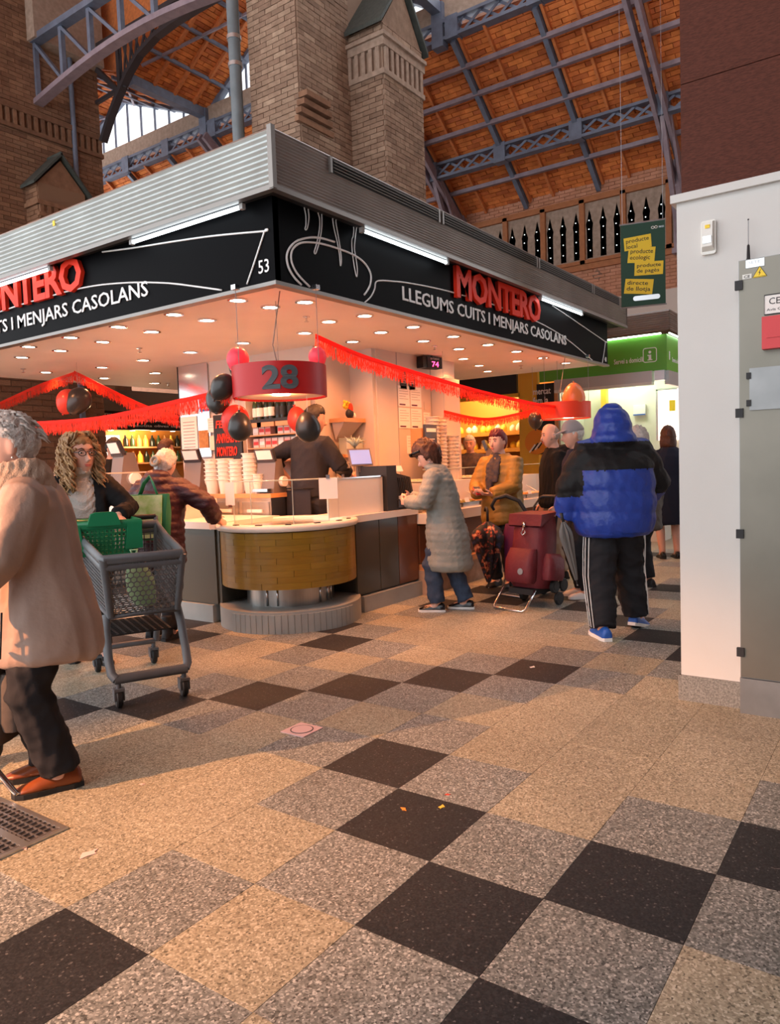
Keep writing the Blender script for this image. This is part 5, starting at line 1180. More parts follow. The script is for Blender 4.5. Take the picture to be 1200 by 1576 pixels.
# ================================================================== SHOPPING CART
def lat(u, w, c):   # bilinear point on corner list c = (00,10,11,01)
    return c[0]*(1-u)*(1-w)+c[1]*u*(1-w)+c[2]*u*w+c[3]*(1-u)*w
def grid_panel(c, nu, nw, bw, th):
    c = [Vector(p) for p in c]; b = MB(); n = (c[1]-c[0]).cross(c[3]-c[0]).normalized()
    for i in range(nu+1): b.bar(lat(i/nu, 0, c), lat(i/nu, 1, c), bw, th, n)
    for j in range(nw+1): b.bar(lat(0, j/nw, c), lat(1, j/nw, c), bw, th, n)
    return b
def hex_panel(c, W, Hh, cell, rim=.16, th=.006):
    c = [Vector(p) for p in c]; b = MB(); n = (c[1]-c[0]).cross(c[3]-c[0]).normalized()*th
    dxh = cell*math.sqrt(3); rows = int(Hh/(1.5*cell)); cols = int(W/dxh)
    for r0 in range(rows+1):
        for q in range(cols+1):
            x = (q+.5*(r0 % 2))*dxh; y = r0*1.5*cell+cell*.5
            O = []; I = []
            for k in range(6):
                a = PI/6+k*PI/3
                for L_, f in ((O, 1.0), (I, 1-rim)):
                    L_.append((min(max((x+cell*f*math.cos(a))/W, 0), 1), min(max((y+cell*f*math.sin(a))/Hh, 0), 1)))
            po = [lat(u, w, c) for u, w in O]; pi = [lat(u, w, c) for u, w in I]
            b.add(po+pi+[p+n for p in po]+[p+n for p in pi], [(k, (k+1) % 6, 6+(k+1) % 6, 6+k) for k in range(6)]+[(12+k, 18+k, 18+(k+1) % 6, 12+(k+1) % 6) for k in range(6)]+[(6+k, 6+(k+1) % 6, 18+(k+1) % 6, 18+k) for k in range(6)])
    return b
def caster(parent, x, y, wheel_r=.06, hub='orange_hub'):
    c = MB().lathe([(.014, .0), (.014, .05)], (x, y, .11), 10).bb((x-.028, y-.03, .10), (x+.028, y+.03, .115)).bb((x-.028, y-.045, .045), (x-.02, y+.02, .11)).bb((x+.02, y-.045, .045), (x+.028, y+.02, .11)).build('caster_fork', 'grey_plastic', parent, smooth=40)
    R = Matrix.Rotation(PI/2, 3, 'Y')
    MB().lathe([(.01, -.017), (wheel_r-.006, -.017), (wheel_r, -.01), (wheel_r, .01), (wheel_r-.006, .017), (.01, .017)], (x, y-.02, wheel_r), 20, R=R).build('wheel', 'rubber', c, smooth=40)
    MB().lathe([(.002, -.0185), (.026, -.0185), (.026, .0185), (.002, .0185)], (x, y-.02, wheel_r), 14, R=R).build('hub', hub, c, smooth=40)
ct = E('shopping_cart', 'grey plastic shopping cart with honeycomb front pushed by the curly blonde woman', 'cart', (1.215, 2.66, 0), math.radians(153.9))
A = dict(ftl=V(-.215, .44, .83), ftr=V(.215, .44, .83), fbl=V(-.185, .37, .50), fbr=V(.185, .37, .50), rtl=V(-.26, -.46, .95), rtr=V(.26, -.46, .95), rbl=V(-.23, -.42, .56), rbr=V(.23, -.42, .56))
hex_panel((A['fbr'], A['fbl'], A['ftl'], A['ftr']), .40, .33, .0185).build('front_panel', 'grey_plastic', ct)
grid_panel((A['fbl'], A['rbl'], A['rtl'], A['ftl']), 26, 15, .007, .006).build('side_panel', 'grey_plastic', ct)
grid_panel((A['rbr'], A['fbr'], A['ftr'], A['rtr']), 26, 15, .007, .006).build('side_panel', 'grey_plastic', ct)
grid_panel((A['rbl'], A['rbr'], A['rtr'], A['rtl']), 12, 12, .007, .006).build('rear_panel', 'grey_plastic', ct)
grid_panel((A['fbl'], A['fbr'], A['rbr'], A['rbl']), 10, 18, .008, .006).build('bottom_panel', 'grey_plastic', ct)
rim = [A['ftl'], A['ftr'], V(.222, .41, .832), V(.245, -.1, .885), A['rtr'], A['rtl'], V(-.245, -.1, .885), V(-.222, .41, .832)]
MB().tube(rim, .019, 8, closed=True, flat=1.5, up=(0, 0, 1)).build('rim', 'grey_plastic', ct, smooth=60)
MB().tube([p-V(0, 0, .045) for p in rim], .014, 6, closed=True, flat=1.2, up=(0, 0, 1)).build('rim_band', 'grey_plastic', ct, smooth=60)
for a, c in (('ftl', 'fbl'), ('ftr', 'fbr'), ('rtl', 'rbl'), ('rtr', 'rbr')): MB().tube([A[a], A[c]], [.024, .02], 8).build('corner_post', 'grey_plastic', ct, smooth=60)
MB().tube([A['fbl'], A['fbr'], A['rbr'], A['rbl']], .018, 8, closed=True).build('lower_rim', 'grey_plastic', ct, smooth=60)
hb = MB().tube([V(-.26, -.50, 1.0), V(.26, -.50, 1.0)], .018, 12).build('handle', 'rubber', ct, smooth=60)
for s in (-1, 1): MB().tube([V(s*.26, -.46, .9), V(s*.26, -.50, 1.0)], .016, 8).build('handle_arm', 'grey_plastic', ct, smooth=60)
for s in (-1, 1):
    MB().tube([V(s*.2, .30, .50), V(s*.21, .33, .42), V(s*.215, .40, .26), V(s*.21, .45, .19), V(s*.19, .475, .165)], .021, 8, flat=1.3).build('frame_arm', 'grey_plastic', ct, smooth=60)
    MB().tube([V(s*.21, -.40, .54), V(s*.21, -.36, .34), V(s*.2, -.40, .16)], .021, 8).build('rear_leg', 'grey_plastic', ct, smooth=60)
MB().tube([V(-.20, .47, .165), V(.20, .47, .165)], .024, 10, flat=1.2).build('front_bar', 'grey_plastic', ct, smooth=60)
MB().tube([V(-.19, -.40, .16), V(.19, -.40, .16)], .02, 8).build('rear_bar', 'grey_plastic', ct, smooth=60)
grid_panel((V(-.17, .22, .36), V(.17, .22, .36), V(.19, -.36, .34), V(-.19, -.36, .34)), 8, 12, .012, .008).build('lower_tray', 'rubber', ct)
for x, y in ((-.18, .47), (.18, .47), (-.18, -.40), (.18, -.40)): caster(ct, x, y)
gb = E('hand_basket', 'green plastic hand basket lying in the top of the shopping cart', 'basket', (1.23, 2.98, .80), math.radians(153.9))
g = dict(a=V(-.19, .13, 0), b=V(.19, .13, 0), c=V(.22, .17, .19), d=V(-.22, .17, .19), e=V(-.19, -.13, 0), f=V(.19, -.13, 0), h=V(.22, -.17, .19), i=V(-.22, -.17, .19))
for nm, q, nx, ny in (('front_wall', 'badc', 16, 7), ('rear_wall', 'efhi', 16, 7), ('end_wall', 'aeid', 9, 7), ('end_wall', 'fbch', 9, 7), ('bottom', 'abfe', 14, 9)): grid_panel([g[k] for k in q], nx, ny, .011, .006).build(nm, 'green_plastic', gb)
MB().tube([g['d'], g['c'], g['h'], g['i']], .016, 8, closed=True, flat=1.6, up=(0, 0, 1)).build('rim', 'green_plastic', gb, smooth=60)
MB().prism([(-.1, 0), (.1, 0), (.075, .075), (.05, .085), (-.05, .085), (-.075, .075)], (0, .165, .185), (-1, 0, 0), (0, 0, 1), .035).build('grip_plate', 'green_plastic', gb)
MB().prism([(.12, .03), (.225, .03), (.225, .19), (.14, .19)], (0, .172, 0), (-1, 0, 0), (0, 0, 1), .012).build('corner_plate', 'green_plastic', gb); MB().prism([(-.12, .03), (-.225, .03), (-.225, .19), (-.14, .19)][::-1], (0, .172, 0), (-1, 0, 0), (0, 0, 1), .012).build('corner_plate', 'green_plastic', gb)
pk = E('produce_bag', 'pale green produce bag standing inside the cart behind the honeycomb', 'bag', (1.09, 2.40, .53), math.radians(153.9))
b = MB(); rings = []
for k in range(9):
    t_ = k/8; w = .055+.035*math.sin(PI*min(1, t_*1.1))-.02*t_; rings.append([V((w+.006*math.sin(5*a+k))*math.cos(a)+.05*t_-.02, .6*w*math.sin(a), .30*t_) for a in [2*PI*q/14 for q in range(14)]])
b.loft(rings).build('sack', 'bag_print', pk, smooth=60)
MB().tube([(.03, 0, .29), (.045, 0, .33), (.01, 0, .33), (.02, 0, .29)], .008, 6).build('handle', 'bag_print', pk, smooth=True)
M('pale_green', (.42, .62, .36), .55, var=(18, (.3, .5, .27)))
for ch in pk.children: ch.data.materials.clear(); ch.data.materials.append(MT['pale_green'])

# ================================================================== WHEELED SHOPPING TROLLEYS
def trolley_wheel(parent, c, r, axis=(0, 1, 0), w=.035):
    R = Vector(axis).to_track_quat('Z', 'Y').to_matrix()
    o = MB().lathe([(.012, -w/2), (r-.008, -w/2), (r, -w/4), (r, w/4), (r-.008, w/2), (.012, w/2)], c, 22, R=R).build('wheel', 'rubber', parent, smooth=40)
    MB().lathe([(.002, -w/2-.002), (r*.55, -w/2-.002), (r*.55, w/2+.002), (.002, w/2+.002)], c, 16, R=R).build('hub', 'black_mat', o, smooth=40); return o
tr = E('shopping_trolley', 'burgundy wheeled shopping trolley bag with anchor clasp on the floor', 'trolley', (4.47, 1.50, 0), math.radians(-12))
def bag_rings(secs, n=20, pw=4.0):
    out = []
    for z, w, d, ox, oy in secs:
        ring = []
        for k in range(n):
            a = 2*PI*k/n; ca, sa = math.cos(a), math.sin(a); m = (abs(ca)**pw+abs(sa)**pw)**(-1/pw); ring.append(V(ox+w/2*m*ca, oy+d/2*m*sa, z))
        out.append(ring)
    return out
# local: -y is the front that faces the viewer's left
TILT = Matrix.Rotation(.14, 4, 'Y')
def tilt(o): o.data.transform(TILT); return o
tilt(MB().loft(bag_rings([(.16, .26, .30, 0, 0), (.2, .30, .34, 0, 0), (.45, .30, .35, 0, 0), (.66, .29, .34, 0, 0), (.76, .25, .32, 0, 0), (.80, .20, .30, .02, 0)])).build('bag', 'burgundy', tr, smooth=50))
tilt(MB().loft(bag_rings([(.20, .10, .26, -.17, .0), (.23, .14, .29, -.175, 0), (.40, .14, .29, -.175, 0), (.50, .07, .27, -.155, 0)])).build('front_pocket', 'burgundy', tr, smooth=50))
tilt(MB().loft(bag_rings([(.24, .22, .1, .02, -.20), (.28, .24, .13, .02, -.20), (.42, .22, .12, .02, -.20), (.47, .18, .06, .02, -.185)])).build('side_pocket', 'burgundy', tr, smooth=50))
tilt(MB().add([V(-.165, -.175, .70), V(-.165, .175, .70), V(-.16, .175, .80), V(-.16, -.175, .80), V(.12, .16, .85), V(.12, -.16, .85), V(-.15, -.17, .69), V(-.15, .17, .69)], [(0, 1, 2, 3), (3, 2, 4, 5), (0, 3, 5, 6), (1, 7, 4, 2), (6, 5, 4, 7)]).build('flap', 'burgundy', tr))
tilt(MB().tube([(-.175, 0, .70), (-.18, 0, .66), (-.178, .02, .635), (-.178, -.0, .615), (-.178, -.025, .635), (-.18, -.02, .66)], .006, 6).bb((-.178, -.015, .69), (-.168, .015, .73)).build('clasp', 'chrome', tr, smooth=True))
tilt(MB().lathe([(.002, 0), (.028, 0), (.028, .004), (.002, .004)], (-.247, -.05, .30), 18, R=Matrix.Rotation(-PI/2, 3, 'Y')).build('badge', 'galv', tr))
MB().tube([(-.16, .17, .17), (-.30, .17, .03), (-.32, .15, .012), (-.32, -.15, .012), (-.30, -.17, .03), (-.16, -.17, .17)], .011, 8).build('stand', 'chrome', tr, smooth=True)
for s in (-1, 1): MB().tube([(.13, s*.13, .12), (.17, s*.13, .5), (.26, s*.13, .86), (.33, s*.12, .93)], .010, 8).build('upright', 'black_mat', tr, smooth=True)
MB().tube([(.33, -.12, .93), (.35, -.09, .95), (.35, .09, .95), (.33, .12, .93)], .014, 8).build('handle', 'black_mat', tr, smooth=True); MB().tube([(.24, -.13, .80), (.24, .13, .80)], .009, 8).build('cross_bar', 'black_mat', tr)
for s in (-1, 1):
    for k in range(3): a = .5+k*2*PI/3; trolley_wheel(tr, (.16+.075*math.cos(a), s*.19, .135+.075*math.sin(a)), .06)
MB().tube([(.16, -.2, .135), (.16, .2, .135)], .01, 8).build('axle', 'grey_metal', tr); MB().bb((-.14, -.13, .12), (.15, .13, .17)).build('base', 'black_mat', tr)
t2 = E('shopping_trolley', 'dark cloth trolley with chrome frame at the feet of the tan coat', 'trolley', (-.045, 1.945, 0), math.radians(35))
MB().loft(bag_rings([(.20, .30, .24, 0, 0), (.24, .33, .27, 0, 0), (.5, .34, .28, 0, 0), (.72, .32, .26, 0, 0), (.76, .28, .22, 0, 0)])).build('bag', 'cloth_brown', t2, smooth=50)
MB().loft(bag_rings([(.26, .26, .08, 0, -.16), (.3, .28, .1, 0, -.16), (.46, .27, .09, 0, -.16), (.5, .24, .05, 0, -.15)])).build('front_pocket', 'cloth_brown', t2, smooth=50)
MB().tube([(.17, -.02, .20), (.19, -.10, .17), (.19, -.20, .03), (.17, -.22, .014), (-.17, -.22, .014), (-.19, -.20, .03), (-.19, -.10, .17), (-.17, -.02, .2)], .012, 8).build('stand', 'chrome', t2, smooth=True)
for s in (-1, 1): MB().tube([(s*.13, .12, .1), (s*.13, .15, .6), (s*.12, .22, .95)], .010, 8).build('upright', 'chrome', t2, smooth=True); trolley_wheel(t2, (s*.2, .14, .085), .085, (1, 0, 0))
MB().tube([(-.12, .22, .95), (.12, .22, .95)], .014, 8).build('handle', 'black_mat', t2, smooth=True); MB().tube([(-.2, .14, .085), (.2, .14, .085)], .01, 8).build('axle', 'grey_metal', t2)
t3 = E('shopping_trolley', 'purple trolley bag with looped black handle beside the mustard jacket', 'trolley', (4.95, 1.80, 0), math.radians(-12))
MB().loft(bag_rings([(.14, .24, .26, 0, 0), (.2, .28, .30, 0, 0), (.6, .28, .30, 0, 0), (.68, .24, .27, 0, 0)])).build('bag', 'purple', t3, smooth=50)
MB().tube([(.06, -.14, .35), (.02, -.10, .72), (-.05, -.02, .90), (-.12, .08, .955), (-.18, .16, .93), (-.19, .20, .86), (-.16, .20, .82)], [.016, .018, .02, .022, .02, .016, .014], 10).build('handle', 'black_mat', t3, smooth=True)
for s in (-1, 1): trolley_wheel(t3, (.1, s*.17, .08), .08)
MB().tube([(-.12, .12, .15), (-.2, .12, .012), (-.2, -.12, .012), (-.12, -.12, .15)], .01, 8).build('stand', 'grey_metal', t3, smooth=True)
def umbrella(label, tip, top, r, mat, crook, seed=0):
    tip, top = Vector(tip), Vector(top); ax = (top-tip); L = ax.length; t = E('umbrella', label, 'umbrella', tip); R = ax.to_track_quat('Z', 'X').to_matrix(); rings = []; b = MB(); rn = random.Random(seed)
    for k in range(15):
        s = .08+.80*k/14; w = r*min(1, (s-.05)/.62)**.9*(1 if s < .74 else 1-.9*(s-.74)/.14)+.008
        rings.append([R @ V(w*(1+.22*math.sin(8*a+2*s))*math.cos(a), w*(1+.22*math.sin(8*a+2*s))*math.sin(a), s*L) for a in [2*PI*q/32 for q in range(32)]])
    b.loft(rings)
    for k in range(len(b.a)): b.a[k] = noise.noise(Vector(b.v[b.f[k][0]])*22)*.5+.5
    b.build('canopy', mat, t, smooth=50, attr=True)
    MB().tube([R @ V(0, 0, 0), R @ V(0, 0, L*.98)], .006, 8).build('shaft', 'grey_metal', t)
    MB().lathe([(.002, 0), (.006, .01), (.008, .06)], n=8, R=R).build('ferrule', 'black_mat', t)
    MB().tube([R @ V(0, 0, L*.88), R @ V(0, 0, L)]+([R @ V(crook*(1-math.cos(a)), 0, L+crook*math.sin(a)) for a in (.6, 1.2, 1.8, 2.4, 3.0)] if crook else []), .013, 8).build('handle', 'black_mat', t, smooth=True)
umbrella('closed floral umbrella hanging point down beside the grey coat', (4.80, 2.09, .06), (4.78, 2.07, .80), .135, 'floral', .04)
umbrella('closed grey umbrella hanging from the hand of the blue jacket', (3.62, .73, .36), (3.545, .815, .90), .035, 'umb_grey', 0, 2)

# ================================================================== PEOPLE
def remesh(mb, voxel, it=4, fac=.5):
    me = mb.mesh('tmp'); o = bpy.data.objects.new('tmp', me); COL.objects.link(o)
    md = o.modifiers.new('r', 'REMESH'); md.mode = 'VOXEL'; md.voxel_size = voxel; md.use_smooth_shade = True
    if it: s = o.modifiers.new('s', 'SMOOTH'); s.iterations = it; s.factor = fac
    dg = bpy.context.evaluated_depsgraph_get(); out = bpy.data.meshes.new_from_object(o.evaluated_get(dg))
    bpy.data.objects.remove(o); bpy.data.meshes.remove(me); return out
def displace(me, fn):
    n = len(me.vertices); co = np.empty(n*3); me.vertices.foreach_get('co', co); co = co.reshape(-1, 3)
    no = np.empty(n*3, 'f'); me.vertex_normals.foreach_get('vector', no); no = no.reshape(-1, 3)
    co = co+no*fn(co, no)[:, None]; me.vertices.foreach_set('co', co.ravel()); me.update(); me.shade_smooth(); return me
def wrinkle(amp, freq, seed):
    r = np.random.RandomState(seed); K = [(r.normal(size=3)*freq*np.array([1, 1, .6])*f, r.uniform(0, 6.3), 1/f) for f in (1, 1.7, 2.6, 4.1)]
    def fn(p, n):
        w = p+.03*np.sin(p[:, [1, 2, 0]]*freq*.7+seed); d = 0
        for k, ph, a in K: d = d+a*(1-2*np.abs(np.sin(w@k+ph)))
        return amp*d
    return fn
def quilt(period, amp, wr=None):
    def fn(p, n):
        d = amp*(np.sqrt(np.abs(np.sin(PI*(p[:, 2]+.012*np.sin(p[:, 0]*9))/period)))-.75)
        return d+(wr(p, n) if wr else 0)
    return fn
def puton(me, name, mat, parent):
    o = bpy.data.objects.new(name, me); me.materials.clear(); me.materials.append(MT[mat]); link(o, parent); return o
def split_mesh(me, pred):
    """two meshes from one by a test on face centres"""
    n = len(me.polygons); c = np.empty(n*3, 'f'); me.polygons.foreach_get('center', c); c = c.reshape(-1, 3); keep = pred(c); outs = []
    V_ = [v.co.copy() for v in me.vertices]
    for side in (True, False):
        idx = {}; vs_ = []; fs_ = []
        for p in me.polygons:
            if bool(keep[p.index]) != side: continue
            f = []
            for v in p.vertices:
                if v not in idx: idx[v] = len(vs_); vs_.append(V_[v])
                f.append(idx[v])
            fs_.append(f)
        m = bpy.data.meshes.new('p'); m.from_pydata(vs_, [], fs_); m.shade_smooth(); m.update(); outs.append(m)
    return outs
def headpt(x, y, z):
    X, Y, Z = .075*x, .095*y, .115*z
    if z < 0:
        k = -z; X *= 1-.30*k**1.5
        Y = Y*(1-.08*k)+.010*k*y if y > 0 else Y*(1-.45*k)
    if y > .5: Y -= .017*((y-.5)/.5)
    if y > 0:
        Y -= .008*math.exp(-((abs(X)-.030)**2+(Z-.012)**2)/(2*.011**2))
        Y += .004*math.exp(-(X*X/.0005+(Z+.056)**2/.00012))+.006*math.exp(-(X*X/.0006+(Z+.095)**2/.0004))+.003*math.exp(-(X*X/.002+(Z-.036)**2/.0001))
    return V(X, Y, Z)
def shell(mb, c, R, s, fn, nu=36, nv=26):
    rings = []
    for i in range(nv+1):
        ph = max(-PI/2+.06, min(PI/2-.06, -PI/2+PI*i/nv)); ring = []
        for j in range(nu):
            th = 2*PI*j/nu; d = (math.cos(ph)*math.cos(th), math.cos(ph)*math.sin(th), math.sin(ph))
            q = fn(*d); p = headpt(*d) if not isinstance(q, Vector) else q
            ring.append(c+R @ ((p*q if not isinstance(q, Vector) else p)*s))
        rings.append(ring)
    return mb.loft(rings)
def ik(a, c, l1, l2, pole):
    d = c-a; L = min(d.length, (l1+l2)*.995); u = d.normalized(); c = a+u*L; x = (l1*l1-l2*l2+L*L)/(2*L); h = math.sqrt(max(l1*l1-x*x, 0))
    p = Vector(pole); p = p-u*p.dot(u); p.normalize(); return a+u*x+p*h, c
def add_hand(mb, w, d, pn, s, curl, th):
    d = d.normalized(); pn = (pn-d*pn.dot(d)).normalized(); lt = d.cross(pn)
    mb.loft([[w+d*(t*s)+lt*(a*s*math.cos(q))+pn*(b*s*math.sin(q)) for q in [2*PI*k/12 for k in range(12)]] for t, a, b in ((-.02, .024, .019), (.0, .025, .017), (.03, .036, .015), (.065, .040, .014), (.09, .037, .012), (.096, .03, .008))])
    for k, (o, L) in enumerate(((.029, .068), (.0098, .078), (-.0098, .073), (-.028, .057))):
        p = w+d*(.085*s)+lt*(o*th*s); P = [p]; a = .1
        for q, f in enumerate((.42, .33, .25)):
            a += curl*(.8 if q == 0 else 1.0); P.append(P[-1]+(d*math.cos(a)+pn*math.sin(a))*(L*f*s))
        mb.tube(P, [.0095*s, .009*s, .0083*s, .0068*s], 8)
    p = w+d*(.02*s)+lt*(.028*th*s); e = (d*.62+lt*th*.72+pn*.25).normalized(); e2 = (d*.85+lt*th*.2+pn*.5*min(1, curl+.3)).normalized()
    mb.tube([p, p+e*(.042*s), p+e*(.042*s)+e2*(.034*s), p+e*(.042*s)+e2*(.055*s)], [.014*s, .0115*s, .0095*s, .0075*s], 8)
def add_shoe(root, pos, yaw, s, mat, sole='shoe_white', boot=0, kind='shoe', heel_lift=0):
    R = rotz(yaw) @ Matrix.Rotation(-heel_lift, 3, 'X'); P = Vector(pos)
    def ring(y, w, z0, z1, n=12): return [P+R @ V(w*s*math.cos(a), y*s, (z0+(z1-z0)*max(0, math.sin(a)) if math.sin(a) > 0 else z0)*s) for a in [2*PI*k/n for k in range(n)]]
    b = MB(); b.loft([ring(y, w, .016, h) for y, w, h in ((-.075, .026, .06), (-.065, .036, .085), (-.03, .039, .092), (.02, .039, .09), (.06, .042, .075), (.11, .046, .058), (.15, .043, .046), (.178, .03, .035), (.186, .015, .026))])
    if boot: b.tube([P+R @ V(0, -.02*s, .05*s), P+R @ V(0, -.02*s, boot)], [.046*s, .05*s], 12)
    o = puton(remesh(b, .008, 3), kind, mat, root)
    b = MB(); b.loft([[P+R @ V(p[0]*s, p[1]*s, z*s) for p in ((-.026, -.08), (.026, -.08), (.04, -.04), (.041, .03), (.049, .1), (.046, .15), (.03, .182), (0, .194), (-.03, .182), (-.046, .15), (-.049, .1), (-.041, .03), (-.04, -.04))] for z in (0, .022)]); b.build('sole', sole, o)
    return o
def person(label, loc, facing, H, lean=0, bendx=0, head=(0, 0), feet=((-.055, 0, 0), (.055, 0, 0)), armL=None, armR=None, z0=0, skin='skin', voxel=.010, coat=None, inner=None, trousers=None, shoes=None, face=False, extras=None, group=None, lift=(0, 0), hipy=0, hs=1.12):
    root = E('person', label, 'person', (loc[0], loc[1], z0), math.radians(facing-90), group); s = H/1.68; hsc = s*hs
    Pz = Vector((0, hipy*H, .525*H)); ln = math.radians(lean); sv = V(math.sin(math.radians(bendx)), math.sin(ln), math.cos(ln)).normalized(); ay = V(0, math.cos(ln), -math.sin(ln))
    def sp(t): return Pz+sv*((t-.525)*H) if t >= .525 else V(0, hipy*H*(t/.525), t*H)
    Rh = Matrix.Rotation(math.radians(head[0]), 3, 'Z') @ Matrix.Rotation(-math.radians(head[1]), 3, 'X')
    nb = sp(.835); hd = (sv*.6+(Rh @ V(0, 0, 1))*.4).normalized(); hc = nb+hd*(.098*H-(hs-1)*.10*s)+(Rh @ V(0, .018*H*hs, 0))
    X = V(1, 0, 0); info = dict(root=root, s=hsc, H=H, sp=sp, Rh=Rh, hc=hc, ay=ay, sv=sv, nb=nb)
    def ring(t, rx, ry, yo=0, n=22, pw=2.3):
        c = sp(t)+(ay if t >= .525 else V(0, 1, 0))*(yo*H); out = []
        for k in range(n):
            a = 2*PI*k/n; ca, sa = math.cos(a), math.sin(a); m = (abs(ca)**pw+abs(sa)**pw)**(-1/pw)
            out.append(c+X*(rx*H*m*ca)+(ay if t >= .525 else V(0, 1, 0))*(ry*H*m*sa))
        return out
    # joints
    shl = {}; elb = {}; wri = {}; hdir = {}
    for sd, arm in ((-1, armL), (1, armR)):
        arm = arm or {}
        S_ = sp(.795)+X*(sd*.105*H); w = Vector(arm.get('w', (sd*.15, .03, .46)))*H; pole = arm.get('pole', (sd*.6, -1, -.1))
        e, w = ik(S_, w, .172*H, .15*H, pole); shl[sd], elb[sd], wri[sd] = S_, e, w; hdir[sd] = Vector(arm['dir']) if 'dir' in arm else (w-e).normalized()
    kne = {}; ank = {}
    for k, sd in ((0, -1), (1, 1)):
        hp = V(sd*.05*H, hipy*H, .50*H); a = V(feet[k][0]*H, feet[k][1]*H, .045*H+lift[k])
        kn, an = ik(hp, a, .235*H, .235*H, (sd*.12, 1, 0)); kne[sd], ank[sd] = kn, a
    info.update(shl=shl, elb=elb, wri=wri, kne=kne, ank=ank)
    # one continuous body
    b = MB()
    b.loft([ring(*q) for q in ((.455, .06, .05), (.48, .09, .06), (.53, .096, .066), (.58, .084, .06), (.64, .08, .057), (.70, .09, .062), (.76, .097, .062), (.80, .085, .05), (.825, .05, .042), (.845, .036, .037))])
    b.tube([sp(.82), sp(.845), hc-(Rh @ V(0, .01, .06))*s], [.038*H, .034*H, .033*H], 14)
    shell(b, hc, Rh, hsc, lambda x, y, z: 1.0, 40, 30)
    b.tube([hc+Rh @ (V(*p)*hsc) for p in ((0, .070, .02), (0, .086, -.008), (0, .096, -.026), (0, .082, -.036))], [.006*hsc, .009*hsc, .0125*hsc, .008*hsc], 8)
    for sd in (-1, 1):
        b.ell(hc+Rh @ (V(sd*.075, -.006, -.004)*hsc), (.010*hsc, .018*hsc, .031*hsc), Rh @ rotz(sd*.3), 10, 8)
        b.tube([sp(.79)+X*(sd*.07*H), shl[sd], elb[sd], wri[sd]], [.032*H, .030*H, .023*H, .0155*H], 12)
        arm = (armL if sd < 0 else armR) or {}
        add_hand(b, wri[sd], hdir[sd], Vector(arm.get('palm', (-sd, .1, 0))), s, arm.get('curl', .35), arm.get('th', sd))
        b.tube([V(sd*.045*H, hipy*H, .50*H), kne[sd].lerp(V(sd*.05*H, hipy*H, .5*H), .4), kne[sd], kne[sd].lerp(ank[sd], .35), ank[sd]], [.056*H, .05*H, .035*H, .034*H, .023*H], 12)
        k = 0 if sd < 0 else 1; fy = feet[k][2]; b.tube([ank[sd], ank[sd]+rotz(fy) @ V(0, .05*s, -.035*s), ank[sd]+rotz(fy) @ V(0, .13*s, -.045*s)], [.024*H, .022*H, .014*H], 10)
    puton(remesh(b, voxel, 3, .4), 'body', skin, root)
    if face:
        s_body, s = s, hsc
        for sd in (-1, 1):
            e = MB().ell(hc+Rh @ (V(sd*.030, .0705, .012)*s), (.0115*s, .006*s, .005*s), Rh, 10, 8).build('eye', 'eye_white', root, smooth=True)
            MB().ell(hc+Rh @ (V(sd*.030, .0750, .012)*s), (.0058*s, .003*s, .005*s), Rh, 8, 6).build('iris', 'eye_dark', e, smooth=True)
            MB().tube([hc+Rh @ (V(sd*a, y, z)*s) for a, y, z in ((.015, .0815, .030), (.030, .081, .036), (.048, .070, .030))], [.003*s, .0042*s, .002*s], 6).build('eyebrow', face if isinstance(face, str) else 'hair_dark', root, smooth=True)
        MB().ell(hc+Rh @ (V(0, .0815, -.053)*s), (.021*s, .005*s, .004*s), Rh, 12, 6).ell(hc+Rh @ (V(0, .0815, -.060)*s), (.018*s, .005*s, .005*s), Rh, 12, 6).build('lips', 'lip', root, smooth=True)
        s = s_body
    # clothes
    def garment(g, name):
        b = MB(); b.loft([ring(*q) for q in g['secs']])
        sl_ = g.get('sleeve')
        if sl_:
            for sd in (-1, 1):
                d = (wri[sd]-elb[sd]).normalized(); end = elb[sd].lerp(wri[sd], g.get('cuff', .97))
                P = [sp(.785)+X*(sd*.055*H), shl[sd]-V(0, 0, .01*H), shl[sd].lerp(elb[sd], .5), elb[sd]]; rr_ = [sl_[0]*1.0, sl_[0], (sl_[0]+sl_[1])/2, sl_[1]]
                if g.get('cuff', 1) > 0: P.append(elb[sd].lerp(end, .5)); P.append(end); rr_ += [(sl_[1]+sl_[2])/2, sl_[2]]
                else: P[-1] = shl[sd].lerp(elb[sd], .95)
                b.tube(P, [q*H for q in rr_], 14)
        for kind, *a in g.get('add', ()):
            if kind == 'ell': b.ell(sp(a[0])+V(*a[1])*H, Vector(a[2])*H, Matrix.Rotation(a[3], 3, 'X') if len(a) > 3 else None)
            elif kind == 'tube': b.tube([sp(p[0])+V(*p[1])*H for p in a[0]], [q*H for q in a[1]], 12)
            elif kind == 'head': shell(b, hc, Rh, hsc, a[0])
        me = remesh(b, g.get('voxel', .014), g.get('it', 4))
        if 'disp' in g: displace(me, g['disp'])
        if 'split' in g:
            m1, m2 = split_mesh(me, g['split'][0]); puton(m1, g['split'][1], g['split'][2], root); puton(m2, name, g['mat'], root)
        else: puton(me, name, g['mat'], root)
    if trousers:
        t = trousers; b = MB(); r_ = t.get('r', (.068, .052, .043))
        b.loft([ring(*q) for q in t.get('secs', ((.43, .07, .06), (.46, .098, .072), (.52, .104, .075), (.57, .094, .068), (.61, .088, .064)))])
        for sd in (-1, 1):
            hp = V(sd*.05*H, hipy*H, .49*H); end = kne[sd].lerp(ank[sd], t.get('end', .98))
            b.tube([hp, hp.lerp(kne[sd], .5), kne[sd], kne[sd].lerp(end, .5), end], [r_[0]*H, (r_[0]+r_[1])/2*H, r_[1]*H, (r_[1]+r_[2])/2*H, r_[2]*H], 14)
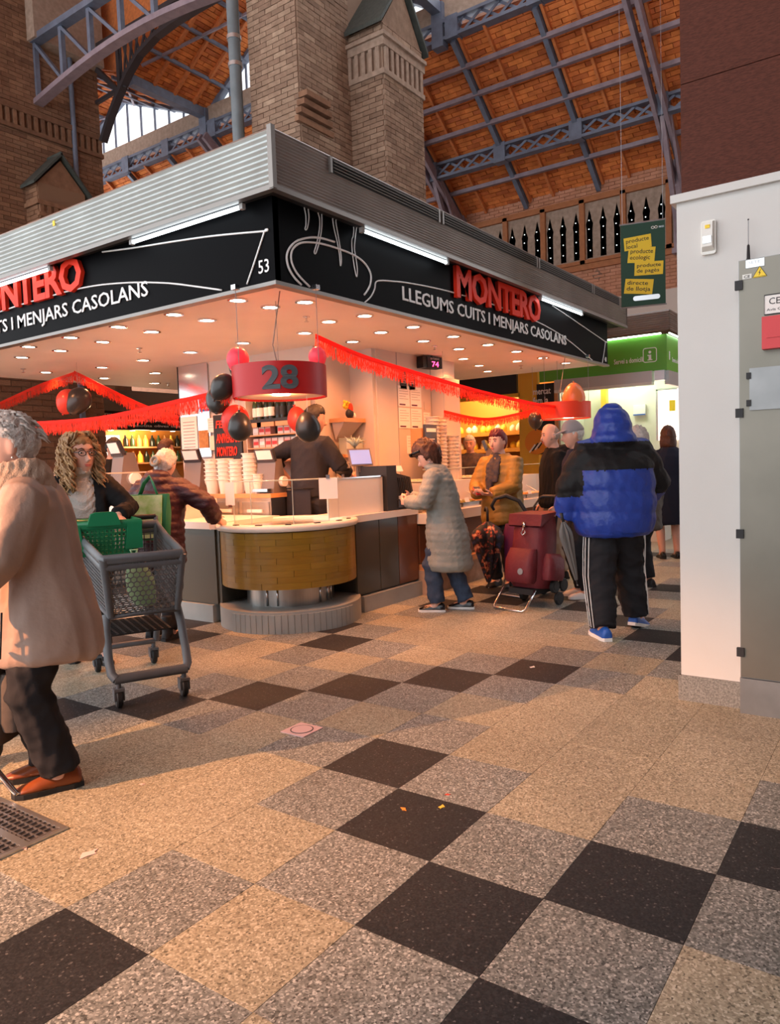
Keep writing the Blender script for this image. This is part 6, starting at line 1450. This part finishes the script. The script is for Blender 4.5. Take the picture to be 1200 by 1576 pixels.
        me = remesh(b, .013, 3); displace(me, wrinkle(t.get('amp', .0035), 16, 5)); puton(me, t.get('name', 'trousers'), t['mat'], root)
    if inner: garment(inner, inner.get('name', 'sweater'))
    if coat: garment(coat, coat.get('name', 'coat'))
    if shoes:
        for k, sd in ((0, -1), (1, 1)):
            add_shoe(root, V(feet[k][0]*H, feet[k][1]*H, lift[k]), feet[k][2], s*shoes.get('scale', 1), shoes['mat'], shoes.get('sole', 'rubber'), shoes.get('boot', 0)*H, shoes.get('name', 'shoe'), .25 if lift[k] else 0)
    if extras: extras(info)
    return root
# ---- hair
def hair(info, fn, mat, name='hair', amp=.006, freq=60, nu=48, nv=34, grow=1.0):
    b = MB(); shell(b, info['hc'], info['Rh'], info['s'], fn, nu, nv); me = b.mesh('hair', True); me.shade_smooth()
    if amp: displace(me, wrinkle(amp*.5, freq, 3))
    return puton(me, name, mat, info['root'])
def short_hair(v=1.12, line=.42, nape=-.55, front=.25, side=0.0):
    def fn(x, y, z):
        hl = line if y > front else (line+(nape-line)*sm(-y, -front, .55))
        if abs(x) > .55 and -.25 < y < .45: hl = min(hl, side) if y < .25 else hl
        return .86+(v-.86)*sm(z, hl-.10, hl+.06)
    return fn
def strands(info, spec, mat, name='hair_strands', n=6):
    b = MB()
    for P, r in spec: b.tube([info['hc']+info['Rh'] @ (Vector(p)*info['s']) for p in P], [q*info['s'] for q in r], n, flat=.6)
    return b.build(name, mat, info['root'], smooth=True)
def part(info, b, name, mat, **k): return b.build(name, mat, info['root'], **k)
def hp(info, *p): return info['hc']+info['Rh'] @ (Vector(p)*info['s'])

# ---------- tan coat woman, left foreground
def x_old(i):
    H = i['H']; sp = i['sp']; hair(i, short_hair(1.15, .42, -.70, .3, .22), 'hair_grey', amp=.010, freq=70)
    r = random.Random(2); L = []
    for k in range(90):
        a = r.uniform(0, 2*PI); ph = r.uniform(.15, 1.3); d = V(math.cos(ph)*math.cos(a), math.cos(ph)*math.sin(a), math.sin(ph))
        if d.y > .35 and d.z < .6: continue
        p = headpt(*d)*1.12; L.append(([p, p*1.06+V(r.uniform(-.01, .01), -.012, -.008), p*1.05+V(r.uniform(-.02, .02), -.03, -.03)], [.007, .006, .001]))
    strands(i, L, 'hair_grey')
    b = MB(); c = i['nb']
    for k, (z, rad, th) in enumerate(((.0, .098, .044), (.034, .088, .038), (-.03, .11, .04))):
        b.tube([c+V(rad*1.08*math.cos(a), rad*math.sin(a)+.01, z+.014*math.sin(2*a+k)+.012*math.sin(a)) for a in [2*PI*q/22 for q in range(22)]], th, 10, closed=True, flat=.8)
    b.tube([c+V(-.07, .07, -.02), c+V(-.085, .10, -.10), c+V(-.08, .12, -.22)], [.04, .05, .045], 10, flat=.5)
    me = remesh(b, .010, 3); displace(me, wrinkle(.006, 30, 4)); sc = puton(me, 'scarf', 'scarf_tan', i['root'])
    b = MB(); r = random.Random(8)
    for k in range(60):
        a = r.uniform(PI*.75, PI*1.35); p = c+V(.118*math.cos(a), .115*math.sin(a)+.005, -.035+r.uniform(-.015, .03)); b.tube([p, p+V(.010*math.cos(a), .01*math.sin(a), -.025), p+V(.006*math.cos(a)+r.uniform(-.01, .01), .006*math.sin(a), -.055)], [.003, .0025, .001], 4)
    b.build('scarf_fringe', 'scarf_tan', sc, kind='stuff')
    P = [sp(.70)+V(.03, -.165, 0), sp(.765)+V(-.02, -.145, 0), sp(.815)+V(-.055, -.08, .012), sp(.822)+V(-.07, -.02, .02), sp(.80)+V(-.09, .07, .02), sp(.72)+V(-.06, .16, 0)]
    MB().tube(P, .011, 8, flat=.5).build('bag_strap', 'knit_white', i['root'], smooth=True)
    part(i, MB().ell(hp(i, -.079, -.004, -.046), (.005, .005, .006), None, 8, 6), 'earring', 'chrome', smooth=True)
    MB().tube([V(-.12*H, .09*H, .50*H), V(-.125*H, .095*H, .44*H), V(-.128*H, .10*H, .385*H)], .004, 6).build('coat_zip', 'black_mat', i['root'])
person('grey haired person in a tan coat and scarf at the left edge', (.10, 1.70), 148, 1.565, lean=5, head=(4, 4), feet=((-.05, -.02, .1), (.06, .01, .0)),
       armL=dict(w=(-.15, .19, .53), pole=(-.35, -1, -.5), curl=.7), armR=dict(w=(.11, .25, .56), curl=.7), skin='skin_pale', voxel=.008, hs=1.2,
       coat=dict(mat='coat_tan', secs=((.345, .125, .135, -.01), (.37, .135, .142, -.01), (.45, .132, .138, -.008), (.53, .122, .126), (.60, .112, .114), (.68, .115, .112), (.75, .118, .105), (.795, .105, .09), (.825, .075, .07), (.845, .05, .05)), sleeve=(.058, .052, .042), voxel=.011, disp=wrinkle(.0055, 9, 11)),
       trousers=dict(mat='trouser_black', r=(.07, .06, .054), amp=.005), shoes=dict(mat='leather_brown', sole='rubber', scale=1.08), extras=x_old, face='hair_grey')
# ---------- curly blonde woman pushing the cart
def x_curly(i):
    hair(i, short_hair(1.13, .50, -.8, .35, .0), 'hair_blonde', amp=.010, freq=60); r = random.Random(4); L = []
    for k in range(260):
        a = r.uniform(-.2*PI, 1.2*PI) + PI  # around the back and sides
        a = r.uniform(PI*.95, PI*2.05) if r.random() < .7 else r.choice((PI*.86, PI*2.14))+r.uniform(-.22, .22)
        z0 = r.uniform(-.3, .9); q = math.sqrt(max(0, 1-z0*z0)); p = headpt(q*math.cos(a), q*math.sin(a), z0)*r.uniform(1.02, 1.22); Ln = r.uniform(.10, .20)+.09*max(0, z0); P = []; rd = r.uniform(.010, .022); ph = r.uniform(0, 6); w_ = r.uniform(11, 17)
        for t in range(19):
            f = t/18; out = 1+.6*f*(1-.4*f); P.append(V(p.x*out+rd*math.cos(ph+w_*f), p.y*out+rd*math.sin(ph+w_*f)-.01*f, p.z+.02*math.sin(PI*min(1, f*2))-Ln*f*1.15))
        L.append((P, [.004+.0035*math.sin(PI*min(1, .15+.85*t/18)) for t in range(19)]))
    for k in range(90):
        a = r.uniform(0, 2*PI); z0 = r.uniform(.62, .98); q = math.sqrt(1-z0*z0); p = headpt(q*math.cos(a), q*math.sin(a), z0)*1.1; sgn = 1 if p.x >= 0 else -1; P = []; ph = r.uniform(0, 6)
        for t in range(13):
            f = t/12; th = .2+1.15*f; P.append(V(sgn*.088*math.sin(th)*1.15+.006*math.cos(ph+13*f)+p.x*.25*(1-f), p.y*(1-.45*f)-.02*f+.008*math.sin(ph+13*f), .125*math.cos(th)+.012*math.cos(ph+11*f)-.02*f))
        L.append((P, [.004+.004*math.sin(PI*min(1, .2+.8*t/12)) for t in range(13)]))
    strands(i, L, 'hair_blonde', 'curls', 5)
    for sd in (-1, 1):
        part(i, MB().tube([hp(i, sd*.030+.021*math.cos(a), .088-.004*abs(math.cos(a)), .010+.0155*math.sin(a)) for a in [2*PI*q/16 for q in range(16)]], .0022*i['s'], 5, closed=True), 'glasses_rim', 'black_gloss')
        part(i, MB().tube([hp(i, sd*.050, .083, .014), hp(i, sd*.074, .05, .016), hp(i, sd*.08, -.01, .012)], .002*i['s'], 5), 'glasses_temple', 'black_gloss')
    part(i, MB().tube([hp(i, -.010, .090, .014), hp(i, 0, .093, .017), hp(i, .010, .090, .014)], .002*i['s'], 5), 'glasses_bridge', 'black_gloss')
person('curly blonde person with glasses in a black coat behind the cart', (1.37, 3.42), 246, 1.57, lean=4, head=(20, 0), skin='skin_pale', voxel=.006, face='hair_brown', hs=1.3,
       armL=dict(w=(-.115, .235, .655), pole=(-.9, -.3, -.5), dir=(.10, .75, -.5), palm=(.15, -.45, -1), curl=.55, th=1), armR=dict(w=(.16, .25, .62), pole=(.7, -.4, -.6), dir=(.0, .9, -.3), palm=(0, -.2, -1), curl=.6, th=-1), feet=((-.05, .03, .1), (.06, -.10, 0)),
       inner=dict(name='sweater', mat='knit_white', secs=((.53, .098, .082), (.60, .092, .076), (.68, .094, .08), (.74, .095, .079), (.79, .085, .066), (.82, .062, .054), (.845, .052, .052), (.875, .05, .05)), add=(('ell', .845, (0, .010, 0), (.066, .066, .026)), ('ell', .858, (0, .014, .0), (.062, .064, .022))), voxel=.009, disp=wrinkle(.003, 40, 2)),
       coat=dict(mat='coat_black', secs=((.36, .135, .11, -.03), (.45, .13, .105, -.03), (.55, .122, .092, -.028), (.62, .118, .086, -.026), (.70, .122, .084, -.025), (.77, .118, .074, -.022), (.80, .098, .058, -.02), (.825, .06, .045, -.02)), add=(('tube', ((.47, (.09, .06, 0)), (.62, (.088, .062, 0)), (.74, (.078, .055, 0)), (.815, (.05, .02, 0))), (.034, .03, .026, .02)), ('tube', ((.47, (-.09, .06, 0)), (.62, (-.088, .062, 0)), (.74, (-.078, .055, 0)), (.815, (-.05, .02, 0))), (.034, .03, .026, .02))), sleeve=(.052, .044, .036), voxel=.012, disp=wrinkle(.004, 14, 6)),
       trousers=dict(mat='trouser_black'), shoes=dict(mat='black_gloss', boot=.14, name='boot'), extras=x_curly)
# ---------- maroon puffer jacket at the left counter
def x_maroon(i):
    hair(i, short_hair(1.16, .40, -.9, .3, .0), 'hair_grey', amp=.010, freq=60)
    b = MB(); b.tube([hp(i, .035*math.cos(a), -.125, -.01+.035*math.sin(a)) for a in [2*PI*q/14 for q in range(14)]], .014, 8, closed=True); part(i, b, 'hair_tie', 'khaki', smooth=True)
    sp = i['sp']
    MB().tube([sp(.80)+V(.06, -.08, .0), sp(.70)+V(-.02, -.155, 0), sp(.60)+V(-.11, -.155, 0), sp(.55)+V(-.16, -.10, 0)], .016, 8, flat=.35).build('cross_strap', 'black_mat', i['root'], smooth=True)
person('person in a maroon hooded puffer jacket leaning over the left counter', (2.10, 3.56), 22, 1.50, lean=14, head=(-10, 18), voxel=.010, skin='skin_pale',
       armL=dict(w=(-.19, .12, .52), curl=.6), armR=dict(w=(.235, .20, .60), pole=(.9, -.3, -.2), dir=(.7, .6, -.4), curl=.6), feet=((-.06, .0, .1), (.07, -.05, -.2)),
       coat=dict(mat='maroon', name='jacket', secs=((.37, .135, .12, -.01), (.40, .15, .132, -.01), (.47, .15, .132, -.008), (.55, .142, .122), (.63, .138, .114), (.71, .142, .114), (.77, .13, .10), (.81, .09, .08), (.84, .06, .06)), sleeve=(.064, .055, .044), add=(('ell', .835, (0, -.045, .0), (.088, .075, .045), .2), ('ell', .86, (0, -.055, .0), (.075, .055, .03), .2)), voxel=.012, disp=quilt(.058, .009, wrinkle(.004, 18, 9))),
       trousers=dict(mat='trouser_black'), shoes=dict(mat='black_mat', boot=.13, name='boot'), extras=x_maroon)
sb = E('shoulder_bag', 'green and white shopping bag hanging from the maroon shoulder', 'bag', (1.90, 3.38, .80), math.radians(28))
MB().loft(bag_rings([(.0, .10, .26, 0, 0), (.03, .13, .30, 0, 0), (.2, .14, .33, .0, 0), (.34, .05, .34, 0, 0)], pw=5)).build('bag', 'bag_green', sb, smooth=50)
MB().add([V(-.088, -.13, .02), V(-.088, .12, .02), V(-.060, .14, .335), V(-.060, -.14, .335), V(-.082, -.13, .02), V(-.082, .12, .02), V(-.054, .14, .335), V(-.054, -.14, .335)], [(0, 3, 2, 1), (4, 5, 6, 7), (0, 1, 5, 4), (1, 2, 6, 5), (2, 3, 7, 6), (3, 0, 4, 7)]).build('printed_side', 'bag_print', sb)
MB().tube([(-.02, -.09, .33), (-.0, -.05, .42), (.06, .0, .47), (.04, .04, .42), (.02, .07, .33)], .016, 8, flat=.35).build('strap', 'bag_green', sb, smooth=True)
o = MB().prism([(0, 0), (.05, .01), (.06, .07), (.02, .09), (-.01, .05)], (2.645, 3.56, .80), (.3, -.9, 0), (0, 0, 1), .01).build('napkin', 'paper'); tag(o, 'crumpled white napkin in the hand of the maroon jacket', 'napkin')
# ---------- grey quilted coat at the payment machine
def x_grey(i):
    hair(i, short_hair(1.34, .34, -.85, .3, -.25), 'hair_brown', amp=.020, freq=45)
    part(i, MB().tube([hp(i, -.088, .02, .06), hp(i, -.05, .088, .075), hp(i, 0, .108, .078), hp(i, .05, .088, .075), hp(i, .088, .02, .06)], .009*i['s'], 6, flat=1.6), 'sunglasses', 'black_gloss', smooth=True)
    for sd in (-1, 1): part(i, MB().ell(hp(i, sd*.034, .11, .076), (.03, .012, .02), i['Rh'], 10, 8), 'sunglass_lens', 'black_gloss', smooth=True)
    part(i, MB().ell(hp(i, -.078, -.002, -.05), (.006, .006, .007), None, 8, 6), 'earring', 'chrome', smooth=True)
    b = MB(); c = i['nb']; b.tube([c+V(.072*math.cos(a), .066*math.sin(a)+.0, .012+.01*math.sin(a)) for a in [2*PI*q/18 for q in range(18)]], .026, 8, closed=True, flat=1.5); part(i, b, 'collar', 'coat_grey', smooth=True)
person('person in a long grey quilted coat and jeans at the payment machine', (3.98, 2.06), 108, 1.50, lean=9, head=(4, 30), voxel=.009, skin='skin_pale', hs=1.22,
       armL=dict(w=(-.07, .205, .64), pole=(-.7, -.6, -.6), curl=.7), armR=dict(w=(.03, .215, .66), pole=(.7, -.6, -.6), curl=.7), feet=((-.055, .05, .1), (.05, -.10, .0)), face=True,
       coat=dict(mat='coat_grey', secs=((.24, .135, .12, -.02), (.265, .15, .135, -.02), (.36, .147, .13, -.015), (.45, .14, .122, -.008), (.53, .128, .112), (.60, .112, .10), (.68, .118, .10), (.75, .118, .095), (.795, .10, .08), (.825, .07, .065), (.845, .055, .055)), sleeve=(.058, .05, .04), voxel=.012, disp=quilt(.055, .006, wrinkle(.006, 17, 21))),
       trousers=dict(mat='denim', r=(.066, .055, .05), amp=.005), shoes=dict(mat='black_gloss', sole='shoe_white'), extras=x_grey)
# ---------- mustard jacket
def x_must(i):
    hair(i, short_hair(1.16, .45, -.62, .4, .1), 'hair_red', amp=.008)
    b = MB(); c = i['nb']; b.tube([c+V(.062*math.cos(a), .062*math.sin(a)+.01, .0+.014*math.sin(a+1)) for a in [2*PI*q/16 for q in range(16)]], .03, 8, closed=True); b.tube([c+V(.02, .08, -.01), c+V(.03, .15, -.08), c+V(.02, .185, -.20), c+V(.02, .195, -.36)], [.03, .045, .05, .045], 10, flat=.6, up=(0, 1, 0)); b.tube([c+V(-.03, .08, -.02), c+V(-.045, .15, -.10), c+V(-.04, .185, -.26)], [.03, .04, .04], 10, flat=.6, up=(0, 1, 0))
    me = remesh(b, .010, 3); displace(me, wrinkle(.005, 30, 4)); puton(me, 'scarf', 'scarf_navy', i['root'])
person('red haired person in a mustard quilted jacket holding a red phone', (5.28, 2.16), 176, 1.60, lean=2, head=(-8, 4), voxel=.007, face='hair_red', skin='skin_pale',
       armL=dict(w=(-.04, .20, .60), pole=(-.8, -.5, -.5), dir=(.5, .8, .1), palm=(.2, -.2, 1), curl=.5), armR=dict(w=(.06, .20, .60), pole=(.8, -.5, -.5), dir=(-.5, .8, .1), palm=(-.2, -.2, 1), curl=.5),
       coat=dict(mat='mustard', name='jacket', secs=((.40, .125, .11), (.43, .14, .125), (.50, .138, .122), (.58, .132, .114), (.66, .132, .11), (.73, .13, .105), (.785, .112, .088), (.82, .08, .07), (.85, .058, .058)), sleeve=(.06, .052, .042), voxel=.012, disp=quilt(.07, .007, wrinkle(.003, 18, 31))),
       trousers=dict(mat='trouser_black'), shoes=dict(mat='black_mat'), extras=x_must)
t = E('phone', 'red phone held by the mustard jacket', 'phone', (4.92, 2.24, 1.0), math.radians(-40)); MB().box((0, 0, 0), (.075, .14, .014), Matrix.Rotation(.5, 3, 'X')).build('case', 'phone_red', t); MB().box((0, -.003, .009), (.066, .125, .004), Matrix.Rotation(.5, 3, 'X')).build('screen', 'screen_dark', t)
# ---------- bald man in black, cap man, grey curls
def x_bald(i): hair(i, lambda x, y, z: .86+.165*sm(.35-z-y*1.2, 0, .35)*sm(z, -.6, -.3), 'hair_thin', amp=.002)
person('balding person in a black hooded jacket and khaki trousers', (6.0, 1.86), 128, 1.66, head=(6, 6), lean=3, voxel=.008, face='hair_thin', skin='skin_pale', extras=x_bald,
       armL=dict(w=(-.155, .06, .435), curl=.7), armR=dict(w=(.16, .06, .45)),
       coat=dict(mat='coat_black', name='jacket', secs=((.46, .13, .105), (.49, .142, .12), (.56, .138, .115), (.64, .135, .11), (.72, .135, .106), (.78, .118, .09), (.82, .08, .07), (.85, .058, .058)), sleeve=(.06, .05, .04), add=(('ell', .82, (0, -.06, 0), (.085, .055, .05)),), voxel=.013, disp=wrinkle(.005, 16, 41)),
       trousers=dict(mat='khaki', r=(.072, .06, .052)), shoes=dict(mat='black_mat'))
def x_cap(i):
    hair(i, short_hair(1.08, .2, -.5, .3, .0), 'hair_grey', amp=.003)
    c = MB(); shell(c, i['hc'], i['Rh'], i['s'], lambda x, y, z: .86+.29*sm(z, .12, .22)); c.build('cap', 'cap_grey', i['root'], smooth=True)
    part(i, MB().loft([[hp(i, *p) for p in ((-.07, .06, .045+dz), (-.05, .13, .03+dz), (0, .165, .026+dz), (.05, .13, .03+dz), (.07, .06, .045+dz), (0, .05, .055+dz))] for dz in (0, .006)]), 'cap_brim', 'cap_grey')
person('person in a grey baseball cap half hidden behind the blue jacket', (5.06, 1.22), 128, 1.63, head=(0, 8), lean=5, voxel=.009, extras=x_cap, skin='skin',
       coat=dict(mat='navy', name='jacket', secs=((.46, .13, .105), (.49, .14, .118), (.56, .136, .112), (.64, .132, .108), (.72, .132, .104), (.78, .116, .09), (.82, .08, .07), (.85, .058, .058)), sleeve=(.058, .05, .04), voxel=.015, disp=wrinkle(.004, 16, 43)),
       trousers=dict(mat='trouser_black'), shoes=dict(mat='shoe_white', sole='shoe_white'))
person('person with grey curly hair just right of the blue hood', (5.75, .90), 60, 1.56, head=(-20, 5), voxel=.011, extras=lambda i: hair(i, short_hair(1.22, .3, -.8, .2, -.2), 'hair_grey', amp=.016, freq=50),
       coat=dict(mat='cloth_brown', secs=((.36, .13, .11), (.45, .13, .108), (.55, .125, .105), (.68, .125, .10), (.78, .112, .088), (.82, .08, .07), (.85, .058, .058)), sleeve=(.056, .048, .04), voxel=.016, disp=wrinkle(.004, 16, 44)), trousers=dict(mat='trouser_black'), shoes=dict(mat='black_mat'))
# ---------- blue and black puffer, walking away
def x_blue(i):
    H = i['H']
    for sd in (-1, 1):
        hpv = V(sd*.05*H, 0, .49*H); kn, an = i['kne'][sd], i['ank'][sd]
        for k in range(3):
            th = (-.32+.32*k); off = V(sd*math.cos(th), -math.sin(th)-.25, 0).normalized()
            P = [V(sd*.062*H, 0, .50*H)+off*(.068*H), hpv.lerp(kn, .5)+off*(.079*H), kn+off*(.072*H), kn.lerp(an, .5)+off*(.066*H), kn.lerp(an, .95)+off*(.059*H)]
            MB().tube(P, .0065, 6, flat=.5).build('stripe', 'shoe_white', i['root'], smooth=True)
person('person in a hooded blue and black puffer jacket walking away', (3.76, .50), 38, 1.66, lean=2, head=(-4, 2), voxel=.010, feet=((-.085, -.09, .05), (.125, .09, -.75)), lift=(0, .012),
       armL=dict(w=(-.205, .06, .495), pole=(-1, -.35, 0), dir=(-.1, .15, -1), curl=.75), armR=dict(w=(.165, .16, .56), pole=(1, -.6, -.3), curl=.7),
       coat=dict(mat='puffer_blue', name='jacket', secs=((.435, .142, .13), (.455, .165, .152), (.52, .175, .16), (.60, .176, .16), (.67, .178, .155), (.73, .175, .145), (.775, .158, .118), (.81, .12, .092), (.84, .08, .075)), sleeve=(.086, .076, .050), cuff=.86, add=(('ell', .93, (0, .0, .0), (.074, .082, .088)), ('ell', .895, (0, -.01, 0), (.088, .09, .075)), ('ell', .855, (0, -.02, .0), (.10, .095, .055))), voxel=.012,
                 disp=quilt(.15, .013, wrinkle(.0032, 12, 51)), split=(lambda c: (c[:, 2] > 1.20) & (c[:, 2] < 1.40) | ((np.abs(c[:, 0]) > .26) & (c[:, 2] > 1.02) & (c[:, 0]*0+c[:, 2] > 1.0)), 'jacket_yoke', 'puffer_black')),
       trousers=dict(mat='trouser_black', r=(.082, .07, .058), amp=.006), shoes=dict(mat='shoe_blue', sole='shoe_white', scale=1.12), extras=x_blue)
# ---------- navy coat far right
def x_navy(i):
    hair(i, short_hair(1.18, .35, -.95, .3, -.3), 'hair_brown', amp=.008); L = []
    for k in range(40):
        a = PI*(1.0+k/39); p = headpt(math.cos(a)*.9, math.sin(a)*.9, .1)*1.12; L.append(([p, p*1.06+V(0, 0, -.08), p*1.02+V(0, 0, -.16)], [.016, .018, .008]))
    strands(i, L, 'hair_brown')
person('brown haired person in a navy coat and skirt beside the white pillar', (7.9, 1.20), 30, 1.62, voxel=.011, extras=x_navy, skin='skin_pale', armL=dict(w=(-.14, .1, .5)), armR=dict(w=(.14, .1, .5)),
       coat=dict(mat='navy', secs=((.26, .115, .10), (.28, .125, .11), (.40, .13, .112), (.52, .122, .105), (.62, .11, .095), (.72, .122, .10), (.78, .11, .088), (.82, .08, .07), (.85, .058, .058)), sleeve=(.056, .048, .038), voxel=.016, disp=wrinkle(.004, 16, 61)), shoes=dict(mat='black_gloss'))
# ---------- vendors
def x_v3(i): hair(i, short_hair(1.15, .45, -.55, .4, .0), 'hair_dark', amp=.006)
TEE = dict(mat='tee_grey', name='t_shirt', secs=((.50, .112, .088), (.55, .115, .09), (.62, .112, .088), (.70, .118, .09), (.76, .118, .084), (.80, .098, .068), (.825, .065, .055), (.842, .045, .045)), sleeve=(.055, .046, .046), cuff=0, voxel=.012, disp=wrinkle(.004, 16, 71))
UND = dict(mat='trouser_black', name='undershirt', secs=((.55, .1, .08), (.7, .105, .08), (.78, .1, .07), (.82, .05, .045)), sleeve=(.046, .040, .033), cuff=.55, voxel=.012)
def apron(i):
    sp = i['sp']; MB().loft([[sp(t)+V(x*i['H'], (-.098+.02*abs(x)/.1)*i['H'], 0) for x in (-.1, -.05, 0, .05, .1)]+[sp(t)+V(x*i['H'], (-.102+.02*abs(x)/.1)*i['H'], 0) for x in (.1, .05, 0, -.05, -.1)] for t in (.30, .42, .54)]).build('apron', 'tee_grey', i['root'])
    for sd in (-1, 1): MB().tube([sp(.55)+V(sd*.115*i['H'], 0, 0), sp(.55)+V(sd*.07*i['H'], -.105*i['H'], 0), sp(.55)+V(0, -.112*i['H'], 0)], .007, 6).build('apron_string', 'trouser_black', i['root'])
person('dark haired vendor in a grey t-shirt behind the curved glass', (3.80, 3.46), -8, 1.74, z0=.14, lean=5, head=(-38, 8), voxel=.009, coat=TEE, inner=UND, trousers=dict(mat='tee_grey'), shoes=dict(mat='black_mat'), extras=lambda i: (x_v3(i), apron(i)), skin='skin',
       armL=dict(w=(-.20, .02, .60), pole=(-1, -.7, 0), curl=.6), armR=dict(w=(.10, .235, .60), pole=(.8, -.8, -.3), curl=.5))
def vend(label, loc, f, H, hm, cm, head=(0, 0), seed=1, z0=.14):
    person(label, loc, f, H, z0=z0, head=head, voxel=.010, face=True, skin='skin', extras=lambda i: hair(i, short_hair(1.15, .5, -.4, .4, .05), hm, amp=.006), armL=dict(w=(-.12, .2, .58), pole=(-1, -.5, -.3)), armR=dict(w=(.12, .2, .58), pole=(1, -.5, -.3)),
           coat=dict(mat=cm, name='shirt', secs=TEE['secs'], sleeve=(.05, .043, .036), voxel=.014, disp=wrinkle(.004, 16, seed)), trousers=dict(mat='trouser_black'), shoes=dict(mat='black_mat'))
vend('young vendor with dark hair in a black shirt behind the left glass', (3.82, 6.60), 250, 1.58, 'hair_dark', 'coat_black', (30, 12), 2)
vend('brown haired vendor in a grey shirt turned away behind the left glass', (4.28, 6.22), 330, 1.55, 'hair_brown', 'cloth_brown', (0, 10), 3)
vend('white haired vendor in a dark patterned top behind the right counter', (7.45, 3.72), 200, 1.50, 'hair_white', 'scarf_navy', (0, 12), 4, .14)
